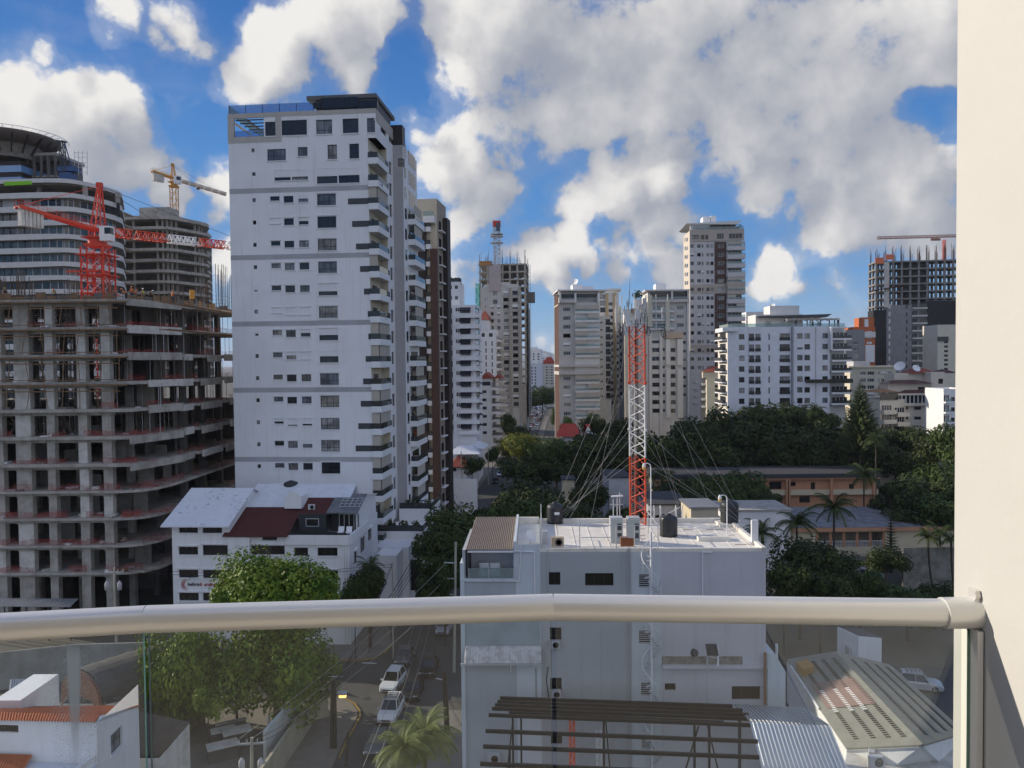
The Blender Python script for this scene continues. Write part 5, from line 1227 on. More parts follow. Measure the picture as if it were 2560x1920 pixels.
for i in range(8):
    z = b.z(*B2(715, 890 + 105 * i))
    if z < 3: break
    mb = MB(); b.R.box(mb, .1, 13, z - .9, z + .0, .002, 2.2 + .12 * i, MC['warm_white']); mb.build('terrace', b.o)
    for k in range(3):
        c = b.R.p(1.5 + 4.2 * k, z + 2.3, 2.4 + .12 * i); u = thing('sunshade', 'cream square umbrella over a stacked terrace of the low white block', 'umbrella', (c.x, c.y, z), 'umbrellas on the stacked terraces'); mb = MB(); r = 1.9
        cs = [c + V((r * a, r * bb, -.55)) for a, bb in ((-1, -1), (1, -1), (1, 1), (-1, 1))]
        for a, bb in zip(cs, cs[1:] + cs[:1]): mb.face([a, bb, c + V((0, 0, .35))], CUMB)
        mb.build('canopy', u); mb = MB(); mb.cyl((c.x, c.y, z), c + V((0, 0, .3)), .05, LGREY, n=5); mb.build('pole', u)
mb = MB(); q = b.F; za = b.zt; A, Bq = -.5, q.uz(*B2(930, 740))[0]; zz = q.uz(*B2(720, 690))[1]
for u0, u1 in ((A, q.uz(*B2(800, 740))[0]), (q.uz(*B2(800, 740))[0], Bq)): mb.prism([q.p(u0, za + .1, .6), q.p(u1, za + .1, .6), q.p((u0 + u1) / 2, zz if u0 == A else zz - .8, .6)], -q.n3 * 12, RTILE)
mb.build('tile_roof', b.o)
# grey tower in front of the far construction shell
b = fb('grey_tower', 'grey apartment tower in front of the far shell with the white crane mast', 330, B2, 650, 1150, -436, 18, mat('grey_render', (.52, .50, .47), .8, streak=.1),
    [([(945, 1015)], -386, 91.5, 17, 52, dict(nm=4, fm=WHITE, sh=.3)), ([(1065, 1135)], -386, 91.5, 17, 56, dict(nm=3, gm=DPANE, sh=.45)), ([(800, 862)], -382, 110, 2, 62, dict(nm=4, fm=WHITE)), ([(775, 812), (860, 900)], -195, 91.5, 4, 44, dict(nm=1, sh=.8)), ([(700, 712)], -280, 91.5, 3, 20, dict(nm=1))], seed=8)
mb = MB(); F = b.F; uu = lambda x: F.uz(*B2(x, 300))[0]
PK = mat('pinkish_panel', (.44, .38, .37), .85); GB = mat('olive_grey_panel', (.36, .33, .28), .85)
zc = b.zt; F.box(mb, uu(760), uu(915), 75, zc - 1.8, .002, .35, PK); mb.build('side_panel', b.o)
for (x0, x1) in ((1022, 1052), (1148, 1172)): mb = MB(); F.box(mb, uu(x0), uu(x1), 8, zc - .5, .002, .6, GB); mb.build('pilaster', b.o)
mb = MB(); b.R.box(mb, 0, 18, 8, zc - .4, .002, .2, GB); mb.build('side_wall', b.o)
pblock(b, B1, 690, 1000, 1130, 1040, .5, 9, CONCL); pblock(b, B1, 775, 975, 1010, 1020, .8, 8, CONCL)
mb = MB(); [F.box(mb, uu(930), uu(1145), F.uz(*B2(1000, y))[1] - .3, F.uz(*B2(1000, y))[1], .002, .25, GB) for y in [-322 + 91.5 * k for k in range(17)]]; mb.build('floor_lines', b.o)
# far construction shell with white mast
def shell(name, label, Y, rg, xL, xR, yT, D, rows, dz, cols, m=CONC, phi=PHI):
    b = Bl(Y, rg(xL, 0)[0], rg(xR, 0)[0], D, phi); o = thing(name, label, 'construction site', (b.c.x, b.c.y, 0)); b.o = o; zt = b.zt = b.z(*rg((xL + xR) / 2, yT))
    for i in range(rows):
        z = zt - i * dz; mb = MB(); mb.box(b.F.p(-.3, z - .6, .3), b.F.t3 * (b.W + .6), -b.F.n3 * (D + .6), (0, 0, .6), m); mb.build('floor_slab', o)
    zb = zt - rows * dz
    for k in range(cols):
        for d in (0, D * .45, D - .8):
            mb = MB(); u = (b.W - .8) * k / (cols - 1); mb.box(b.F.p(u, zb, -d), b.F.t3 * .8, -b.F.n3 * .8, (0, 0, zt - zb - .62), m); mb.build('column', o)
    mb = MB(); mb.box(b.F.p(b.W * .3, zb, -D * .4), b.F.t3 * b.W * .3, -b.F.n3 * D * .3, (0, 0, zt - zb - .7), CONCD); mb.box(b.F.p(.2, 0, -.3), b.F.t3 * (b.W - .4), -b.F.n3 * (D - .6), (0, 0, max(.1, zb)), m); mb.build('core', o)
    rn = random.Random(4); mb = MB()
    for k in range(cols):
        for d in (.5, D - 1):
            u = (b.W - .8) * k / (cols - 1)
            for j in range(6): q = b.F.p(u + rn.uniform(0, .9), zt, -d - rn.uniform(0, .9)); mb.cyl(q, q + V((0, 0, rn.uniform(3, 7))), .07, REBAR, n=4, caps=False)
    mb.build('rebar', o); return b
b = shell('concrete_shell', 'far concrete shell under construction with green net and white crane mast', 362, B1, 635, 1245, 735, 24, 16, 3.5, 7)
mb = MB(); b.L.box(mb, 2, 22, 40, b.zt - 9, .3, .5, GREENNET); b.F.box(mb, -1.9, .2, 40, b.zt - 9, .5, .6, GREENNET); mb.build('green_net', b.o)
mb = MB(); b.F.box(mb, 0, b.F.uz(*B1(785, 740))[0], b.zt - .5, b.zt + 1.4, .4, .5, mat('orange_formwork', (.42, .2, .07), .8)); mb.build('edge_formwork', b.o)
mb = MB(); b.R.box(mb, 0, 23, 8, b.zt - 20, .5, .7, BLACKNET); mb.build('black_net', b.o)
mb = MB(); q0, q1 = at(*B1(1290, 1660), 366), at(*B1(1275, 745), 366); q0.z = 5; lattice(mb, q0, V((q0.x, q0.y, q1.z)), .9, LGREY, 40, leg=.14, br=.08); mb.cb((q0.x, q0.y, at(*B1(1280, 1250), 366).z), 5, 2.5, 5, CONCD); mb.build('hoist_mast', b.o)
o = thing('crane_mast', 'tall white lattice crane mast in front of the far concrete shell', 'crane', at(*B1(860, 980), 358)); mb = MB(); a, c = at(*B1(860, 980), 358), at(*B1(850, 200), 358)
lattice(mb, (a.x, a.y, a.z - 6), (a.x, a.y, c.z), 3.0, LGREY, 34, leg=.3, br=.16); mb.build('mast', o)
mb = MB()
for y in (350, 380, 465): q = at(*B1(850, y), 358); mb.cb((a.x, a.y, q.z), 5.5, 5.5, .25, LGREY)
q = at(*B1(872, 310), 358); mb.cb((q.x, q.y - 1.8, q.z), 1.8, 1.5, 3.6, mat('crane_cab_dark', (.05, .08, .12), .4)); q = at(*B1(850, 250), 358); mb.cb((a.x, a.y, q.z), 3.6, 3.6, 2.6, RED); mb.build('platforms_and_cab', o)
# ---------------------------------------------------------------- far end of the street
for (x0, x1, yt, Y, m, lab, sp) in ((1285, 1440, 385, 640, WHITE, 'pale far block at the left of the street gap, tallest of the distant group', [([(1330, 1350), (1390, 1415)], 440, 34, 6, 18, dict(gm=DPANE, nm=1))]),
    (1288, 1450, 568, 560, mat('bluish_white', (.62, .64, .72), .8), 'bluish white far block behind the street trees', [([(1310, 1325), (1352, 1368)], 620, 40, 6, 20, dict(gm=DPANE, nm=1))]),
    (1430, 1560, 470, 700, WHITE, 'distant white block in front of the blue hill', [([(1460, 1480), (1510, 1530)], 500, 30, 4, 12, dict(gm=DPANE, nm=1))]),
    (1462, 1612, 575, 580, mat('far_cream', (.66, .62, .55), .8), 'far cream block with a red roof at the right of the street gap', [([(1500, 1525), (1565, 1590)], 612, 36, 7, 14, dict(gm=DPANE, nm=1)), ([(1542, 1550)], 612, 36, 7, 12, dict(gm=DPANE, nm=1))])):  # far cream block in one even colour
    b = fb('distant_block', lab, Y, B2, x0, x1, yt, 30, m, sp, seed=x0)
    if 'red roof' in lab:
        mb = MB(); F = b.F; z = b.zt
        mb.prism([F.p(-1, z, .5), F.p(b.W + 1, z, .5), F.p(b.W * .7, z + 5, .5), F.p(b.W * .35, z + 5, .5)], -F.n3 * 14, mat('bright_red_roof', (.42, .06, .04), .8)); mb.build('red_roof', b.o)
    else: pblock(b, B2, x0 + 20, yt - 22, x1 - 50, yt, 2, 8, WHITE)
# ---------------------------------------------------------------- beige tower with blinds
BT = mat('beige_tower_paint', (.52, .49, .46), .85, streak=.1); BT2 = mat('beige_tower_light', (.68, .665, .64), .85, streak=.08)
b = fb('beige_tower', 'beige grey tower with rolled blinds and a white satellite dish, right of the street gap', 274, B3, 168, 612, 305, 15, BT,
    [([(212, 292)], 480, 97, 6, 44, dict(nm=4, fm=WHITE, sh=.35)), ([(215, 297)], 1245, 97, 6, 44, dict(nm=4, fm=WHITE, sh=.2))], phi=.05, lm=mat('brick_side', (.09, .045, .034), .85, var=.25), seed=6)
F = b.F; uu = lambda x: F.uz(*B3(x, 900))[0]; zz = lambda y: F.uz(*B3(400, y))[1]
mb = MB(); F.box(mb, uu(338), uu(612), 4, zz(430), .002, .3, BT2); mb.build('balcony_bay', b.o)
balcs(b, F, B3, 340, 610, 525, 96.5, 6, 24, 1.3, BT2, BALG, .8, DPANE, .75, 5); balcs(b, F, B3, 342, 612, 1300, 96.5, 5, 24, 1.3, BT2, BALG, .8, DPANE, .6, 9)
for y0, y1 in ((1112, 1138), (1185, 1222)): mb = MB(); F.box(mb, -.3, b.W + .2, zz(y1), zz(y0), .002, 1.5, BT); b.L.box(mb, 0, 15, zz(y1), zz(y0), .002, .3, BT); mb.build('ledge', b.o)
mb = MB(); F.box(mb, uu(180), uu(338), zz(430), zz(395), .002, 1.4, BT); F.box(mb, uu(180), uu(606), zz(395), zz(330), .002, .02, DPANE); F.box(mb, uu(185), uu(600), zz(400), zz(375), 1.3, 1.35, BALG)
F.box(mb, uu(165), uu(190), zz(430), zz(305), .021, 1.4, BT2); F.box(mb, uu(335), uu(357), zz(430), zz(322), .021, 1.4, BT2); F.box(mb, uu(588), uu(612), zz(430), zz(322), .021, 1.4, BT2); mb.build('top_terrace', b.o)
mb = MB(); mb.box(F.p(-.6, b.zt + .1, 1.8), F.t3 * (uu(700) + .6), -F.n3 * 16, (0, 0, .5), BT2); mb.box(F.p(uu(107), zz(345), .6), F.t3 * (uu(165) - uu(107)), -F.n3 * 3, (0, 0, .4), BT); mb.build('roof_slab', b.o)
mb = MB(); b.L.box(mb, 1, 14, zz(455), zz(440), .002, .2, CREAM); b.L.box(mb, 0, .9, 0, zz(305), .002, .12, BT); mb.build('side_trim', b.o)
pblock(b, B3, 330, 240, 438, 305, 3, 6, WHITE); pblock(b, B3, 440, 262, 565, 305, 4, 5, WHITE); dish(F.p(uu(365), zz(248), -5), 1.6, 'big white satellite dish on the roof of the beige tower', -.6)
for k, x in enumerate((200, 240, 310, 380, 560)): bush(b.o, F.p(uu(x), zz(400), .7), .8, 1.6, n=30)
# cream tower wing right of it
b2 = fb('cream_wing', 'pale cream wing with stacked dark balcony niches right of the beige tower', 282, B3, 606, 740, 580, 14, CREAM if 0 else mat('wing_cream', (.70, .66, .58), .85, streak=.1), [([(622, 634), (638, 650)], 638, 81.5, 11, 18, dict(nm=1, gm=DPANE, dep=.12)), ([(684, 735)], 610, 81.5, 11, 62, dict(nm=1, gm=DPANE, dep=.8))], seed=3)
for i in range(11): z = b2.z(*B3(710, 672 + 81.5 * i)); mb = MB(); ua, ub = [b2.F.uz(*B3(x, 1000))[0] for x in (695, 742)]; b2.F.box(mb, ua, ub, z, z + .9, -.3, .5, BLACK); mb.build('balcony', b2.o)
b3 = fb('yellow_striped_tower', 'tall cream and white tower with ochre strips behind the pale wing', 296, B3, 610, 832, 318, 14, BT2, [([(718, 762)], 425, 73, 15, 34, dict(nm=3, sh=.3)), ([(745, 768), (806, 828)], 785, 73, 11, 30, dict(nm=2, dep=.12)), ([(620, 676)], 330, 75, 3, 55, dict(nm=2))], seed=12)
OCH = mat('ochre_strip', (.48, .37, .22), .85)
for x0, x1, yy in ((684, 712, 320), (768, 800, 318)): mb = MB(); u0, u1 = [b3.F.uz(*B3(x, 900))[0] for x in (x0, x1)]; b3.F.box(mb, u0, u1, 4, b3.F.uz(*B3(700, yy))[1], .002, .5, OCH); mb.build('ochre_strip', b3.o)
mb = MB(); mb.box(b3.F.p(b3.F.uz(*B3(700, 310))[0], b3.zt + .8, 1), b3.F.t3 * (b3.F.uz(*B3(852, 310))[0] - b3.F.uz(*B3(700, 310))[0]), -b3.F.n3 * 8, (0, 0, .7), BT2); mb.build('roof_slab', b3.o)
b4 = fb('shaded_grey_block', 'dark shaded grey block squeezed between the cream towers', 300, B3, 830, 900, 640, 12, GREYP, [([(840, 862)], 760, 73, 11, 34, dict(nm=1, gm=DPANE))], seed=4)
# sunlit cream tower behind the antenna mast
CT = mat('cream_tower', (.66, .61, .53), .85, streak=.1)
b = fb('cream_tower', 'cream tower with rows of dark windows directly behind the lattice mast', 262, B3, 932, 1535, 825, 7, CT, [([(1197, 1276)], 832, 96, 9, 46, dict(nm=3, gm=DPANE)), ([(1313, 1340)], 930, 96, 8, 34, dict(nm=1, gm=DPANE)), ([(1402, 1455)], 928, 96, 8, 46, dict(nm=2, gm=DPANE)), ([(1055, 1080)], 935, 96, 8, 34, dict(nm=1, gm=DPANE))], lm=mat('cream_tower_side', (.62, .55, .42), .85), seed=6, phi=-.03)
F = b.F; uu = lambda x: F.uz(*B3(x, 1100))[0]; zz = lambda y: F.uz(*B3(1250, y))[1]
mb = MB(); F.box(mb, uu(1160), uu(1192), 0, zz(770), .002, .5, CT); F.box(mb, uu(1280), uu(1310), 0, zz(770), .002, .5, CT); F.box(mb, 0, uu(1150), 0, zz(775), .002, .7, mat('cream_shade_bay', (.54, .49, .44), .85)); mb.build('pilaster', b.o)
CB = mat('pale_bay', (.72, .67, .58), .85)
for (x0, x1, y0, y1) in ((1345, 1390, 835, 1120), (1470, 1532, 835, 1120), (1345, 1390, 1175, 1700), (1470, 1532, 1170, 1700)): mb = MB(); F.box(mb, uu(x0), uu(x1), max(1, zz(y1)), zz(y0), .002, 1.0, CB); mb.build('bay_frame', b.o)
mb = MB(); F.box(mb, uu(1330), uu(1535), zz(822), zz(762), .002, 1.2, mat('tan_parapet', (.50, .37, .26), .85)); F.box(mb, uu(890), uu(935), 0, zz(790), .002, 1, MC['cream_tower_side']); mb.build('parapet', b.o)
# grey penthouse tower behind
b = fb('penthouse_tower', 'grey tower with a planted penthouse terrace left of the tall brown tower', 286, B3, 1150, 1600, 292, 16, BT, [([(1468, 1548)], 462, 96.5, 3, 44, dict(nm=3, fm=WHITE)), ([(1205, 1340)], 460, 96, 3, 54, dict(nm=6, fm=WHITE)), ([(1536, 1570)], 755, 96.5, 8, 30, dict(nm=2))], lm=BT2, phi=-.03, seed=2)
F = b.F; uu = lambda x: F.uz(*B3(x, 500))[0]; zz = lambda y: F.uz(*B3(1380, y))[1]
balcs(b, F, B3, 1150, 1435, 515, 95, 3, 22, 1.4, BT2, BALG, .8)
mb = MB(); F.box(mb, uu(1165), uu(1580), zz(392), zz(310), .002, .02, DPANE); F.box(mb, uu(1150), uu(1600), zz(425), zz(393), .002, 1.4, BT); F.box(mb, uu(1160), uu(1580), zz(390), zz(365), 1.3, 1.34, BALG); F.box(mb, uu(1400), uu(1420), zz(392), zz(300), .021, 1.4, BT2); F.box(mb, uu(1578), uu(1600), zz(392), zz(300), .021, 1.4, BT); mb.box(F.p(-1.2, zz(300), 1.8), F.t3 * (b.W + 1.3), -F.n3 * 14, (0, 0, .5), BT2); F.box(mb, uu(1580), uu(1605), 0, zz(400), .002, .8, BT2); mb.build('penthouse', b.o)
pblock(b, B3, 1255, 230, 1370, 292, 4, 6, WHITE)
for x in (1190, 1270, 1395, 1430, 1540): bush(b.o, F.p(uu(x), zz(392), .7), .7, 1.7, n=30)
g = fb('', '', 284, B3, 895, 1110, 500, 10, BT2, ori=b.o); pblock(g, B3, 1010, 385, 1085, 500, 1, 6, BT2); bush(b.o, at(*B3(1035, 385), 286), 1.9, 3.4, n=90); bush(b.o, g.F.p(1.2, g.zt, -1), .9, 4, n=60, name='cypress'); pblock(g, B3, 965, 490, 1010, 560, -.3, .5, mat('terracotta_box', (.40, .24, .14), .8))
# tall tower
TT = mat('tall_tower_grey', (.55, .53, .53), .85, streak=.08); TB = mat('tall_tower_taupe', (.44, .385, .33), .85, streak=.08); TS = mat('tall_tower_side', (.62, .55, .46), .85, streak=.08)
b = fb('tall_tower', 'tallest tower on the right with taupe top and brown strip beside curved balconies', 306, B4, 200, 770, 245, 15, TT,
    [([(220, 298), (318, 358), (368, 400)], 300, 50, 1, 48, dict(nm=2)), ([(497, 573)], 283, 50, 1, 60, dict(nm=3, fm=WHITE)), ([(630, 778)], 283, 50, 1, 55, dict(nm=4, fm=WHITE)),
     ([(206, 242), (281, 320), (333, 348), (381, 415), (428, 460)], 402, 96, 15, 38, dict(nm=2, dep=.12, fm=DGREY, sh=.16)), ([(502, 577)], 398, 96, 13, 44, dict(nm=3, fm=WHITE))],
    [([(140, 155), (160, 178)], 330, 96, 6, 40, dict(nm=1, dep=.12))], lm=TS, phi=-.06, seed=11)
F = b.F; uu = lambda x: F.uz(*B4(x, 700))[0]; zz = lambda y: F.uz(*B4(420, y))[1]
def bandbox(x0, x1, y0, y1, m, d=.12, name='cladding', holes=()):
    mb = MB(); G = Fac(F.A + F.n * d, F.A + F.t + F.n * d); G.wall(mb, uu(x0), uu(x1), zz(y1), zz(y0), holes, m, dep=d + .05); F.box(mb, uu(x0), uu(x1), zz(y0), zz(y0) + .05, .0, d, m); return mb.build(name, b.o)
hh = [r for sp in ([([(220, 298), (318, 358), (368, 400)], 300, 50, 1, 48), ([(497, 573)], 283, 50, 1, 60), ([(630, 778)], 283, 50, 1, 55), ([(206, 242), (281, 320), (333, 348), (381, 415), (428, 460)], 402, 96, 15, 38), ([(502, 577)], 398, 96, 13, 44)]) for r in grid(F, B4, *sp)]
bandbox(200, 798, 240, 368, TB, .3, holes=hh)
for i, (y0, y1) in enumerate(((378, 838), (950, 1505), (1610, 2200))): bandbox(470, 600, y0, y1, BROWN, .1, 'brown_strip', hh)
for (y0, y1) in ((845, 945), (1515, 1605)): bandbox(200, 598, y0, y1, TB, .14, 'taupe_band', hh)
balcs(b, F, B4, 598, 795, 428, 97, 4, 46, 2.6, TT, BALG, .8, DPANE, .4, 3); balcs(b, F, B4, 598, 795, 822, 97, 2, 40, 2.6, TB, BALG, .8, DPANE, .5, 3); balcs(b, F, B4, 598, 795, 1013, 97, 9, 46, 2.6, TT, BALG, .8, DPANE, .4, 4)
mb = MB(); F.box(mb, uu(205), uu(425), zz(245), zz(178), -1.2, -.3, WHITE); F.box(mb, uu(425), uu(770), zz(245), zz(185), -5, -4.6, DPANE); F.box(mb, uu(240), uu(795), zz(240), zz(208), .1, .15, BALG); mb.build('penthouse', b.o)
mb = MB(); mb.prism([F.p(uu(175) - .5, zz(168), 1), F.p(uu(770), zz(150), 1.0), F.p(uu(720), zz(190), 1), F.p(uu(195), zz(182), 1)], -F.n3 * 20, BT2); mb.build('slanted_roof', b.o)
pblock(b, B4, 375, 108, 455, 150, 6, 6, WHITE); pblock(b, B4, 462, 98, 522, 150, 6, 6, WHITE)
for x in (220, 420, 530, 580, 620, 760): bush(b.o, F.p(uu(x), zz(240), -.8), 1.1, 2.6, n=40)
# small yellow building with brown roof
b = fb('yellow_house', 'small pale yellow building with curved brown roof at the foot of the tall tower', 250, B3, 1800, 1965, 1250, 12, mat('pale_yellow', (.68, .63, .45), .85, streak=.1), [([(1890, 1945)], 1335, 100, 4, 34, dict(nm=2, gm=DPANE))], lm=CREAM, seed=3)
balcs(b, b.L, B3, 1690, 1790, 1310, 80, 4, 26, 1.2, BT2, None)
mb = MB(); b.F.box(mb, b.F.uz(*B3(1760, 1190))[0], b.W, b.zt - .3, b.F.uz(*B3(1800, 1190))[1], -6, -.5, CREAM); q = b.F; mb.prism([q.p(q.uz(*B3(1755, 1190))[0], b.F.uz(*B3(1800, 1195))[1], 0), q.p(b.W + 1, b.F.uz(*B3(1800, 1195))[1], 0), q.p(b.W, b.F.uz(*B3(1900, 1135))[1], -3), q.p(b.W * .5, b.F.uz(*B3(1900, 1135))[1], -3)], -q.n3 * 4, RTILE); mb.build('roof_room', b.o)
# white block on the right
b = fb('white_block', 'long white block with square dark windows and a roof pergola behind the dark trees', 216, B6, 140, 1050, 205, 11, mat('block_white', (.72, .73, .78), .8, streak=.08),
    [([(240, 290)], 268, 96, 7, 48, dict(nm=2)), ([(331, 376), (387, 433)], 265, 96, 7, 60, dict(nm=2)), ([(504, 516)], 265, 96, 7, 55, dict(nm=1, gm=DPANE)), ([(604, 694)], 262, 96, 7, 62, dict(nm=3)), ([(760, 808), (825, 874)], 262, 96, 7, 48, dict(nm=2, sh=.1)), ([(985, 1033)], 260, 96, 7, 46, dict(nm=2))], lm=mat('block_white_side', (.70, .66, .60), .8), phi=-.02, seed=9, par_h=.3)
F = b.F; uu = lambda x: F.uz(*B6(x, 500))[0]; zz = lambda y: F.uz(*B6(600, y))[1]
for i in range(7):
    for x0, x1 in ((331, 376), (387, 433), (604, 694)):
        mb = MB(); y = 265 + 96 * i; F.box(mb, uu(x0) - .05, uu(x1) + .05, zz(y + 60), zz(y + 32), .01, .12, BLACK); mb.build('window_grille', b.o)
g = Bl(216.5, B6(1050, 0)[0], B6(1188, 0)[0], 20, -.02); g.o = b.o; mb = MB(); mb.box(g.F.p(0, 0, -.4), g.F.t3 * g.W, -g.F.n3 * 18, (0, 0, zz(218)), BT2); mb.build('balcony_bay', b.o)
balcs(g, g.F, B6, 1050, 1226, 306, 96, 7, 16, 1.6, WHITE, SMOKE, .8, DPANE)
mb = MB(); F.box(mb, uu(1040), uu(1055), zz(412), zz(212), .01, 1.7, WHITE); g.F.box(mb, -.1, g.W - .2, zz(222), zz(210), .4, 1.7, WHITE); F.box(mb, uu(706), uu(722), 0, zz(205), .002, .5, mat('downpipe_grey', (.28, .29, .33), .8)); F.box(mb, uu(325), uu(328), 0, zz(205), .002, .06, GREYP); F.box(mb, uu(922), uu(928), 0, zz(205), .002, .15, GREYP); mb.build('vertical_trim', b.o)
CAMO = mat('patterned_screen', (.07, .065, .05), .9, var=1.2, nsc=.5); mb = MB(); F.box(mb, uu(818), uu(1235), zz(708), zz(674), 1.7, 1.8, CAMO); mb.build('balcony_screen', b.o)
mb = MB(); F.box(mb, uu(0) if 0 else -1.6, uu(225), zz(240), zz(204), .01, .8, WHITE); b.L.box(mb, 0, 11, zz(240), zz(204), .01, .8, WHITE); mb.build('cornice', b.o)
for i in range(7):
    z = zz(310 + 96 * i); mb = MB(); b.L.box(mb, 1.2, 10, z - .3, z, .01, 1.3, WHITE); b.L.box(mb, 1.3, 9.9, z + .02, z + .9, 1.2, 1.25, BLACK if i % 2 else DGREY); mb.build('side_balcony', b.o)
    mb = MB(); b.L.box(mb, 2.5, 9, z, z + 1.9, .01, .04, DPANE); mb.build('side_window', b.o)
mb = MB(); F.box(mb, .2, uu(700), zz(204), zz(172), -.3, -.26, BALG); b.L.box(mb, .5, 10.5, zz(204), zz(172), -.3, -.26, BALG); g.F.box(mb, -18, g.W, zz(212), zz(176), -.3, -.26, BALG); mb.build('roof_balustrade', b.o)
pblock(b, B6, 455, 105, 890, 205, 7, 8, BT2, 'roof_room'); pblock(b, B6, 607, 28, 880, 95, 9, 6, BT2, 'roof_room')
mb = MB(); mb.prism([F.p(uu(462), zz(98), -5), F.p(uu(1135), zz(84), -5), F.p(uu(1090), zz(112), -5), F.p(uu(475), zz(112), -5)], -F.n3 * 9, DGREY)
mb.build('canopy_roof', b.o); mb = MB()
F.box(mb, uu(700), uu(1188), zz(142), zz(126), -4, -3.6, BT2); F.box(mb, uu(700), uu(718), zz(210), zz(126), -4, -3.5, BT2)
for x in (785, 880, 930, 1000, 1080, 1128, 1165): F.box(mb, uu(x), uu(x + 10), zz(210), zz(143), -4 if x % 2 else -3.2, -3.1, DGREY)
for k in range(9): mb.bar(F.p(uu(720 + 50 * k), zz(136), -.4), F.p(uu(720 + 50 * k), zz(136), -8), .2, .3, DGREY)
mb.build('roof_pergola', b.o)
for x in (280, 510, 690, 900, 960): bush(b.o, F.p(uu(x), zz(208), -1), .9, 1.9, n=40)
dish(F.p(uu(640), zz(30), -10), .9, 'white satellite dish on the roof room of the long white block', -.7)
fb('far_white_block', 'bright white stepped block peeping over the long white block', 330, B6, 305, 605, 70, 14, WHITE, [([(310, 345), (350, 385)], 120, 30, 3, 14, dict(nm=2))], seed=2); 
# group right of the white block
b = fb('orange_building', 'orange and white building with a stepped gable behind the white block', 300, B6, 1255, 1455, 205, 14, mat('orange_wall', (.50, .14, .05), .85, streak=.1), [([(1380, 1430)], 240, 47, 3, 24, dict(nm=2, gm=WHITE))], seed=2)
pblock(b, B6, 1345, 118, 1455, 210, 1, 8, MC['orange_wall'], 'gable'); pblock(b, B6, 1368, 135, 1402, 200, .8, .5, WHITE, 'gable_panel')
pblock(b, B6, 1365, 365, 1445, 520, -.6, 6, WHITE, 'white_stair_tower')
mb = MB(); b.F.box(mb, 0, b.W, b.F.uz(*B6(1300, 300))[1], b.F.uz(*B6(1300, 250))[1], .002, .4, BT2); mb.build('white_band', b.o)
fb('plain_grey_block', 'plain grey block with a few white framed windows beside the orange building', 262, B6, 1190, 1362, 232, 12, mat('blue_grey', (.22, .23, .24), .85), [([(1258, 1308)], 330, 56.5, 4, 32, dict(nm=3, fm=WHITE))], seed=5)
b = fb('low_cream_block', 'low cream block with white shuttered windows behind the conifer', 236, B6, 1232, 1640, 568, 14, mat('low_cream', (.60, .56, .45), .85, streak=.1), [([(1320, 1375), (1388, 1448), (1455, 1466), (1480, 1500), (1510, 1548), (1570, 1608)], 602, 62, 4, 32, dict(nm=3, fm=WHITE, sh=.25))], seed=6)
mb = MB(); b.F.box(mb, -.6, b.W + .6, b.zt + .07, b.zt + .5, -10, .6, CREAM); mb.build('cornice', b.o); pblock(b, B6, 1305, 525, 1455, 566, 4, 6, GREYP)
# construction tower on the right
b = shell('netted_shell', 'dark concrete tower shell wrapped in black net with rebar on top, at the right', 330, B5, 650, 2420, 520, 10, 15, 3.18, 12, m=mat('shaded_weathered_shell', (.26, .25, .235), .9, var=.4, streak=.4), phi=-.16)  # concrete colour darkened for the shaded front, plus weathering streaks
F = b.F; uu = lambda x: F.uz(*B5(x, 900))[0]; zz = lambda x, y: F.uz(*B5(x, y))[1]
zl = zz(1150, 1300)
mb = MB(); F.box(mb, uu(805), uu(900), zl - 2, b.zt - .4, .35, .6, CONCL); F.box(mb, uu(640), uu(658), zl, b.zt, .35, .5, CONCL); mb.build('pale_pier', b.o)
mb = MB(); F.box(mb, uu(610), uu(845), 3, zl - 3, .5, .9, BLACKNET); F.box(mb, uu(1600), uu(2160), 3, zz(1700, 1270), .5, .9, BLACKNET); b.L.box(mb, 1, 9, 3, zl - 3, .4, .6, BLACKNET); mb.build('black_net', b.o)
mb = MB(); F.box(mb, uu(850), uu(1590), 3, zl - 1, .32, .4, mat('shell_grey_wall', (.27, .27, .28), .9, var=.3, streak=.3))
for k in range(18):
    z = zl - 3 - k * 3.18
    if z < 4: break
    F.box(mb, uu(1320), uu(1600), z, z + .7, .41, 1.4, CONCL); F.box(mb, uu(1320), uu(1425), z + .75, z + 2.4, .41, .45, DPANE); F.box(mb, uu(1455), uu(1580), z + .75, z + 2.4, .41, .45, CONCD); F.box(mb, uu(895), uu(925), z + .5, z + 2.3, .41, .45, BT2); F.box(mb, uu(1215), uu(1240), z + .3, z + 1.9, .41, .45, DPANE)
mb.build('lower_facade', b.o)
mb = MB(); ON = mat('orange_sheet', (.75, .2, .09), .8); F.box(mb, uu(640), uu(800), b.zt - 1.0, b.zt + 1.6, .4, .6, ON); F.box(mb, uu(835), uu(980), b.zt + .6, b.zt + 2.8, .4, .6, ON); mb.build('orange_sheet', b.o)
mb = MB(); lattice(mb, F.p(uu(1985), b.zt, -4), F.p(uu(1985), b.zt + 9, -4), 0.9, RED, 8, leg=.14, br=.08); mb.build('red_mast', b.o)
mb = MB(); mb.prism([F.p(uu(520), zz(600, 1110), 1.5), F.p(uu(1150), zz(1100, 1000), 3), F.p(uu(1150), zz(1100, 1010), .5), F.p(uu(640), zz(640, 1080), .5)], (0, 0, .4), mat('maroon_board', (.09, .03, .03), .8)); mb.build('catch_platform', b.o)
mb = MB(); a, c = at(*B5(690, 112), 352), at(*B5(2600, 62), 352); lattice(mb, a, c, 1.3, mat('faded_crane_red', (.34, .15, .11), .7), 40, leg=.2, br=.11, tri=True); p = at(*B5(1760, 100), 352); mb.cb(p - V((0, 0, 1.4)), 4, 1, 1, MC['faded_crane_red'])
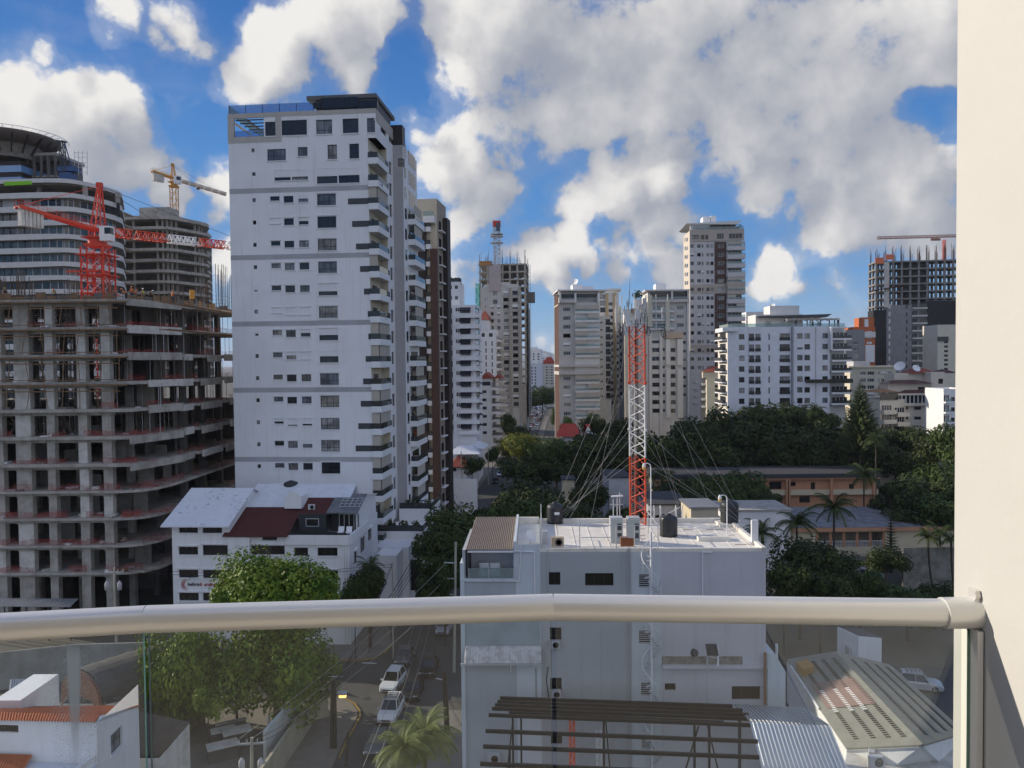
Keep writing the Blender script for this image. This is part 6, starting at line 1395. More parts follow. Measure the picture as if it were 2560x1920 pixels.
cr = thing('crane_jib', 'pale red crane jib reaching over the netted shell at the right', 'crane', c); mb.build('jib', cr); mb = MB(); lattice(mb, (c.x, c.y, 0), (c.x, c.y, c.z + 6), 2.2, MC['faded_crane_red'], 36, leg=.25, br=.13); mb.build('mast', cr)
# cream mansion with curved balconies
MA = mat('mansion_cream', (.64, .58, .49), .85, streak=.12)
b = fb('cream_mansion', 'cream mansion block with brown roofs, curved balconies and a satellite dish', 206, B6, 1715, 2085, 890, 14, MA, [([(1803, 1866)], 916, 88, 2, 28, dict(nm=2, gm=DPANE)), ([(1935, 1968)], 916, 88, 2, 18, dict(nm=2, gm=DPANE)), ([(2003, 2045)], 914, 88, 2, 34, dict(nm=2)), ([(1730, 1750)], 914, 88, 2, 28, dict(nm=1, gm=DPANE))], phi=-.02, seed=3)
F = b.F; uu = lambda x: F.uz(*B6(x, 900))[0]; zz = lambda y: F.uz(*B6(1850, y))[1]
g = Bl(205, B6(1500, 0)[0], B6(1722, 0)[0], 12, .12); g.o = b.o; g.zt = g.z(*B6(1610, 850)); mb = MB(); mb.box(g.F.p(0, 0, 0), g.F.t3 * g.W, -g.F.n3 * 12, (0, 0, g.zt), MA); mb.build('balcony_wing', b.o)
balcs(g, g.F, B6, 1500, 1612, 945, 84, 4, 36, 1.8, MA, None, 0, DPANE); balcs(g, g.F, B6, 1616, 1724, 965, 84, 4, 36, 2.1, MA, None, 0, DPANE)
mb = MB(); F.box(mb, uu(1640), uu(2050), zz(882), zz(812), .3, .5, DPANE); F.box(mb, uu(1600), uu(2060), zz(905), zz(882), .01, 1.0, MA); F.box(mb, uu(1630), uu(2060), zz(812), zz(795), .01, 1.2, MA); g.F.box(mb, 0, g.W * .7, zz(850), zz(790), .1, .3, DPANE)
for k in range(12): F.box(mb, uu(1645 + 36 * k), uu(1652 + 36 * k), zz(882), zz(812), .51, .6, WHITE)
mb.build('top_glazed_storey', b.o)
def hip(par, F, u0, u1, z0, z1, d0, d1, ins, m, name='hip_roof'):
    mb = MB(); A = [F.p(u0, z0, d0), F.p(u1, z0, d0), F.p(u1, z0, d1), F.p(u0, z0, d1)]; dm = (d0 + d1) / 2; r0, r1 = F.p(u0 + ins, z1, dm), F.p(u1 - ins, z1, dm)
    mb.face([A[0], A[1], r1, r0], m); mb.face([A[1], A[2], r1], m); mb.face([A[2], A[3], r0, r1], m); mb.face([A[3], A[0], r0], m); return mb.build(name, par)
BR = mat('brown_tile_roof', (.12, .05, .04), .85, var=.3)
hip(b.o, F, uu(1670), uu(2030), zz(797), zz(760), 1.2, -7, 3, BR); mb = MB(); F.box(mb, uu(1600), uu(1990), zz(790), zz(700), -7, -2, MA); F.box(mb, uu(1870), uu(1985), zz(766), zz(742), -1.99, -1.95, DPANE); mb.build('upper_storey', b.o); hip(b.o, F, uu(1590), uu(1990), zz(708), zz(680), -.5, -8, 3, BR)
mb = MB(); F.box(mb, uu(1720), uu(2115), zz(720), zz(620), -12, -6, MA); F.box(mb, uu(1985), uu(2110), zz(790), zz(610), -6, -1.9, MA); F.box(mb, uu(2052), uu(2092), zz(715), zz(670), -1.89, -1.85, DPANE); mb.build('top_room', b.o); hip(b.o, F, uu(1850), uu(2110), zz(622), zz(570), -5, -12, 3, RTILE); hip(b.o, F, uu(2060), uu(2260), zz(622), zz(585), -2, -10, 3, BR)
hip(b.o, g.F, -.8, g.W * .75, zz(783), zz(752), 1, -8, 3, mat('ochre_tile_roof', (.33, .17, .08), .85, var=.3))
dish(F.p(uu(1790), zz(615), -7), 1.5, 'large pale dish on the flat roof of the cream mansion', -.8); dish(F.p(uu(1925), zz(620), -6.5), 1.1, 'smaller pale dish near the arched window of the mansion', .1)
b = fb('cream_slab_tower', 'cream slab tower half hidden by the balcony wall at the right edge', 285, B6, 2010, 2260, 185, 12, mat('slab_cream', (.64, .60, .49), .85), [([(2070, 2105)], 330, 40, 7, 20, dict(nm=1, gm=BLACK))], seed=3); pblock(b, B6, 2010, 290, 2105, 330, -.5, .6, DGREY, 'dark_band')
b = fb('white_corner_block', 'small white block with balconies at the right edge below the mansion', 190, B6, 2068, 2300, 758, 10, WHITE, [([(2130, 2165)], 830, 92, 4, 36, dict(nm=3))], seed=3); balcs(b, b.F, B6, 2062, 2120, 870, 92, 3, 14, 1.2, WHITE, BALG, .8, DPANE)
b = fb('orange_tile_house', 'small house with a bright orange tile roof behind the mansion', 214, B6, 1405, 1500, 980, 8, mat('peach_wall', (.55, .38, .22), .85), [([(1440, 1470)], 1000, 30, 1, 20, dict(nm=2, gm=DPANE))]); hip(b.o, b.F, -3, b.W + 1, b.zt, b.F.uz(*B6(1430, 905))[1], 1.5, -9, 3, mat('orange_tile', (.50, .13, .04), .85, var=.25))
# red roofed house by the street trees, white marquee
b = fb('red_roof_house', 'low house with bright red pitched roofs below the beige tower', 232, B2, 1720, 2100, 1530, 12, WHITE, [], seed=2)
BRR = MC['bright_red_roof']; hip(b.o, b.F, b.F.uz(*B2(1640, 1500))[0], b.F.uz(*B2(1960, 1500))[0], b.zt + .1, b.F.uz(*B2(1830, 1375))[1], 2, -9, 1.5, BRR); hip(b.o, b.F, b.F.uz(*B2(1985, 1500))[0], b.F.uz(*B2(2110, 1500))[0], b.zt + .1, b.F.uz(*B2(2040, 1375))[1], 2.5, -5, 2.1, BRR)
mb = MB(); q = at(*B2(2055, 1455), 229); mb.face([q + V((-1.2, -.2, -1)), q + V((1.5, -.2, -1)), q + V((-.1, -.2, 1.3))], WHITE); mb.build('gable', b.o)
# ================================================================ white building with the lattice mast
def ptube(name, par, pts, r, m, n=6): mb = MB(); mb.tube(pts, r, m, n); return mb.build(name, par)
def antenna_building():
    b = Bl(50.2, B8(28, 600)[0], B8(2195, 600)[0], 9.4, phi=-.03); F = b.F; P = F.p; W = b.W
    o = thing('mast_building', 'pale grey painted block with white flat roof, spiral stair and lattice mast below the balcony', 'building', (b.c.x, b.c.y, 0))
    u8 = lambda x: F.uz(*B8(x, 600))[0]; z8 = lambda y: F.uz(*B8(1300, y))[1]; u1 = lambda x: F.uz(*C1(x, 600))[0]; z1 = lambda y: F.uz(*C1(1300, y))[1]
    zr = z8(376)
    cols = {k: mat('facade_' + k, c, .8, var=.10, streak=.22, nsc=.4) for k, c in (('a', (.42, .45, .47)), ('b', (.56, .61, .64)), ('c', (.40, .42, .43)), ('d', (.55, .585, .605)), ('e', (.54, .53, .555)))}
    wins = [F.rect(*r, B8) for r in ((658, 540, 740, 632), (915, 547, 1117, 637), (1297, 555, 1370, 648))] + [F.rect(*r, C1) for r in ((665, 252, 748, 342), (668, 608, 750, 700), (672, 1015, 752, 1080), (1297, 272, 1378, 365), (1312, 640, 1387, 733), (1315, 1040, 1395, 1110), (1480, 648, 1558, 698), (1955, 668, 2158, 765), (1490, 1046, 1565, 1076), (2015, 1070, 2095, 1106))]
    zA = z8(580)
    sec = [('a', 0, u8(425), 0, zA), ('b', u8(425), u8(598), 0, z8(342)), ('c', u8(598), u8(1212), 0, zr), ('d', u8(1212), u8(1455), 0, zr), ('e', u8(1455), W, 0, zr)]
    for k, a, c, z0, zt in sec:
        mb = MB(); F.wall(mb, a, c, z0, zt, [w for w in wins if a < (w[0] + w[2]) / 2 < c], cols[k], .2); mb.build('wall', o)
    mb = MB(); b.L.wall(mb, 0, b.D, 0, zA, (), cols['a']); b.R.wall(mb, 0, b.D, 0, zr, (), cols['e']); b.K.wall(mb, 0, W, 0, zr, (), cols['c'])
    mb.face([P(u8(598), z8(342), 0), P(u8(598), zr - .5, 0), P(u8(598), zr - .5, -9.4), P(u8(598), z8(342), -9.4)], cols['b']); mb.build('side_wall', o)
    MEM = mat('roof_membrane', (.78, .74, .66), .7, var=.22, nsc=.7, fine=.05)
    mb = MB(); zf = zr - .18; mb.face([P(u8(430), zf, 0), P(W, zf, 0), P(W, zf, -9.4), P(u8(430), zf, -9.4)], MEM)
    rn = random.Random(2)
    for k in range(14): x = u8(480) + k * (W - u8(480)) / 13.6; mb.box(P(x, zf + .001, -.4), F.t3 * .05, -F.n3 * 8.4, (0, 0, .025), MEM)
    for k in range(16): x, d = rn.uniform(u8(650), W - 1), rn.uniform(.6, 8); mb.box(P(x, zf + .002, -d), F.t3 * rn.uniform(.3, 1.6), -F.n3 * rn.uniform(.05, .3), (0, 0, .004), mat('roof_stain', (.32, .27, .22), .9))
    mb.build('roof', o)
    mb = MB(); F.box(mb, u8(430), W, zf, zr + .12, -9.4, -9.1, MEM); b.R.box(mb, .0, 9.1, zf, zr + .1, -.25, .003, MEM); F.box(mb, u8(598), W - .26, zf, zr + .04, -.2, .01, MEM); F.box(mb, u8(430), u8(595), zf, z8(342), -9.1, -8.9, MEM); mb.build('parapet', o)
    for w in wins:
        lou = w[0] > u8(1260) and w[2] < u8(1460); big = w[1] > z8(640)
        F.window(w, o, 2 if w[2] - w[0] < 1.2 else 3, 0, gm=GPANE if big and not lou else DPANE, fm=DBROWN, sub=True, dep=.2, fw=.05)
        if lou:
            mb = MB()
            for k in range(7): z = w[1] + (w[3] - w[1]) * (k + .5) / 7; F.box(mb, w[0], w[2], z - .02, z + .02, -.05, -.01, LGREY)
            mb.build('grille', o)
    # annex terrace at the left with glass front, sofa and brown corrugated roof
    BRC = mat('brown_corrugated', (.25, .20, .165), .6, var=.15)
    mb = MB(); za = zr + .03; n = 24
    xl, xr = u8(70), u8(408)
    for k in range(n):
        a, c = xl + (xr - xl) * k / n, xl + (xr - xl) * (k + .5) / n; e = xl + (xr - xl) * (k + 1) / n; zz = za + (.0)
        mb.face([P(a, zz, .35), P(c, zz + .07, .35), P(c, zz + .3, -9.2), P(a, zz + .23, -9.2)], BRC); mb.face([P(c, zz + .07, .35), P(e, zz, .35), P(e, zz + .23, -9.2), P(c, zz + .3, -9.2)], BRC)
    mb.build('corrugated_roof', o)
    mb = MB(); F.box(mb, u8(88), u8(412), za - .14, za - .03, .2, .4, WHITE); F.box(mb, u8(410), u8(428), zA, za + .5, -9, .02, cols['b']); mb.build('fascia', o)
    mb = MB(); F.box(mb, u8(30), u8(425), zA - .18, zA, -3, .12, cols['b']); F.box(mb, u8(92), u8(410), zA + .002, za - .15, -2.2, -2.0, mat('annex_inner_white', (.74, .74, .78), .8)); F.box(mb, u8(76), u8(90), zA, za - .03, -2, .02, BLACK if 0 else DGREY); b.L.box(mb, 3, 9.39, zA, za - .05, -.2, -.003, cols['a']); mb.build('terrace', o)
    mb = MB(); F.box(mb, u8(92), u8(408), zA + .002, z8(508), .05, .065, BALG); mb.build('glass_balustrade', o)
    mb = MB()
    for x in (92, 232, 408): F.box(mb, u8(x) - .02, u8(x) + .02, zA, z8(508), .066, .1, LGREY)
    mb.build('balustrade_posts', o)
    mb = MB(); F.box(mb, -.15, .12, 0, z8(470), -1.4, .1, cols['b']); mb.build('end_fin', o)
    sf = thing('terrace_sofa', 'white cushioned sofa behind the glass of the annex terrace', 'sofa', P(u8(232), zA, -1)); mb = MB(); F.box(mb, u8(158), u8(308), zA + .01, zA + .4, -1.2, -.5, WHITE); mb.build('seat', sf)
    for a, c in ((158, 230), (236, 308)): mb = MB(); F.box(mb, u8(a), u8(c), zA + .41, zA + .75, -1.2, -1.0, WHITE); mb.build('cushion', sf)
    # annex details below the rail
    mb = MB(); PT = cols['c']; F.box(mb, u1(68), u1(600), z1(395), z1(205), .002, .02, mat('facade_patch', (.34, .40, .43), .8, var=.25)); mb.build('recessed_panel', o)
    mb = MB(); RW = mat('weathered_awning', (.60, .58, .58), .8, var=.5, nsc=2.5, streak=.3); n = 26
    for k in range(n):
        a, e = u1(66) + (u1(605) - u1(66)) * k / n, u1(66) + (u1(605) - u1(66)) * (k + 1) / n; c = (a + e) / 2
        for (p, q, h0, h1) in ((a, c, 0, .05), (c, e, .05, 0)): mb.face([P(p, z1(478) + h0, .75), P(q, z1(478) + h1, .75), P(q, z1(385) + h1, .03), P(p, z1(385) + h0, .03)], RW)
    F.box(mb, u1(40), u1(612), z1(490), z1(478), .7, .78, LGREY); mb.build('corrugated_awning', o)
    # ledge and lower projection at the right
    mb = MB(); F.box(mb, u1(1460), W - .02, 0, z1(1000), .002, .02, cols['e']); F.box(mb, u1(1460), u1(2030), z1(512), z1(455), .003, .03, mat('stained_ledge', (.30, .27, .23), .9, var=.7, nsc=2)); F.box(mb, u1(1460), u1(2200), z1(530), z1(512), .003, .35, cols['e']); mb.build('ledge', o)
    g = Fac(P(W, 0, .3), P(W + 4, 0, .3)); mb = MB(); q0, q1 = [g.uz(*C2(x, 600))[0] for x in (232, 380)]; zz = g.uz(*C2(300, 470))[1]; mb.prism([g.p(max(q0, .02), 0), g.p(q1, 0), g.p(q1, zz - 1.2), g.p(q1 - .7, zz), g.p(max(q0, .02), zz)], -g.n3 * 7, cols['b']); mb.build('low_wing', o)
    # pipes
    for x in (1216, 1226, 1237): ptube('conduit', o, [P(u8(x), zr + .1, .06), P(u8(x), .3, .06)], .03, LGREY)
    for pts, r in (([(1810, 398), (1745, 398), (1745, 860)], .05), ([(650, 380), (652, 860)], .03), ([(466, 330), (448, 600), (70, 598)], .045), ([(415, 385), (558, 392), (558, 690)], .05)):
        ptube('downpipe', o, [P(u8(x), z8(y), .08) for x, y in pts], r, WHITE if r > .04 else LGREY)
    ptube('cable', o, [P(u1(655), z1(530), .05), P(u1(640), z1(620), .05), P(u1(655), z1(745), .05)], .03, BLACK); ptube('downpipe', o, [P(u1(385), z1(490), .1), P(u1(390), z1(560), .1)], .05, WHITE); ptube('conduit', o, [P(u1(567), z1(540), .05), P(u1(567), z1(750), .05)], .02, DGREY)
    ptube('rusty_vent_pipe', o, [P(u1(2175), z1(820), .5), P(u1(2175), z1(410), .5)], .09, mat('rust_pipe', (.30, .17, .10), .8, var=.3), 8)
    # spiral stair
    st = thing('spiral_staircase', 'slender white spiral staircase climbing the pale facade to the roof', 'staircase', P(u8(1372), 0, .75)); c = P(u8(1372), 0, .75)
    mb = MB(); mb.cyl((c.x, c.y, 3), (c.x, c.y, zr + 1.3), .07, WHITE, n=8); mb.build('pole', st); mb = MB(); n = 62; R_ = .62; zt = zr + .05
    for k in range(n):
        z = zt - k * .235; t = k * .42 + 1.0
        if z < 4: break
        d = lambda a: V((math.cos(a), math.sin(a), 0)); mb.prism([c + V((0, 0, z)) + d(t) * .05, c + V((0, 0, z)) + d(t - .16) * R_, c + V((0, 0, z)) + d(t + .16) * R_], (0, 0, .07), LGREY)
    mb.build('treads', st); mb = MB(); pr = []
    for k in range(n): z = zt - k * .235; t = k * .42 + 1.0; pr.append(c + V((math.cos(t) * R_, math.sin(t) * R_, z + .85)))
    mb.tube(pr, .03, WHITE, 5)
    for q in pr[::2]: mb.cyl(q, q - V((0, 0, .85)), .012, WHITE, n=4, caps=False)
    mb.build('handrail', st)
    # pipe railing frame on the roof
    rl = thing('roof_pipe_railing', 'rusty white pipe railing round the equipment area at the roof edge', 'railing', P(u8(1000), zr, -.3)); mb = MB(); zt2 = F.uz(*B8(1000, 212))[1]
    for x in (610, 880, 1140, 1270, 1435):
        mb.cyl(P(u8(x), zr - .1, -.12), P(u8(x), zt2 + (.5 if x in (610, 880) else 0), -.12), .035, LGREY, n=6)
    for a, c2, z in ((610, 1435, zt2), (610, 1435, zr + .12), (890, 1270, zr + .75)): mb.cyl(P(u8(a), z, -.12), P(u8(c2), z, -.12), .028, LGREY, n=6)
    for x in (610, 1435): mb.cyl(P(u8(x), zt2, -.12), P(u8(x), zt2, -4.5), .028, LGREY, n=6); mb.cyl(P(u8(x), zr, -4.5), P(u8(x), zt2 + .6, -4.5), .035, LGREY, n=6)
    mb.build('pipes', rl)
    gz = lambda x, y: gnd(*B8(x, y), zf)
    def ground_thing(x, y): q = gz(x, y); return V((q.x, q.y, zf + .002))
    q = ground_thing(705, 203); tank(q + V((0, .6, 0)), .62, 1.55, 'black roof water tank with a white sticker beside the brown roof', 'black tanks on the white roof'); mb = MB(); qq = q + V((-.07, -.03, .75)); mb.box(qq, (.38, 0, 0), (0, .012, 0), (0, 0, .2), WHITE); mb.build('sticker', [x for x in bpy.data.objects if x.get('label', '').startswith('black roof water tank with a white')][0])
    q = ground_thing(1520, 296); tank(q + V((0, .62, 0)), .62, 1.5, 'black roof water tank standing in the middle of the white roof', 'black tanks on the white roof')
    q = ground_thing(1952, 212); tank(q + V((0, .5, .1)), .66, 1.75, 'black roof water tank at the far right corner by the lamp post', 'black tanks on the white roof'); mb = MB(); mb.cb(q + V((0, .5, 0)), 1.9, 1.7, .2, MEM); mb.build('tank_plinth', o)
    mb = MB(); q = ground_thing(1830, 318); mb.cb(q + V((0, .3, 0)), 2.2, .8, .28, MEM); mb.build('roof_upstand', o)
    for x, lab in ((1140, 'tall pale equipment cabinet on the roof, nearer the brown roof'), (1262, 'tall pale equipment cabinet on the roof, nearer the spiral stair')):
        q = ground_thing(x, 335); cb_ = thing('equipment_cabinet', lab, 'cabinet', q, 'roof equipment cabinets'); mb = MB(); mb.cb(q + V((0, .35, 0)), .85, .7, 1.75, LGREY); mb.build('casing', cb_)
        mb = MB(); mb.box(q + V((-.36, -.012, .1)), (.72, 0, 0), (0, .01, 0), (0, 0, 1.5), mat('cabinet_door', (.42, .46, .44), .6)); mb.build('door', cb_); mb = MB(); mb.box(q + V((.05, -.03, .9)), (.28, 0, 0), (0, .012, 0), (0, 0, .45), DGREY); mb.build('vent', cb_); mb = MB(); mb.box(q + V((.05, -.03, .35)), (.28, 0, 0), (0, .012, 0), (0, 0, .35), DGREY); mb.build('vent', cb_)
    RU = mat('rust_box', (.30, .11, .04), .8, var=.4)
    for x, s, lab in ((1195, .52, 'larger rusty orange box on the pipe railing'), (1238, .42, 'smaller rusty orange box on the pipe railing')):
        q = ground_thing(x, 372); bx = thing('rusty_box', lab, 'junction box', q); mb = MB(); mb.box(q + V((-s / 2, -.05, .15)), (s, 0, 0), (0, .25, 0), (0, 0, s * 1.2), RU); mb.build('box', bx); mb = MB(); mb.box(q + V((-s / 2 + .05, -.062, .2)), (s - .1, 0, 0), (0, .01, 0), (0, 0, s * 1.2 - .1), mat('rust_box_door', (.22, .075, .03), .8)); mb.build('door', bx)
    q = ground_thing(722, 372); ac_unit(q + V((0, .3, 0)), 'tan air conditioner unit with grille at the roof edge', body=mat('tan_casing', (.45, .36, .25), .7)); q = ground_thing(632, 340); mb = MB(); mb.cb(q, .35, .3, .9, LGREY); mb.build('roof_vent_box', None, label='white vent box beside the pipe railing on the roof', cat='vent')
    for (x, y, lab, s) in ((700, 395, 'air conditioner hung on the facade below the top window', 1), (705, 745, 'air conditioner hung on the facade below the middle window', 1)):
        p = P(u1(x), z1(y), .25); ac_unit(p, lab, 0, .8)
    ac_unit(P(u1(262), z1(1205), .3), 'air conditioner low on the facade at the left end', 0, 1)
    q = ground_thing(525, 335); dd = dish(q, .42, 'small grey satellite dish on a thin pole by the brown roof', .9)
    # cage of the roof ladder
    q = ground_thing(1500, 185); ld = thing('ladder_hoops', 'white arched ladder handrails at the rear roof edge', 'ladder', q); mb = MB()
    for dx in (-1.1, -.6, .6, 1.1): pts = [q + V((dx, .0, 0)), q + V((dx, .0, 1.0)), q + V((dx + .1, .3, 1.25)), q + V((dx + .2, .6, 1.0)), q + V((dx + .25, .7, -.2))]; mb.tube(pts, .03, WHITE, 5)
    mb.bar(q + V((-1.1, 0, .1)), q + V((1, .2, 1.1)), .04, .04, WHITE); mb.build('rails', ld)
    for (x, yb, zl, lab, gd) in ((1383, 235, 4.6, 'white lamp post beside the red mast leg', -1), (1922, 300, 2.75, 'white gooseneck lamp post in front of the right hand tank', -1)):
        q = ground_thing(x, yb); lp = thing('roof_lamp_post', lab, 'lamp post', q); mb = MB(); t = q + V((0, 0, zl)); mb.cyl(q, t, .04, WHITE, n=8)
        arm = [t, t + V((-.05, 0, .2)), t + V((-.25, 0, .3)), t + V((-.5, 0, .22))]; mb.tube(arm, .035, WHITE, 6); mb.build('pole', lp)
        h = arm[-1]; mb = MB(); mb.lathe(h + V((0, 0, -.3)), [(.1, .08), (.13, .12), (.1, .3), (.03, .4)], WHITE, 12); mb.build('lamp_housing', lp); mb = MB(); mb.lathe(h + V((0, 0, -.42)), [(.001, 0), (.11, .02), (.125, .19), (.1, .2)], mat('amber_lens', (.6, .38, .06), .3), 12); mb.build('lens', lp)
    q = ground_thing(2120, 345); an = thing('panel_antenna', 'white panel antenna standing at the right rear roof corner', 'antenna', q); mb = MB(); mb.box(q + V((-.22, 0, .15)), (.44, 0, 0), (0, .2, 0), (0, 0, 1.5), WHITE); mb.build('panel', an); mb = MB(); mb.cb(q + V((0, .1, 0)), .7, .5, .14, LGREY); mb.build('base', an)
    q = ground_thing(1130, 180); mb = MB()
    for dx in (-.15, .15, .35): mb.cyl(q + V((dx, 0, 0)), q + V((dx, 0, 1.9 + dx)), .04, LGREY, n=6)
    mb.box(q + V((-.3, -.1, 1.9)), (.9, 0, .05), (0, .2, 0), (0, 0, .1), WHITE); mb.box(q + V((-.4, -.1, 1.3)), (1, 0, 0), (0, .06, 0), (0, 0, .06), LGREY); mb.build('pipe_bracket', None, label='pale pipe bracket with a tilted plate on the rear roof', cat='bracket')
    # ------------------------------------------------ lattice mast
    ml, mr, mk = gnd(*B8(1236, 190), zf), gnd(*B8(1344, 208), zf), gnd(*B8(1278, 176), zf); mc = (ml + mr + mk) / 3
    mt = thing('lattice_mast', 'red and white guyed lattice mast crowded with cell antennas on the white roof', 'mast', (mc.x, mc.y, zf))
    zq = lambda y: at(*C4(270, y), mc.y).z; lv = [zf, zq(1185), zq(655), zq(215)]
    WH = mat('mast_white', (.72, .72, .70), .5, var=.06); OR = mat('mast_red', (.62, .085, .03), .5, var=.12)
    V2 = lambda p, z: V((p.x, p.y, z))
    for i, m_ in enumerate((OR, WH, OR)):
        z0, z1_ = lv[i], lv[i + 1] - .02
        for p, r in ((ml, .07), (mr, .07), (mk, .07)): mb = MB(); mb.cyl(V2(p, z0), V2(p, z1_), r, m_, n=8); mb.cyl(V2(p, z1_ - .08), V2(p, z1_), .075, m_, n=8); mb.build('leg', mt)
        mb = MB(); n = round((z1_ - z0) / .62)
        for k in range(n):
            a, c2 = z0 + (z1_ - z0) * k / n, z0 + (z1_ - z0) * (k + 1) / n
            for p, q2 in ((mr, mk), (mk, ml), (ml, mr)):
                s, t = (p, q2) if k % 2 else (q2, p); mb.cyl(V2(s, a), V2(t, c2), .04, m_, n=5, caps=False)
        mb.build('bracing', mt)
    mb = MB(); lx = (ml + mk) / 2; off = V((.1, 0, 0))
    for s in (-1, 1): mb.cyl(V2(lx + off * s, zf), V2(lx + off * s, lv[3]), .018, LGREY, n=4)
    for k in range(int((lv[3] - zf) / .3)): z = zf + .2 + k * .3; mb.cyl(V2(lx - off, z), V2(lx + off, z), .012, LGREY, n=4, caps=False)
    mb.build('ladder', mt); mb = MB()
    for k in range(5): x = lx + V((.2 + .05 * k, -.05 * k, 0)); mb.cyl(V2(x, zf), V2(x, lv[3] + .4), .022, BLACK if k % 2 else DGREY, n=4)
    mb.build('feeder_cable', mt)
    Ya = mc.y
    def panel(x0, y0, x1, y1, dy, m_, dep=.16, tilt=0, w=None):
        a, c2 = at(*B3(x0, y0), Ya + dy), at(*B3(x1, y1), Ya + dy); mb = MB(); ww = (c2.x - a.x); mb.box((a.x + tilt, a.y, c2.z), (ww, .03, 0), (0, dep, 0), (-tilt, 0, a.z - c2.z), m_)
        mb.bar((a.x + ww / 2, a.y + dep + .08, c2.z - .3), (a.x + ww / 2, a.y + dep + .08, a.z + .15), .05, .05, LGREY); mb.build('panel_antenna', mt)
    CP = mat('panel_cream', (.58, .54, .42), .6, var=.04); GP = mat('panel_grey', (.60, .61, .62), .6, var=.04)
    panel(1150, 345, 1198, 695, -.5, CP); panel(1348, 402, 1392, 740, -.9, CP); panel(868, 500, 922, 690, -.6, GP, tilt=.35); panel(1012, 515, 1062, 605, -.6, GP, .2); panel(832, 470, 852, 655, .3, CP); panel(786, 490, 806, 650, .5, GP)
    for x0, y0, x1, y1, dy in ((1066, 488, 1098, 550, .5), (1100, 485, 1135, 540, .6), (1306, 480, 1345, 545, -.6), (1306, 548, 1340, 610, -.6)): panel(x0, y0, x1, y1, dy, GP, .2)
    mb = MB(); z = lv[3] + .05; cx = V2(mc, z)
    for (x, dy) in ((860, 0), (1130, -.4), (1370, -.8), (800, .4), (1000, -.5), (1240, -.6)):
        p = at(*B3(x, 700), Ya + dy); mb.bar(cx, (p.x, p.y, z + .05), .06, .06, LGREY); mb.bar(cx + V((0, 0, .8)), (p.x, p.y, z + .85), .05, .05, LGREY); mb.cyl((p.x, p.y, z - .5), (p.x, p.y, z + 2.2), .04, LGREY, n=6)
    rn = random.Random(8)
    for k in range(26): p = cx + V((rn.uniform(-1, .9), rn.uniform(-.6, .6), rn.uniform(-.3, .6))); mb.cyl(p, p + V((rn.uniform(-.15, .15), 0, rn.uniform(.5, 1.6))), .025, rn.choice([LGREY, DGREY, BLACK, STEEL]), n=5)
    mb.build('antenna_frame', mt)
    mb = MB()
    for (x, y, r) in ((1155, 750, .25), (1320, 760, .3), (845, 740, .25), (1335, 790, .2)):
        p = at(*B3(x, y), Ya - .5); mb.tube([p + V((math.sin(t / 10 * 6.28) * r * .6, 0, math.cos(t / 10 * 6.28) * r * 1.2)) for t in range(11)], .025, BLACK, 5)
    for (xa, ya, xb, yb) in ((1130, 690, 1330, 700), (1340, 600, 1330, 760), (900, 680, 940, 760), (820, 650, 870, 720)): mb.tube([at(*B3(xa, ya), Ya - .5), at(*B3((xa + xb) / 2, (ya + yb) / 2 + 15), Ya - .5), at(*B3(xb, yb), Ya - .5)], .022, BLACK, 5)
    mb.build('coiled_cable', mt)
    mb = MB(); p, q = at(*B3(935, 520), Ya), at(*B3(952, 150), Ya); mb.cyl(p, p.lerp(q, .6), .03, DGREY, n=5); mb.cyl(p.lerp(q, .6), q, .015, DGREY, n=5)
    mb.build('whip_antenna', mt)
    for y in (985, 440, 640):
        mb = MB(); z = zq(y)
        for p in (ml, mr, mk): d = (p - mc); d.z = 0; mb.cb(V2(p + d * .12, z - .08), .16, .16, .16, WH if 655 < y < 1185 else OR)
        mb.build('guy_bracket', mt)
    la = [gz(690, 195), gz(655, 190)]; la += [V((3.5, 59.0, zf)), V((4.3, 59.3, zf + .3)), V((6, 59.5, zf + .2))]; ra = [gz(2090, 240), gz(2060, 205), V((14.2, 59.5, zf)), V((13.2, 60.0, zf)), V((15.6, 59.2, zf))]
    GUY = mat('guy_wire', (.45, .45, .43), .5, metal=.3)
    for i, (y, k) in enumerate(((1185, 0), (1240, 1), (985, 0), (1060, 2), (640, 3), (640, 0), (250, 4), (250, 1), (900, 3))):
        mb = MB(); mb.cyl(V2(ml, zq(y)), la[k], .010, GUY, n=4, caps=False); mb.build('guy_wire', mt); mb = MB(); mb.cyl(V2(mr, zq(y)), ra[k], .010, GUY, n=4, caps=False); mb.build('guy_wire', mt)
antenna_building()
# ---------------------------------------------------------------- black roof frame in front of it and shiny metal roof
fr = thing('steel_roof_frame', 'black steel beam frame of an unfinished roof in front of the pale facade', 'roof frame', (4, 45, 0))
zf_ = 12.9
for i, (x0, y0, x1, y1) in enumerate(((312, 752, 1960, 810), (295, 778, 2030, 840), (277, 801, 2075, 872), (256, 826, 2080, 900), (375, 858, 1900, 925), (232, 872, 2110, 945), (210, 985, 2140, 1060), (193, 1095, 2150, 1172), (172, 1218, 2160, 1300), (150, 1350, 2180, 1440))):
    a, c = gnd(*C1(x0, y0), zf_), gnd(*C1(x1, y1), zf_); mb = MB(); mb.bar(a, c, .13 if i != 4 else .08, .2, BLACK); mb.build('beam', fr)
for (x, y) in ((402, 890), (460, 780), (1047, 905), (1690, 945), (1795, 945), (380, 1110)):
    a = gnd(*C1(x, y), zf_ - .1); mb = MB(); mb.box((a.x - .06, a.y - .06, 0), (.12, 0, 0), (0, .12, 0), (0, 0, zf_ - .11), BLACK); mb.build('post', fr)
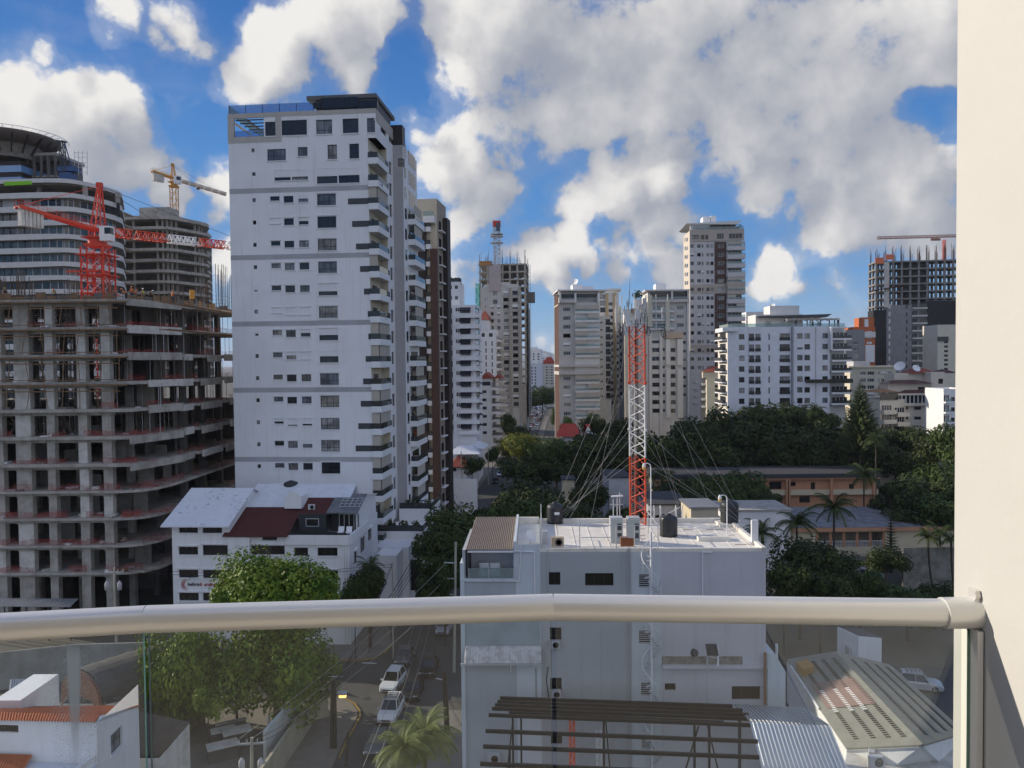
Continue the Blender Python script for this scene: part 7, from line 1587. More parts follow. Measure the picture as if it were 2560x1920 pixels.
for (x0, y0, x1, y1) in ((405, 890, 365, 1250), (1062, 920, 1090, 1250), (1785, 950, 1855, 1250), (1720, 950, 1630, 1250)):
    a = gnd(*C1(x0, y0), zf_ - .1); e = at(*C1(x1, y1), a.y); mb = MB(); mb.bar(a, e, .08, .08, BLACK); mb.build('brace', fr)
for k, (x, c, h) in enumerate(((822, MC['mast_red'], 885), (1012, MC['mast_white'], 985))):
    a = at(*C1(x, h), 47.6); lm_ = thing('lattice_post', 'small %s lattice post standing behind the black roof frame' % ('red and white', 'white and yellow')[k], 'mast section', (a.x, a.y, 0)); mb = MB(); lattice(mb, (a.x, a.y, 4), (a.x, a.y, a.z), .3, c, 28, leg=.05, br=.03); mb.cb((a.x, a.y, 0), .5, .5, 4, CONCD); mb.build('lattice', lm_)
fl = thing('floodlight_pole', 'pole with two floodlights on a crossbar in front of the grey facade', 'floodlight', at(*C1(1782, 800), 48.5)); a, c = at(*C1(1782, 812), 48.5), at(*C1(1782, 380), 48.5)
mb = MB(); mb.cyl((a.x, a.y, 0), c, .06, LGREY, n=8); mb.build('pole', fl); mb = MB(); p, q = at(*C1(1685, 430), 48.2), at(*C1(1850, 470), 48.2); mb.bar(p, q, .05, .05, LGREY); mb.build('crossbar', fl)
mb = MB(); mb.cyl(p, p + V((.1, -.2, .05)), .26, DGREY, .2, n=14); mb.build('floodlight_head', fl); mb = MB(); q = at(*C1(1820, 415), 48.2); mb.box(q + V((-.35, -.1, -.3)), (.7, 0, 0), (0, .2, .1), (-.1, 0, .6), DGREY); mb.build('floodlight_head', fl); mb = MB(); q = at(*C1(1857, 455), 48.2); mb.cb(q - V((0, 0, .6)), .1, .1, 1.2, WHITE); mb.build('bracket', fl)
ROOFM = mat('shiny_corrugated', (.42, .46, .50), .28, metal=.75, var=.12, nsc=.6)
mr_ = thing('corrugated_metal_roof', 'shiny ribbed metal roof with highlights coloured onto its ribs beside the black frame', 'roof', (9, 43, 0))
def ribbed(par, A, B, Cc, Dd, n, m, h=.05, name='roof_sheet', m2=None):
    mb = MB(); A, B, Cc, Dd = map(V, (A, B, Cc, Dd)); nn = (B - A).cross(Dd - A).normalized(); nn = nn if nn.z > 0 else -nn
    for k in range(n):
        f = [(k + t) / n for t in (0, .62, .72, .88, .98, 1.0)]; hh = [0, 0, h, h, 0, 0]
        for i in range(5):
            t0, t1 = f[i], f[i + 1]; mb.face([A.lerp(B, t0) + nn * hh[i], A.lerp(B, t1) + nn * hh[i + 1], Dd.lerp(Cc, t1) + nn * hh[i + 1], Dd.lerp(Cc, t0) + nn * hh[i]], m2 if m2 and 1 <= i <= 3 else m)
    return mb.build(name, par)
RIBW = mat('rib_highlight', (.74, .76, .78), .3, metal=.3)  # bright rib highlights put into a paler rib colour
zr_ = 13.35; rA, rB = gnd(*C2(105, 996), zr_), gnd(*C2(725, 1031), zr_); e0 = at(*C2(215, 1420), 41.2); e1 = at(*C2(885, 1420), 41.2)
ribbed(mr_, e0, e1, rB, rA, 20, ROOFM, m2=RIBW); f0, f1 = at(*C2(-20, 862), 48.6), at(*C2(520, 888), 48.6)
ribbed(mr_, rA + V((0, .01, 0)), rB + V((0, .01, 0)), f1, f0, 20, ROOFM, m2=RIBW)
for k, q in enumerate((e0, e1, f0, f1)):
    mb = MB(); q = q + V((.3 if k % 2 == 0 else -.3, .3 if k < 2 else -.3, -.15)); mb.box((q.x - .08, q.y - .08, 0), (.16, 0, 0), (0, .16, 0), (0, 0, q.z - .02), DGREY); mb.build('post', mr_)
# ---------------------------------------------------------------- low buildings at the lower right
SH1 = mat('olive_shingle', (.30, .28, .22), .9, var=.2, nsc=.8); SH2 = mat('grey_olive_shingle', (.23, .23, .20), .9, var=.2, nsc=.8); MAR = mat('maroon_shingle', (.25, .17, .15), .9, var=.15); DASH = mat('tile_gap', (.035, .03, .03), .9)
lw = thing('shingle_roof_house', 'low house with olive shingle roof, a maroon patch and rows of dark roof slots', 'house', (26, 66, 0))
rg0, rg1 = gnd(*C2(760, 465), 6.2), gnd(*C2(1440, 1185), 6.2); le0, le1 = gnd(*C2(392, 525), 4.2), gnd(*C2(850, 1210), 4.2); re0, re1 = gnd(*C2(1180, 565), 4.2), gnd(*C2(1760, 1090), 4.2)
def slab(name, par, pts, m, th=.12): mb = MB(); mb.prism([V(p) for p in pts], (0, 0, th), m); return mb.build(name, par)
slab('roof_slope', lw, [le0, le1, rg1, rg0], SH2); slab('roof_slope', lw, [rg0, rg1, re1, re0], SH1)
slab('maroon_patch', lw, [q + V((0, 0, .14)) for q in (le0.lerp(le1, .36).lerp(rg0.lerp(rg1, .3), .12), le0.lerp(le1, .63).lerp(rg0.lerp(rg1, .63), .1), le0.lerp(le1, .63).lerp(rg0.lerp(rg1, .62), .88), le0.lerp(le1, .36).lerp(rg0.lerp(rg1, .33), .9))], MAR, .02)
for (a0, a1, b0, b1, dm, z) in ((le0, le1, rg0, rg1, DASH, 0), (rg0, rg1, re0, re1, DASH, 0)):
    for rr in (.18, .42, .62, .82):
        mb = MB(); n = 46
        for k in range(n):
            f = .08 + .86 * k / n; p = a0.lerp(a1, f).lerp(b0.lerp(b1, f), rr); d = (a1 - a0).normalized(); s = (b0 - a0).normalized(); nn = d.cross(s); nn = nn if nn.z > 0 else -nn
            mb.box(p + nn * .0 + V((0, 0, .125)), d * .13, s * .38, nn * .035, WHITE if (dm is DASH and a0 is le0 and .42 < f < .66 and rr < .7) else dm)
        mb.build('slot_row', lw)
mb = MB()
for a, c in ((le0, le1), (re0, re1)): mb.prism([V((a.x, a.y, 0)), V((c.x, c.y, 0)), c - V((0, 0, .05)), a - V((0, 0, .05))], (.2, 0, 0), HW)
mb.prism([V((le0.x, le0.y, 0)), V((re0.x, re0.y, 0)), re0 - V((0, 0, .05)), rg0 - V((0, 0, .05)), le0 - V((0, 0, .05))], (0, -.2, 0), HW); mb.prism([V((le1.x, le1.y, 0)), V((re1.x, re1.y, 0)), re1 - V((0, 0, .05)), rg1 - V((0, 0, .05)), le1 - V((0, 0, .05))], (0, .2, 0), HW); mb.build('wall', lw)
mb = MB(); mb.bar(le0.lerp(le1, .1) + V((-.1, 0, .1)), le0.lerp(le1, .62) + V((-.1, 0, .1)), .12, .2, WHITE); mb.build('white_eave_trim', lw)
mb = MB(); q = le0.lerp(le1, .27); mb.box(q + V((.3, 0, .1)), (1.0, 0, .3), (0, 1.8, 0), (0, 0, .9), mat('orange_brown_box', (.38, .21, .07), .8)); mb.build('orange_vent', lw)
fb_ = thing('flat_roof_annex', 'flat concrete roof annex with a dark sheet standing for a shaded light well below the olive roof', 'building', (25, 53, 0)); pts = [gnd(*C2(x, y), 4.0) for x, y in ((860, 1190), (1300, 1175), (1395, 1200), (1720, 1100), (1800, 1500), (800, 1500))]
mb = MB(); mb.prism([V((p.x, p.y, 0)) for p in pts], (0, 0, 4.0), CONCL); mb.build('block', fb_); mb = MB(); pp = [gnd(*C2(x, y), 4.03) for x, y in ((1390, 1095), (1470, 1068), (1615, 1215), (1410, 1250))]; mb.prism(pp, (0, 0, .02), DASH); mb.build('light_well_shade', fb_)  # flat dark sheet stands in for the shade inside a recess
for (x, y, lab, rz, s) in ((1150, 1285, 'pale air conditioner on the flat annex roof with its fan facing out', 0, 1.35), (1040, 1290, 'narrow pale air conditioner turned sideways on the flat annex roof', 1.2, 1.25), (1075, 1350, 'lowest pale air conditioner on the flat annex roof by the frame edge', .1, 1.3)):
    q = gnd(*C2(x, y), 4.0); ac_unit(q, lab, rz, s)
hut = thing('roof_hut', 'small white cube hut with a dark flat top above the olive roof', 'hut', gnd(*C2(1028, 545), 1)); h0, h1 = at(*C2(938, 512), 79), at(*C2(1118, 550), 78.4); ht = at(*C2(1028, 355), 78.5).z; bk = at(*C2(878, 430), 81)
mb = MB(); wv = V((h1.x - h0.x, h1.y - h0.y, 0)); dv = V((-.9, 3.0, 0)); mb.box((h0.x, h0.y, 0), wv, dv, (0, 0, ht), HW); mb.build('wall', hut); mb = MB(); mb.box((h0.x + .1, h0.y + .12, ht), wv * .95, dv * .93, (0, 0, .03), DGREY); mb.build('roof', hut); mb = MB(); q = V((h0.x, h0.y, ht * .55)) + dv * .3; mb.box(q + V((-.3, 0, 0)), (.28, 0, 0), (0, .9, 0), (0, 0, .9), LGREY); mb.build('unit', hut)
for (x, y, z0, lab) in ((312, 480, 9.0, 'thin white pole beside the low white wing'),):
    q = at(*C2(x, y + 20), 56); mb = MB(); mb.cyl((q.x, q.y, 0), at(*C2(x, 400), 56), .1, WHITE, n=8); mb.build('pole', None, label=lab, cat='pole')
# ================================================================ vegetation
def crown_mesh(name, seed, n, leaf, m, lobes, flat=.75):
    rn = random.Random(seed); mb = MB(); L = []
    for k in range(lobes):
        a = rn.uniform(0, 6.28); r = rn.uniform(.25, .68) if k else 0; L.append((V((math.cos(a) * r, math.sin(a) * r, rn.uniform(-.25, .38))), rn.uniform(.28, .46)))
    for c, r in L:
        for j in range(n // lobes):
            d = V((rn.gauss(0, 1), rn.gauss(0, 1), rn.gauss(0, 1))).normalized(); rr = r * (1 - .45 * rn.random() ** 2.2) * (1 + .25 * noise.noise(d * 2.3 + c * 9)); p = c + d * rr; p.z *= flat
            nv = (d + V((rn.uniform(-.8, .8), rn.uniform(-.8, .8), rn.uniform(-.2, 1.0)))).normalized(); a = nv.orthogonal().normalized(); b = nv.cross(a); t = rn.uniform(0, 6.28); a, b = a * math.cos(t) + b * math.sin(t), b * math.cos(t) - a * math.sin(t); s = leaf * rn.uniform(.6, 1.35)
            mb.face([p - a * s, p + b * s * .55 - nv * s * .1, p + a * s, p - b * s * .55 - nv * s * .1], m)
    ob = mb.build(name); me = ob.data; bpy.data.objects.remove(ob); return me
def trunk_mesh(seed, m=None):
    rn = random.Random(seed); mb = MB(); z = -1.0; p = V((0, 0, -1)); top = V((rn.uniform(-.05, .05), rn.uniform(-.05, .05), -.25)); mb.cyl(p, top, .055, BARK, .035, 8)
    for k in range(6): a = k * 1.05 + rn.uniform(-.3, .3); q = V((math.cos(a) * rn.uniform(.3, .6), math.sin(a) * rn.uniform(.3, .6), rn.uniform(.0, .25))); mid = (top + q) / 2 + V((0, 0, .06)); mb.cyl(top, mid, .03, BARK, .02, 6); mb.cyl(mid, q, .02, BARK, .008, 5)
    ob = mb.build('trunk'); me = ob.data; bpy.data.objects.remove(ob); return me
LM = lambda k: MC['leaf_' + k]
CR = {('dark', 0): crown_mesh('crown', 1, 5200, .05, LM('dark'), 13), ('dark', 1): crown_mesh('crown', 2, 5200, .05, LM('dark'), 10), ('dark', 2): crown_mesh('crown', 3, 5200, .048, LM('dark'), 16),
      ('mid', 0): crown_mesh('crown', 4, 5200, .05, LM('mid'), 13), ('mid', 1): crown_mesh('crown', 5, 5200, .048, LM('mid'), 11), ('yellow', 0): crown_mesh('crown', 6, 5200, .045, LM('yellow'), 13), ('bright', 0): crown_mesh('crown', 7, 4000, .055, LM('bright'), 11)}
TK = [trunk_mesh(k) for k in range(3)]
NT_ = [0]
def tree(px, yt, wpx, Y, kind, label, group=None, h=None, cat='tree', crown=None):
    NT_[0] += 1; rn = random.Random(NT_[0] * 13); top = at(px, yt, Y); R = wpx / FPX * Y / 2; H = top.z
    o = thing('tree', label, cat, (top.x, Y, 0), group); var = [k for k in CR if k[0] == kind]; me = crown or CR[rn.choice(var)]
    ch = max(min(R * 1.5, H * .8), H * .52) / 1.25 if not h else h
    cz = H - ch * .62
    c = bpy.data.objects.new('crown', me); col.objects.link(c); c.parent = o; c.location = (0, 0, cz); c.scale = (R * 1.12, R * 1.12, ch); c.rotation_euler = (0, 0, rn.uniform(0, 6.28))
    t = bpy.data.objects.new('trunk', rn.choice(TK)); col.objects.link(t); t.parent = o; t.location = (0, 0, cz); t.scale = (R * .8, R * .8, cz); t.rotation_euler = (0, 0, rn.uniform(0, 6)); return o
G1 = 'dark trees of the grove behind the mast building'; L1 = 'dark leafy tree in the dense grove between the mast building and the long white block'
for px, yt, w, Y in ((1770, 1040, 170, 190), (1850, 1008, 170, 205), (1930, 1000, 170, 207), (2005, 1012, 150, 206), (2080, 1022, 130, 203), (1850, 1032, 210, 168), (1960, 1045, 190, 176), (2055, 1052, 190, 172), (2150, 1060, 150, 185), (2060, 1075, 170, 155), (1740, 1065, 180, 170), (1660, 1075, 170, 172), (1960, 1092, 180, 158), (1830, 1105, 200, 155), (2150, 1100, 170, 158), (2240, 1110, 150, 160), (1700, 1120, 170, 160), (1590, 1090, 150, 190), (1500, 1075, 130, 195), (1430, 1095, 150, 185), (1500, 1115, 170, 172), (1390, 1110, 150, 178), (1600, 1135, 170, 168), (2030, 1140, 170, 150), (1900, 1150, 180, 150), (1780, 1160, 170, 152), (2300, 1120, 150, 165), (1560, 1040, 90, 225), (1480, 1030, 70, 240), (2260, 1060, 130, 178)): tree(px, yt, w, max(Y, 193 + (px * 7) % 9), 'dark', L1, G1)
G2 = 'trees at the right edge by the balcony wall'; L2 = 'dark green tree by the school roofs at the right edge of the view'
for px, yt, w, Y in ((2340, 1070, 130, 172), (2380, 1050, 110, 165), (2330, 1180, 170, 140), (2230, 1190, 160, 138), (2380, 1230, 150, 128), (2290, 1250, 150, 132), (2370, 1150, 140, 150), (2420, 1100, 130, 160)): tree(px, yt, w, Y, 'mid' if px > 2350 else 'dark', L2, G2)
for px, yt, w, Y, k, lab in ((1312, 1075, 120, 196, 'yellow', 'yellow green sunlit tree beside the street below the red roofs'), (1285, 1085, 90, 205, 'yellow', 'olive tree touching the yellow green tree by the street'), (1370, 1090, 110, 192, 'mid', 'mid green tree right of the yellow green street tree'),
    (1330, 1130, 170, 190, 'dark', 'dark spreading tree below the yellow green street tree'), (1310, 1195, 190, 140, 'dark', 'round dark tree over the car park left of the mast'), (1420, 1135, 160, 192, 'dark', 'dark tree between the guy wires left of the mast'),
    (1420, 1035, 38, 258, 'bright', 'small bright lime tree in front of the beige tower'), (1355, 957, 90, 470, 'mid', 'tall street tree at the far end of the traffic street'), (1398, 965, 70, 500, 'mid', 'tree at the far right side of the traffic street'), (1325, 985, 60, 440, 'dark', 'dark tree left of the far traffic'), (1275, 1030, 50, 260, 'dark', 'dark tree beside the stacked umbrellas'),
    (1395, 1015, 40, 300, 'mid', 'small tree beside the far traffic at the foot of the beige tower'), (1295, 1060, 60, 240, 'dark', 'dark tree in front of the grey tower entrance'),
    (1180, 1135, 62, 190, 'dark', 'dark tree beside the small white marquee roofs'), (1230, 1110, 40, 215, 'mid', 'slim tree next to the street poles beyond the marquee roofs'),
    (1760, 1180, 130, 148, 'mid', 'mid green tree in front of the orange school, left clump'), (1850, 1172, 140, 150, 'mid', 'mid green tree in front of the orange school, right clump'), (1730, 1220, 100, 142, 'dark', 'dark tree at the left foot of the orange school'), (1910, 1225, 90, 146, 'dark', 'dark bush tree before the cream school balcony'),
    (2000, 1335, 170, 93, 'dark', 'big dark tree right of the white roof corner'), (2080, 1375, 140, 98, 'dark', 'dark tree beside the big one right of the white roof'), (1960, 1390, 140, 88, 'dark', 'dark lower tree hugging the right wall of the mast building'), (2150, 1420, 130, 95, 'mid', 'mid green tree above the handrail near the parked car'), (2050, 1430, 150, 86, 'dark', 'dark low tree just above the handrail right of the mast building'), (2270, 1455, 170, 92, 'mid', 'low green trees above the handrail at the right'), (2215, 1365, 110, 112, 'dark', 'dark tree in front of the cracked school wall'), (2360, 1450, 120, 96, 'dark', 'dark low tree next to the balcony wall above the handrail'),
    (1160, 1255, 190, 104, 'mid', 'wide green street tree beside the podium terrace'), (1110, 1300, 150, 98, 'dark', 'dark street tree beside the leaning concrete pole'), (1250, 1235, 180, 112, 'mid', 'green tree behind the brown corrugated roof'), (1340, 1228, 150, 118, 'mid', 'green tree behind the left water tank'), (1110, 1370, 140, 92, 'dark', 'dark low street tree left of the annex terrace'), (1180, 1330, 150, 95, 'dark', 'dark tree behind the corner of the annex'), (1430, 1245, 150, 108, 'dark', 'dark tree behind the equipment cabinets'), (1540, 1255, 170, 104, 'dark', 'dark tree right behind the mast foot'), (1630, 1270, 130, 102, 'dark', 'dark tree behind the ladder hoops'), (1200, 1260, 140, 122, 'dark', 'dark tree deep behind the wide green street tree'),
    (920, 1402, 100, 90, 'dark', 'dark bushy tree at the right corner of the white house'), (885, 1430, 70, 87, 'mid', 'bush in front of the right corner of the white house'), (1085, 1425, 90, 84, 'dark', 'dark shrub under the leaning concrete pole')): tree(px, yt, w, Y, k, lab)
for px, yt, w, Y, k, lab in ((1700, 1192, 140, 152, 'dark', 'dark tree left of the clumps before the orange school'), (1820, 1215, 120, 140, 'mid', 'lower tree between the two clumps before the orange school'), (2290, 1385, 100, 117, 'dark', 'dark tree before the right part of the cream school wing'), (1480, 1200, 110, 150, 'dark', 'dark tree at the edge of the car park left of the mast')): tree(px, yt, w, Y, k, lab)
# big sunlit almond tree
big = crown_mesh('crown', 21, 26000, .030, LM('bright'), 30, .8)
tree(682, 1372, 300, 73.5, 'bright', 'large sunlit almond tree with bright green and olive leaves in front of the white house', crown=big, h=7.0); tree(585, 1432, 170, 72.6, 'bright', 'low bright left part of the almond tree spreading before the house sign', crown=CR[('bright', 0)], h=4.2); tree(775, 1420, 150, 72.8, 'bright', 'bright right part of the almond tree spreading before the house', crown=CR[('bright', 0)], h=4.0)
big2 = crown_mesh('crown', 22, 14000, .036, LM('bright'), 20, 1.0)
tree(455, 1560, 210, 70, 'bright', 'bright green leafy tree behind the left glass panel', crown=big2, h=7.6); tree(690, 1560, 290, 71.5, 'bright', 'dense lower tree hanging over the yard wall behind the glass', crown=big2, h=6.8)
tree(520, 1700, 90, 66, 'bright', 'low bright shrub below the leafy tree behind the left glass panel'); tree(790, 1640, 90, 75, 'mid', 'small tree at the street sign by the crossing')
# Norfolk pine
def norfolk(px, yt, yb, w, Y, label, n=26):
    a, t = at(px, yb, Y), at(px, yt, Y); R = w / FPX * Y / 2; o = thing('conifer', label, 'tree', (a.x, Y, 0)); mb = MB(); mb.cyl((a.x, Y, 0), t, .35, BARK, .05, 8); mb.build('trunk', o); mb = MB(); rn = random.Random(n)
    for k in range(n):
        f = (k + .5) / n; z = a.z + (t.z - a.z) * f; r = R * (1 - f) ** .75 * rn.uniform(.8, 1.1) + .15
        for j in range(11):
            an = j * .571 + k * 1.1 + rn.uniform(-.15, .15); d = V((math.cos(an), math.sin(an), 0)); s = V((-d.y, d.x, 0)); c = V((a.x, Y, z)); L = r * rn.uniform(.75, 1.1)
            for q in range(7): p = c + d * L * (q + 1) / 7 + V((0, 0, .30 * L * ((q + 1) / 7) ** 2 - .12 * L)); w2 = L * .17 * (1.2 - q / 8); mb.face([p - s * w2 - d * L * .1, p + V((0, 0, w2 * .8)), p + s * w2 - d * L * .1, p + d * L * .12], LM('dark'))
    mb.build('crown', o)
norfolk(2150, 950, 1130, 112, 186, 'tall pointed conifer rising above the grove in front of the low cream block', 48); norfolk(2227, 1262, 1420, 44, 122, 'slim young conifer in front of the low school roof', 22)
# palms
def palm_mesh(seed, n, L, m):
    rn = random.Random(seed); mb = MB()
    for k in range(n):
        a = k * 2.4 + rn.uniform(-.2, .2); el = rn.uniform(-.1, 1.25); d = V((math.cos(a), math.sin(a), 0)); p = V((0, 0, 0)); v = d * math.cos(el) + V((0, 0, math.sin(el))); s = V((-d.y, d.x, 0)); l = L * rn.uniform(.8, 1.1)
        for q in range(12):
            p2 = p + v * l / 12; f = q / 11; ww = l * .30 * math.sin(math.pi * min(1, .12 + f * .85)) + .02
            for sg in (-1, 1):
                for e in range(3): st = p.lerp(p2, e / 3); mb.face([st, st + v * l * .016, st + s * sg * ww + v * l * (.075 + .01 * e) - V((0, 0, ww * .5))], m)
            mb.bar(p, p2, .03, .03, m); p = p2; v = (v - V((0, 0, .135 + .05 * f))).normalized()
    ob = mb.build('fronds'); me = ob.data; bpy.data.objects.remove(ob); return me
PM = [palm_mesh(1, 22, 1.0, MC['palm_leaf']), palm_mesh(2, 18, 1.0, MC['palm_leaf']), palm_mesh(3, 38, 1.0, MC['palm_bright'])]
def palm(px, yc, ybase, Y, L, k, label, lean=0, group=None):
    c = at(px, yc, Y); o = thing('palm_tree', label, 'palm', (c.x + lean, Y, 0), group); f = bpy.data.objects.new('fronds', PM[k]); col.objects.link(f); f.parent = o; f.location = (-lean, 0, c.z); f.scale = (L, L, L); f.rotation_euler = (0, 0, px)
    mb = MB(); P0 = V((c.x + lean, Y, 0)); pts = [P0.lerp(c, t) + V((-lean * .25 * math.sin(math.pi * t), 0, 0)) for t in (0, .25, .5, .75, 1)]
    for a, b in zip(pts, pts[1:]): mb.cyl(a, b, .16, BARK, .13, 7)
    mb.build('trunk', o)
palm(2085, 1272, 0, 108, 3.9, 0, 'tall coconut palm in front of the school balcony', 0); palm(1992, 1310, 0, 103, 3.6, 0, 'drooping palm right of the corner water tank'); palm(1905, 1335, 0, 92, 3.0, 1, 'dark palm beside the roof corner antenna'); palm(2160, 1190, 0, 142, 4.2, 0, 'large dark palm at the right end of the orange school'); palm(2320, 1345, 0, 112, 2.6, 1, 'slender leaning palm at the cracked wall, left stem', .8); palm(2350, 1335, 0, 113, 2.6, 1, 'slender palm at the cracked wall, tallest stem', -.3); palm(2378, 1350, 0, 111, 2.6, 1, 'slender palm at the cracked wall, nearest the balcony wall', .5)
for i, (x, y) in enumerate(((1633, 1195), (1655, 1188), (1672, 1192))): palm(x, y, 0, 158, 2.6, 1, 'small palm in the row of three left of the orange school', 0, 'palms left of the orange school')
palm(1068, 1050, 0, 290 if 0 else 205, 2.0, 0, 'palm peeping beside the brown fins') if 0 else None
palm(1795 + 170, 1030, 0, 200, 3.4, 0, 'palm crown in front of the long white block, left one'); palm(2040, 1028, 0, 201, 3.6, 0, 'palm crown in front of the long white block, right one'); palm(2190, 1100, 0, 160, 3, 0, 'feathery palm at the foot of the pointed conifer')
palm(1062, 1838, 0, 57.5, 2.9, 2, 'bright yellow green palm on the pavement at the bottom of the view'); palm(1010, 1872, 0, 55.5, 2.7, 2, 'second bright palm crown overlapping the yellow green one at the bottom')
palm(925, 1420, 0, 91, 2.4, 1, 'dark palm by the corner of the white house')
# ================================================================ vehicles
def carpaint(n, c): return mat('car_paint_' + n, c, .25, metal=.1, var=.02, fine=0, spec=.6)
CPW, CPB, CPS, CPG, CPR = carpaint('white', (.72, .73, .74)), carpaint('black', (.012, .012, .014)), carpaint('silver', (.40, .42, .45)), carpaint('grey', (.10, .11, .12)), carpaint('red', (.30, .03, .03))
TYRE = mat('tyre_rubber', (.02, .02, .02), .9); CGL = mat('car_glass', (.015, .02, .022), .05, spec=.7, var=0, fine=0); LAMP = mat('headlight_glass', (.75, .76, .75), .1, spec=.8, var=0, fine=0)
def loft(mb, secs, m, cap=True):
    rings = []
    for (y, hw, z0, z1, rt) in secs: b = min(.12, (z1 - z0) * .3); rings.append([V((-hw, y, z0)), V((hw, y, z0)), V((hw, y, z1 - b)), V((hw * rt, y, z1)), V((-hw * rt, y, z1)), V((-hw, y, z1 - b))])
    for a, c in zip(rings, rings[1:]):
        for j in range(6): k = (j + 1) % 6; mb.face([a[j], c[j], c[k], a[k]], m)
    if cap: mb.face(rings[0], m); mb.face(rings[-1][::-1], m)
def car(kind, paint, label, pos, rz, group=None, rack=False, parts=True):
    o = thing('car', label, 'car', (0, 0, 0), group); suv = kind == 'suv'; W_ = .92 if suv else .88; zb = .92 if suv else .82; zt = 1.70 if suv else 1.42; L = 2.25
    mb = MB(); loft(mb, [(-L, W_ * .78, .38, .62, .9), (-L + .12, W_ * .9, .28, .74, .9), (-L + .6, W_, .25, zb - .02, .93), (-.75, W_, .25, zb + .05, .93), (1.5, W_, .25, zb + .06, .93), (L - .15, W_ * .93, .28, zb + .02, .9), (L, W_ * .85, .38, zb - .15, .9)], paint)
    y0, y1, y2, y3 = (-.95, -.35, 1.55, 2.05) if suv else (-.95, -.3, .95, 1.65)
    mb.face([V((-W_ * .66, y1, zt)), V((W_ * .66, y1, zt)), V((W_ * .66, y2, zt)), V((-W_ * .66, y2, zt))], paint)
    for s in (-1, 1):
        for (a, b) in ((y0, y1), (y3, y2)): mb.bar((s * W_ * .88, a, zb), (s * W_ * .67, b, zt), .07, .05, paint)
        mb.bar((s * W_ * .67, y1, zt - .02), (s * W_ * .67, y2, zt - .02), .06, .06, paint); mb.bar((s * W_ * .88, .35, zb), (s * W_ * .68, .35, zt), .06, .04, paint)
    mb.build('body', o)
    mb = MB(); a, b, c, d = V((-W_ * .86, y0, zb)), V((W_ * .86, y0, zb)), V((W_ * .64, y1, zt - .015)), V((-W_ * .64, y1, zt - .015)); e, f, g_, h = V((-W_ * .86, y3, zb)), V((W_ * .86, y3, zb)), V((W_ * .64, y2, zt - .015)), V((-W_ * .64, y2, zt - .015))
    mb.face([a, b, c, d], CGL); mb.face([f, e, h, g_], CGL); mb.face([b, f, g_, c], CGL); mb.face([e, a, d, h], CGL); mb.build('windows', o)
    for sx in (-1, 1):
        for y in (-1.4, 1.35):
            mb = MB(); mb.cyl((sx * (W_ - .2), y, .33), (sx * (W_ + .01), y, .33), .33, TYRE, n=14); wh = mb.build('wheel', o)
            if parts: mb = MB(); mb.cyl((sx * (W_ + .005), y, .33), (sx * (W_ + .02), y, .33), .2, STEEL, n=10); mb.build('rim', wh)
        mb = MB(); x = sx * W_ * .62; mb.prism([V((x - .2, -L + .02, .60)), V((x + .2, -L + .10 if sx > 0 else -L + .02, .60)), V((x + .2, -L + .12, .74)), V((x - .2, -L + .1, .74))], (0, .1, 0), LAMP); mb.build('headlight', o)
        mb = MB(); mb.cb((sx * (W_ + .1), -.75, zb), .2, .12, .14, paint); mb.build('mirror', o)
    mb = MB(); mb.box((-.45, -L - .012, .45), (.9, 0, 0), (0, .1, 0), (0, 0, .14), BLACK); mb.build('grille', o)
    if rack:
        mb = MB()
        for s in (-1, 1): mb.bar((s * .55, y1 + .1, zt + .1), (s * .55, y2 - .5, zt + .1), .06, .08, BLACK)
        for k in range(4): y = y1 + .2 + k * .4; mb.bar((-.55, y, zt + .08), (.55, y, zt + .08), .08, .04, DGREY)
        mb.build('roof_rack', o)
    o.location = pos; o.rotation_euler = (0, 0, rz); return o
def cpos(rg, x, y, z=.03): q = gnd(*rg(x, y), z); return V((q.x, q.y, z))
RZ = -.068
car('suv', CPW, 'white hatchback SUV in the crossing ahead of the roof rack car', cpos(A8, 1510, 770), RZ - .08); RC = car('suv', CPW, 'white SUV with a black roof rack waiting at the crossing', cpos(A8, 1490, 1030), RZ - .02, rack=True)
PROTO = {'s': car('sedan', CPB, 'black car beside the two white SUVs with bright headlights', cpos(A8, 1690, 840), RZ + .02)}
dup(PROTO['s'], cpos(A8, 1832, 640), RZ, label='black car following behind in the right hand lane of the dark street'); dup(PROTO['s'], cpos(A8, 1615, 540), RZ, label='dark car in the shade behind the white hatchback SUV', swap={CPB: CPG})
dup(PROTO['s'], cpos(A8, 1375, 1320), RZ, label='dark car at the bottom beside the yellow kerb', swap={CPB: CPG}); dup(PROTO['s'], cpos(A8, 1965, 275), RZ, label='silver car partly under the handrail at the top of the dark street', swap={CPB: CPS})
dup(RC, cpos(C2, 1400, 740, .03), 1.25, label='pale SUV parked beyond the olive shingle roof at the lower right', swap={CPW: CPS, BLACK: CPS})
dup(PROTO['s'], cpos(B7, 1645, 845, .03), 1.2, label='silver car parked under the trees in front of the school', swap={CPB: CPS}); q = cpos(C3, 700, 650, .03); dup(RC, q, .2, label='white van parked in the car park left of the mast', swap={BLACK: CPW})
SZ = Rg(1120, 1080, 160 / 1475)
for x, y, sw, lab in ((1205, 1010, CPW, 'white car on the side street below the marquee roofs'), (1095, 1180, CPB, 'dark car nearest on the side street below the marquee roofs'), (1290, 860, CPG, 'dark grey car parked beyond the white one on the side street'), (1275, 760, CPB, 'farthest dark car parked on the side street')): dup(PROTO['s'], cpos(SZ, x, y), RZ, label=lab, swap={CPB: sw})
dup(PROTO['s'], cpos(SZ, 430, 1260), 1.4, label='white car parked across by the white yard wall', swap={CPB: CPW}); dup(PROTO['s'], cpos(SZ, 400, 1360), 1.1, label='white car parked in front of the other one by the yard wall', swap={CPB: CPW})
rn = random.Random(12); GC = 'cars queueing on the far street'
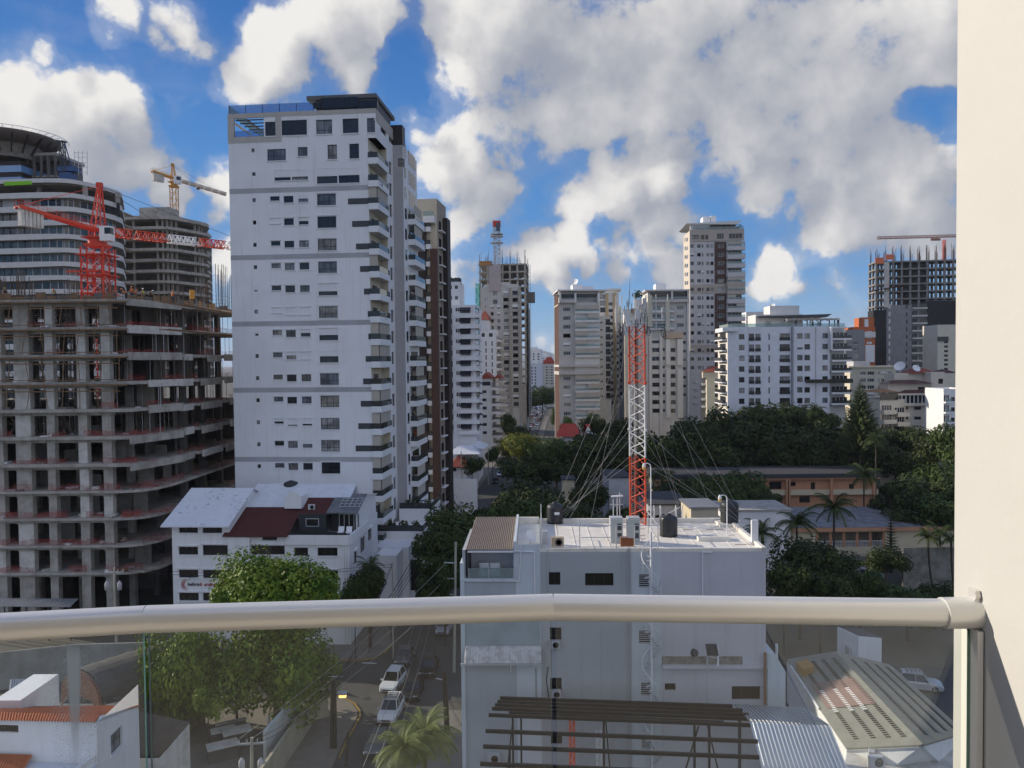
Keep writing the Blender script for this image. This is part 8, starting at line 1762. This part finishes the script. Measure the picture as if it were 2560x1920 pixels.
for k in range(46):
    Y = 385 + (k // 3) * 13 + rn.uniform(-2, 2); ln = (k % 3 - 1) * 3.1 + rn.uniform(-.3, .3); c = street(Y, ln + .5); c.z = .03; sw = rn.choice([CPW, CPW, CPS, CPS, CPB, CPG, CPR, CPW])
    dup(PROTO['s'], c, RZ + (math.pi if ln > 2 else 0), label='car in the dense traffic queue filling the far street between the towers', group=GC, swap={CPB: sw})
# ================================================================ school and other low buildings among the trees
SCH = mat('school_orange', (.52, .27, .16), .85, streak=.12); SCM = mat('school_cream', (.60, .53, .38), .85, streak=.12); SRF = mat('dark_school_roof', (.055, .055, .06), .9)
o = thing('orange_school', 'long two storey orange school with dark flat roof among the trees', 'building', (50, 178, 0)); b = Bl(176, B7(330, 0)[0], B7(1700, 0)[0], 12, 0); F = b.F; uu = lambda x: F.uz(*B7(x, 300))[0]; zz = lambda y: F.uz(*B7(1100, y))[1]
hh = [F.rect(x0, y0, x1, y1, B7) for x0, y0, x1, y1 in ((1040, 256, 1115, 302), (1145, 258, 1203, 282), (1295, 260, 1322, 304), (1225, 345, 1290, 385), (500, 245, 525, 285), (1530, 270, 1560, 305))]
mb = MB(); F.wall(mb, 0, b.W, 0, zz(232), hh, SCH); b.L.wall(mb, 0, 12, 0, zz(232), (), SCM); b.R.wall(mb, 0, 12, 0, zz(232), (), SCM); mb.build('wall', o)
mb = MB(); F.box(mb, -.6, b.W + .6, zz(230), zz(205), -12, 1.2, SRF); F.box(mb, -.6, b.W + .6, zz(240), zz(230) - .003, .01, 1.0, SCH); mb.build('roof', o); mb = MB(); F.box(mb, 0, b.W, zz(335), zz(305), .01, 1.0, SCM); mb.build('gallery', o)
for w in hh: F.window(w, o, 2, 0, gm=DPANE)
for x in (985, 1130, 1140, 1400, 1660, 540): mb = MB(); F.box(mb, uu(x), uu(x) + .6, 0, zz(240), 1.01, 1.5, SCH); mb.build('pillar', o)
o = thing('cream_school', 'low cream school wing with an open orange pillared balcony and grey flat roof', 'building', (45, 132, 0)); b = Bl(127, B7(1035, 0)[0], B7(2230, 0)[0], 14, .0); F = b.F; uu = lambda x: F.uz(*B7(x, 600))[0]; zz = lambda y: F.uz(*B7(1550, y))[1]
hole = [F.rect(1335, 568, 1742, 655, B7)]; mb = MB(); F.wall(mb, 0, b.W, 0, zz(545), hole, SCM, 2.0); b.L.wall(mb, 0, 14, 0, zz(545), (), SCM); mb.build('wall', o); hu = hole[0]
mb = MB(); F.box(mb, -.5, b.W + .5, zz(556), zz(532), -14, .8, MC['school_orange']); mb.face([F.p(-.5, zz(531), .8), F.p(b.W + .5, zz(531), .8), F.p(b.W + .5, zz(531) + .6, -14), F.p(-.5, zz(531) + .6, -14)], mat('grey_school_roof', (.21, .21, .22), .9, var=.6, nsc=.6)); mb.build('roof', o)
mb = MB(); F.box(mb, hu[0], hu[2], hu[1], hu[3], -2.05, -1.95, mat('shaded_classroom', (.25, .22, .17), .9)); mb.build('classroom_wall', o)  # recess shade put into the classroom wall colour
for k in range(6): x = hu[0] + (hu[2] - hu[0]) * k / 5; mb = MB(); F.box(mb, x - .2, x + .2, hu[1], hu[3], -.2, .05, SCH); mb.build('pillar', o)
mb = MB(); F.box(mb, hu[0], hu[2], hu[1] + .95, hu[1] + 1.03, -.05, .03, WHITE)
for k in range(44): x = hu[0] + (hu[2] - hu[0]) * k / 43; F.box(mb, x - .03, x + .03, hu[1], hu[1] + .95, -.02, .02, WHITE)
mb.build('balustrade', o); mb = MB(); F.box(mb, uu(1470), uu(1625), zz(725), zz(700), .01, 1.6, STEEL); F.box(mb, uu(1480), uu(1620), 0, zz(726), .01, .05, DPANE); mb.build('porch', o); tank(F.p(uu(2022), zz(530) + .6, -7), 1.3, 2.2, 'black water tank on the grey school roof at the right')
for x, c, lab in ((1605, MC['cloth_pink_shirt'], 'person in a red shirt leaning on the school balcony'), (1720, DARKC, 'person in dark clothes on the school balcony near the conifer')): p = F.p(uu(x), hu[1] + .02, -.6); person((p.x, p.y, p.z), .3, lab, c, JEANS, None)
g = Bl(112, B7(1870, 0)[0], B7(2300, 0)[0], 1, .02); mb = MB(); mb.box(g.F.p(0, 0), g.F.t3 * g.W, -g.F.n3 * .4, (0, 0, g.F.uz(*B7(2000, 662))[1]), mat('cracked_wall', (.26, .25, .22), .95, var=.6, nsc=.8, streak=.3)); mb.build('cracked_wall', None, label='cracked cream boundary wall behind the leaning palms', cat='wall')
def plain(name, lab, rg, x0, x1, yt, Y, D, m, rm, over=.3, phi=0, win=()):
    b = Bl(Y, rg(x0, 0)[0], rg(x1, 0)[0], D, phi); o = thing(name, lab, 'building', (b.c.x, b.c.y, 0)); z = b.z(*rg((x0 + x1) / 2, yt)); b.o = o; b.zt = z; hs = [b.F.rect(*w, rg) for w in win]
    mb = MB(); b.F.wall(mb, 0, b.W, 0, z, hs, m); b.L.wall(mb, 0, D, 0, z, (), m); b.R.wall(mb, 0, D, 0, z, (), m); b.K.wall(mb, 0, b.W, 0, z, (), m); mb.build('wall', o); [b.F.window(h, o, 2, 0, gm=DPANE) for h in hs]
    mb = MB(); mb.box(b.F.p(-over, z + .003, over), b.F.t3 * (b.W + 2 * over), -b.F.n3 * (D + 2 * over), (0, 0, .25), rm); mb.build('roof', o); return b
plain('store_room', 'small beige store room with a metal lid roof behind the ladder hoops', B7, 556, 724, 420, 118, 7, SCM, STEEL); plain('low_grey_shed', 'low grey flat roofed shed left of the beige store room', B7, 300, 540, 400, 126, 12, GREYP, SRF)
plain('white_walled_roof', 'low building with a white parapet and brown flat roof behind the lamp post', B7, 745, 1170, 436, 124, 8, WHITE, BR if 0 else MC['raw_concrete']); plain('yard_store', 'low dark sheet roof beside the car park left of the mast', C3, 1000, 1190, 480, 150, 10, GREYP, SRF); plain('beige_kiosk', 'little beige kiosk at the back of the car park', C3, 590, 690, 500, 168, 5, SCM, SRF)
b = plain('red_tile_villa', 'villa with a red tile roof and white hip roofs behind the brown fins', SZ, 60, 400, 820, 200, 9, WHITE, RTILE, win=((80, 730 + 100, 190, 905),)); hip(b.o, b.F, -1, b.W + 1, b.zt + .26, b.zt + 3.2, 1, -8, 3, RTILE)
b = plain('white_roof_house', 'house with bright white hip roofs like a marquee beside the dark awning block', SZ, 180, 640, 520, 204, 8, WHITE, ROOFW); hip(b.o, b.F, -2, b.W + 1, b.zt + .26, b.F.uz(*SZ(430, 330))[1], 1.5, -8, b.W * .45, ROOFW); q = Bl(210, *[SZ(x, 0)[0] for x in (440, 850)], 9); hip(b.o, q.F, 0, q.W, b.zt + 1.0, q.F.uz(*SZ(600, 240))[1], 1, -9, q.W * .42, ROOFW)
g = Bl(172, SZ(100, 0)[0], SZ(640, 0)[0], .4); mb = MB(); mb.box(g.F.p(0, 0), g.F.t3 * g.W, -g.F.n3 * .3, (0, 0, g.F.uz(*SZ(400, 1085))[1]), WHITE); mb.build('yard_wall', None, label='white yard wall with scribbles beside the side street', cat='wall')
# ================================================================ lower left: tile roofed house, sheds, yard
o = thing('tile_roof_house', 'white house with an orange clay tile roof at the lower left', 'house', (-30, 51, 0)); CLAY = mat('clay_tile', (.40, .095, .03), .85, var=.25, nsc=1.5)
def tiles(par, A, B, Cc, Dd, n, m=CLAY, r=.085):                # rows of half round tiles from the ridge A-B to the eave D-C
    mb = MB(); A, B, Cc, Dd = map(V, (A, B, Cc, Dd)); nn = (B - A).cross(Dd - A).normalized(); nn = nn if nn.z > 0 else -nn
    for k in range(n):
        for i in range(4):
            t0, t1 = (k + i / 4) / n, (k + (i + 1) / 4) / n; h = [0, .75, 1, .75, 0]
            mb.face([A.lerp(B, t0) + nn * r * h[i], A.lerp(B, t1) + nn * r * h[i + 1], Dd.lerp(Cc, t1) + nn * r * h[i + 1], Dd.lerp(Cc, t0) + nn * r * h[i]], m)
    return mb.build('tile_roof', par)
zr = 11.6; ra, rb = gnd(*A4(-250, 1162), zr), gnd(*A4(890, 1190), zr); ea, eb = at(*A4(-250, 1236), ra.y - 1.1), at(*A4(842, 1258), rb.y - 1.1); ba, bb = at(*A4(-250, 1120), ra.y + 5), at(*A4(1255, 1106), rb.y + 5)
tiles(o, ra, rb, eb, ea, 44); tiles(o, ra, rb, bb, ba, 44)
sd = Fac((eb.x, eb.y + .25), (bb.x - .15, bb.y)); fw = Fac((ea.x, ea.y + .25), (eb.x, eb.y + .25)); w1 = sd.rect(985, 1300, 1095, 1520, A4); w1 = (w1[0], sd.uz(*A4(1040, 1505))[1], w1[2], sd.uz(*A4(1040, 1320))[1])
mb = MB(); sd.wall(mb, 0, sd.L, 0, eb.z - .12, [w1], HW); mb.face([sd.p(0, eb.z - .12), sd.p(sd.L, eb.z - .12), sd.p(sd.L, bb.z - .05), V((rb.x, rb.y, rb.z - .02)), sd.p(0, eb.z - .05)], HW); hw = fw.rect(-60, 1272, 165, 1345, A4); fw.wall(mb, 0, fw.L, 0, eb.z - .05, [hw], HW); mb.build('wall', o)
sd.window(w1, o, 2, .5, fm=DGREY, sub=True, sill=HW); fw.window(hw, o, 3, 0, gm=DPANE, sub=True)
t0, t1 = gnd(*A4(640, 1470), 9.0), gnd(*A4(830, 1380), 9.0); mb = MB(); p0 = fw.p(0, 0, 0); mb.prism([V((fw.p(0, 0).x, fw.p(0, 0).y, 0)), V((fw.p(fw.L, 0).x, fw.p(fw.L, 0).y - .02, 0)), V((eb.x - 1.2, eb.y - 6, 0)), V((ea.x, ea.y - 6, 0))], (0, 0, 8.9), mat('terrace_bluish', (.58, .62, .72), .8, var=.1)); mb.build('flat_roof_wing', o)
for (pa, pb) in (((eb.x - .12, eb.y + .2), (eb.x - 1.2, eb.y - 6)),): P = Fac(pb, pa); mb = MB(); P.box(mb, 0, P.L, 8.9, 9.45, -.22, .0, HW); mb.build('parapet', o)
mb = MB(); q0 = gnd(*A4(-300, 1490), 9.0); mb.box((q0.x, q0.y - .3, 8.91), (eb.x - q0.x - 1.1, 0, 0), (0, .3, 0), (0, 0, .35), HW); mb.build('parapet', o)
p2 = thing('small_tile_roof', 'small orange tile roof in the bottom left corner', 'roof', gnd(*A4(100, 1600), 8)); a, c = gnd(*A4(-200, 1530), 9.4), gnd(*A4(290, 1545), 9.4); tiles(p2, a, c, at(*A4(180, 1720), c.y - 1.2), at(*A4(-250, 1700), a.y - 1.2), 20); mb = MB(); mb.box((a.x, a.y - .9, 0), (c.x - a.x - .5, 0, 0), (0, .8, 0), (0, 0, 9.0), HW); mb.build('wall', p2)
wp = thing('white_parapet_block', 'white flat parapet block behind the orange tile roof', 'building', gnd(*A4(60, 1000), 0)); a, c = gnd(*A4(-200, 1150), 11.0), gnd(*A4(262, 1000), 11.0); mb = MB(); mb.box((a.x, c.y - 1, 0), (c.x - a.x, 0, 0), (0, 4.5, 0), (0, 0, 11.0), HW); mb.build('block', wp)
SHD = mat('dark_corrugated', (.10, .095, .09), .7, metal=.2, var=.3); GRS = mat('grey_corrugated', (.45, .47, .5), .4, metal=.5, var=.2)
def shed(lab, pts, z0, z1, n, m):
    o = thing('shed_roof', lab, 'shed', gnd(*A4(*pts[0]), 0)); q = [gnd(*A4(*p), z) for p, z in zip(pts, (z1, z1, z0, z0))]; ribbed(o, q[0], q[1], q[2], q[3], n, m, .09); mb = MB()
    for s, t in ((0, 1), (1, 2), (2, 3), (3, 0)): a, c = q[s], q[t]; mb.face([V((a.x, a.y, 0)), V((c.x, c.y, 0)), c - V((0, 0, .08)), a - V((0, 0, .08))], CONCL)
    mb.build('wall', o)
shed('dark corrugated shed roof right of the orange tiled house', ((1225, 1160), (1690, 1250), (1420, 1560), (1190, 1560)), 6.2, 6.6, 22, SHD); shed('grey metal shed roof behind the white parapet block', ((90, 870), (430, 865), (330, 1010), (80, 990)), 6.0, 6.5, 16, GRS); shed('dark low shed roof beside the arched shed', ((620, 960), (1080, 1060), (960, 1080), (560, 1075)), 5.4, 5.6, 16, SHD)
sh = thing('construction_shelter', 'ribbed grey metal shelter roof at the foot of the concrete shell', 'shelter', (-60, 95, 0)); q = [at(*A3(x, y), Y) for x, y, Y in ((-100, 1412, 97.5), (700, 1416, 97.5), (625, 1492, 95), (-160, 1485, 95))]; ribbed(sh, q[0], q[1], q[2], q[3], 34, GRS, .08)
for k in range(5): p = q[3].lerp(q[2], k / 4.02); mb = MB(); mb.cb((p.x, p.y + .1, 0), .12, .12, p.z - .06, DGREY); mb.build('post', sh)
ar = thing('arched_shed', 'dark barrel vaulted shed with a reddish brick front arch', 'shed', gnd(*A4(800, 1040), 0)); c0, c1 = gnd(*A4(580, 960), 5.5), gnd(*A4(920, 1075), 5.5); ax = V((5.5, 7.5, 0)); W_ = c1 - c0; N = 14
arc = [c0 + W_ * (.5 - .5 * math.cos(math.pi * k / N)) + V((0, 0, 2.3 * math.sin(math.pi * k / N))) for k in range(N + 1)]; mb = MB()
for k in range(6):
    for a, c in zip(arc, arc[1:]): s0, s1 = ax * k / 6, ax * (k + 1) / 6; e = V((0, 0, .12)); mb.face([a + s0, c + s0, c + s1 + e, a + s1 + e], SHD, True)
mb.build('vault', ar); mb = MB(); mb.prism([V((c0.x, c0.y, 0)), V((c1.x, c1.y, 0))] + [p - V((.05, .05, .1)) for p in arc[::-1]], (-.15, -.2, 0), mat('brick_arch', (.16, .07, .045), .9)); mb.build('front', ar); mb = MB(); mb.prism([V((c1.x, c1.y, 0)), V((c1.x, c1.y, 0)) + ax, c1 + ax, c1], (.1, 0, 0), CONCD); mb.build('side_wall', ar)
def wallrun(lab, pts, h, m, t=.2, name='boundary_wall'):
    mb = MB()
    for a, c in zip(pts, pts[1:]): d = (c - a); n_ = V((-d.y, d.x, 0)).normalized() * t; mb.box((a.x, a.y, 0), (d.x, d.y, 0), n_, (0, 0, h), m)
    return mb.build(name, None, label=lab, cat='wall')
GW = mat('grey_yard_wall', (.30, .31, .30), .9, var=.4, nsc=.5, streak=.4); g2 = lambda x, y, z=0: V((*gnd(*A4(x, y), z).xy, 0)); g8 = lambda x, y, z=0: V((*gnd(*A8(x, y), z).xy, 0))
wallrun('long weathered grey wall along the cross street behind the sheds', [g2(-100, 640, 4), g2(650, 560, 4), g2(1280, 540, 4)], 4.0, GW); wallrun('grey boundary wall between the sheds and the trees', [g2(980, 1055, 3.5), g2(1290, 1065, 3.5)], 3.5, GW)
wallrun('pale blue grey tall wall along the yard beside the street', [g8(365, 1420, 3.6) if 0 else g8(372, 1170, 3.8), g8(672, 830, 3.8)], 3.8, mat('pale_yard_wall', (.50, .54, .54), .85, var=.15), .25); wallrun('cream street wall with stains below the billboard', [g8(300, 1560, 2.6), g8(820, 830, 2.6)], 2.6, mat('cream_street_wall', (.40, .37, .28), .9, var=.3, streak=.3), .25); wallrun('short cream wall end by the crossing under the billboard', [g8(820, 840, 2.6), g8(925, 815, 2.6)], 2.6, MC['cream_street_wall'], .25)
for k, (x, y, s, z) in enumerate(((1990, 1310, (2.6, 1.1), 1.5), (2110, 1315, (3.0, 1.5), 1.7), (1985, 1445, (3.2, 1.4), 1.4), (2060, 1240, (3.4, .5), 1.2), (1890, 1060, (4, 1.6), .4))):
    c = gnd(*A4(x, y), z); mb = MB(); mb.cb((c.x, c.y, 0), s[0] * .75, s[1] * .7, z - .1, CONCD, .5); mb.cb((c.x, c.y, z - .098), s[0] * .8, s[1], .1, CONCL, .5)
    mb.build('concrete_slab_block', None, label=('pale slab on a block nearest the yard tree', 'pale slab with a round hole in the yard', 'lowest pale slab block in the yard', 'long low slab under the yard tree', 'broad ground slab behind the leaning white pole')[k], cat='concrete block')
NAVY = mat('sign_navy', (.018, .022, .045), .5, var=0, fine=0); SGW = mat('sign_white', (.6, .64, .66), .5, var=0, fine=0); bs = thing('billboard', 'dark blue street billboard reading 20 over a white lower panel', 'billboard', g8(860, 840)); p0, p1 = at(*A8(800, 765), 80.5), at(*A8(903, 750), 79.2); F = Fac((p0.x, p0.y), (p1.x, p1.y)); zA, zB, zC = at(*A8(855, 845), 79.8).z, at(*A8(855, 770), 79.8).z, at(*A8(855, 672), 79.8).z
mb = MB(); F.box(mb, 0, F.L, zB, zC, -.1, 0, NAVY); mb.build('upper_panel', bs); mb = MB(); F.box(mb, .0, F.L, zA, zB - .003, -.1, 0, SGW); mb.build('lower_panel', bs); mb = MB(); F.box(mb, -.08, F.L + .08, zA - .1, zA - .003, -.12, .04, BLACK); F.box(mb, F.L + .003, F.L + .1, zA, zC + .1, -.12, .04, BLACK); mb.build('frame', bs)
_, wd = text('20', (zC - zB) * .55, SGW, F, F.L * .1, zB + (zC - zB) * .28, .01, bs, bold=.015); text('TH', (zC - zB) * .22, SGW, F, F.L * .1 + wd + .05, zB + (zC - zB) * .5, .01, bs, bold=.01); mb = MB(); F.box(mb, F.L * .15, F.L * .5, zA + .25, zA + .5, .001, .01, MC['sign_red']); F.box(mb, F.L * .1, F.L * .8, zC - .35, zC - .2, .001, .01, GREYP); mb.build('small_print', bs); mb = MB(); [F.box(mb, x, x + .1, 0, zA - .1, -.1, -.02, DGREY) for x in (.2, F.L - .3)]; mb.build('legs', bs)
# ================================================================ poles and wires
WOODP = mat('pole_wood', (.055, .048, .036), .95, var=.3, nsc=2); CPOLE = mat('pole_concrete', (.40, .39, .33), .9, var=.3)
def pole(lab, base, top, r=.16, m=WOODP, arms=0, name='utility_pole'):
    o = thing(name, lab, 'utility pole', base); mb = MB(); mb.cyl(base, top, r, m, r * .75, 9); mb.build('post', o); d = V((1, .1, 0))
    if arms: mb = MB(); mb.bar(V(top) - d * 1.1 - V((0, 0, .5)), V(top) + d * 1.1 - V((0, 0, .5)), .12, .14, LGREY); [mb.cyl(V(top) + d * s - V((0, 0, .42)), V(top) + d * s - V((0, 0, .12)), .06, LGREY, .03, 6) for s in (-1, -.4, .4, 1)]; mb.build('crossarm', o)
    if arms > 1:
        for s in (-.75, .75): mb = MB(); mb.lathe(V(top) + V((s, -.3, -2.6)), [(.05, 0), (.24, .05), (.25, .8), (.18, .95), (.05, 1.15)], GREYP, 10); mb.build('transformer', o)
    return o
B = lambda rg, x, y, z=.14: V((*gnd(*rg(x, y), z).xy, z)); up = lambda b, rg, x, y: at(*rg(x, y), b.y)
b1 = B(A8, 960, 1320); b2 = B(A8, 992, 1320); t1 = up(b1, A8, 965, 722); t2 = up(b2, A8, 988, 715); pole('dark wooden pole of the twin pair at the crossing, left of the two', b1, t1, .17); pole('dark wooden pole of the twin pair at the crossing, right of the two', b2, t2, .17)
b3 = B(A8, 1990, 1195); t3 = up(b3, A8, 1965, 640); pole('thick dark pole on the right pavement beside the pale facade', b3, t3, .27); b4 = B(A8, 245, 1700); t4 = up(b4, A8, 250, 1225); p4 = pole('pale pole with transformers and insulators at the bottom of the yard', b4, t4, .15, CPOLE, 2)
b5 = V((*at(*A3(1035, 1480), 91).xy, 0)); t5 = up(b5, A3, 1018, 1140); pole('pole with three transformers in front of the concrete shell', b5, t5, .16, CPOLE, 2); b6 = V((*at(*A7(2132, 1130), 84).xy, 0)); t6 = up(b6, A7, 2152, 742); o6 = pole('leaning pale concrete pole with three insulators left of the annex', b6, t6, .17, CPOLE)
mb = MB()
for y in (895, 1010, 1125): c = up(b6, A7, 2146 - (y - 742) * .03, y); mb.cyl(c, c + V((-1.1, -.1, .08)), .09, mat('insulator_green', (.35, .42, .38), .5), .07, 8)
mb.build('insulators', o6); b7 = V((*at(*A7(1690, 1135), 88).xy, 0)); t7 = up(b7, A7, 1690, 892); pole('slim pale pole at the corner of the white house', b7, t7, .12, CPOLE); b8 = B(SZ, 935, 1225, .02); t8 = up(b8, SZ, 925, 360); pole('pale pole standing on the left side of the side street', b8, t8, .2, CPOLE); b9 = B(SZ, 1275, 640, .02); t9 = up(b9, SZ, 1262, 140); pole('dark pole far along the side street', b9, t9, .2, WOODP, 1)
pole('tall thin mast pole left of the side street yard', B(SZ, 335, 1500, .02), up(B(SZ, 335, 1500, .02), SZ, 300, 440), .15, CPOLE); bb_ = B(A8, 1090, 1480); pole('dark bollard like pole by the kerb at the bottom', bb_, up(bb_, A8, 1105, 1180), .13); cw = B(A8, 400, 1180); pole('short white pipe post in the yard beside the pale wall', cw, up(cw, A8, 402, 1035), .14, WHITE, name='pipe_post')
sl = thing('street_lamp', 'street lamp with an orange glowing lens on the twin poles', 'street lamp', b2); hd = at(*A8(1075, 835), b2.y + 1); mb = MB(); mb.tube([V((b2.x, b2.y, hd.z + .2)), hd + V((-.3, 0, .15))], .05, DGREY); mb.build('arm', sl); mb = MB(); mb.cb(hd + V((-.35, -.25, .05)), 1.2, .5, .22, LGREY); mb.build('head', sl); LM_ = bpy.data.materials.new('lamp_glow'); LM_.use_nodes = True; LM_.node_tree.nodes['Principled BSDF'].inputs['Emission Color'].default_value = (1, .5, .08, 1); LM_.node_tree.nodes['Principled BSDF'].inputs['Emission Strength'].default_value = 2.5; mb = MB(); mb.cb(hd + V((-.1, -.3, -.17)), .6, .4, .21, LM_); mb.build('lens', sl)
WIRE = mat('wire_black', (.02, .02, .02), .7); WIRL = mat('wire_grey', (.30, .30, .28), .6)
def wire(lab, a, c, sag=.5, r=.022, m=WIRE):
    a, c = V(a), V(c); mb = MB(); n = 10; mb.tube([a.lerp(c, k / n) - V((0, 0, 4 * sag * (k / n) * (1 - k / n))) for k in range(n + 1)], r, m, 4); mb.build('cable', None, label=lab, cat='cable', group='overhead street cables')
ff = street(150, -4.5) + V((0, 0, 9)); WL = 'thin overhead cable running along the street to the poles at the crossing'
for k in range(4): wire(WL, t2 - V((0, 0, .2 + .35 * k)), ff + V((k * .5, 0, -.3 * k)), .8, .03 if k else .05)
for k in range(3): wire('pale overhead cable crossing the lower street towards the balcony', t4 + V((-1 + k, 0, -.1)), up(b6, A7, 2146, 895 + 115 * k) - V((1, 0, 0)), .7, .02, WIRL); wire('pale overhead cable slanting over the white SUVs', at(*A8(1240 + 110 * k, 1490), 52), at(*A8(1700 + 70 * k, 210), 100), .6, .02, WIRL)
for k in range(2): wire('overhead cable over the yard from the transformer pole to the twin poles', t4 + V((.8 * k, 0, -.3)), t1 - V((0, 0, .4 + .4 * k)), .5, .022); wire('overhead cable from the twin poles over the crossing to the far corner', t2 - V((0, 0, .4 + .4 * k)), t7 - V((0, 0, .3 * k)), .6, .025); wire('overhead cable from the concrete shell pole along the cross street', t5 + V((.5, 0, -.4 * k)), t7 - V((0, 0, .2 + .3 * k)), .8, .025)
# ================================================================ thin air
hz = bpy.data.materials.new('thin_haze'); hz.use_nodes = True; T = NT(hz.node_tree)
for nd in list(T.t.nodes): T.t.nodes.remove(nd)
pv = T.n('ShaderNodeVolumePrincipled'); pv.inputs['Color'].default_value = (.82, .88, 1, 1); pv.inputs['Density'].default_value = .00007; pv.inputs['Anisotropy'].default_value = .0
oo = T.n('ShaderNodeOutputMaterial'); T.l(pv.outputs[0], oo.inputs['Volume'])
mb = MB(); mb.box((-9500, -3400, -30), (19000, 0, 0), (0, 17800, 0), (0, 0, 290), hz); mb.build('haze', None, kind='stuff')
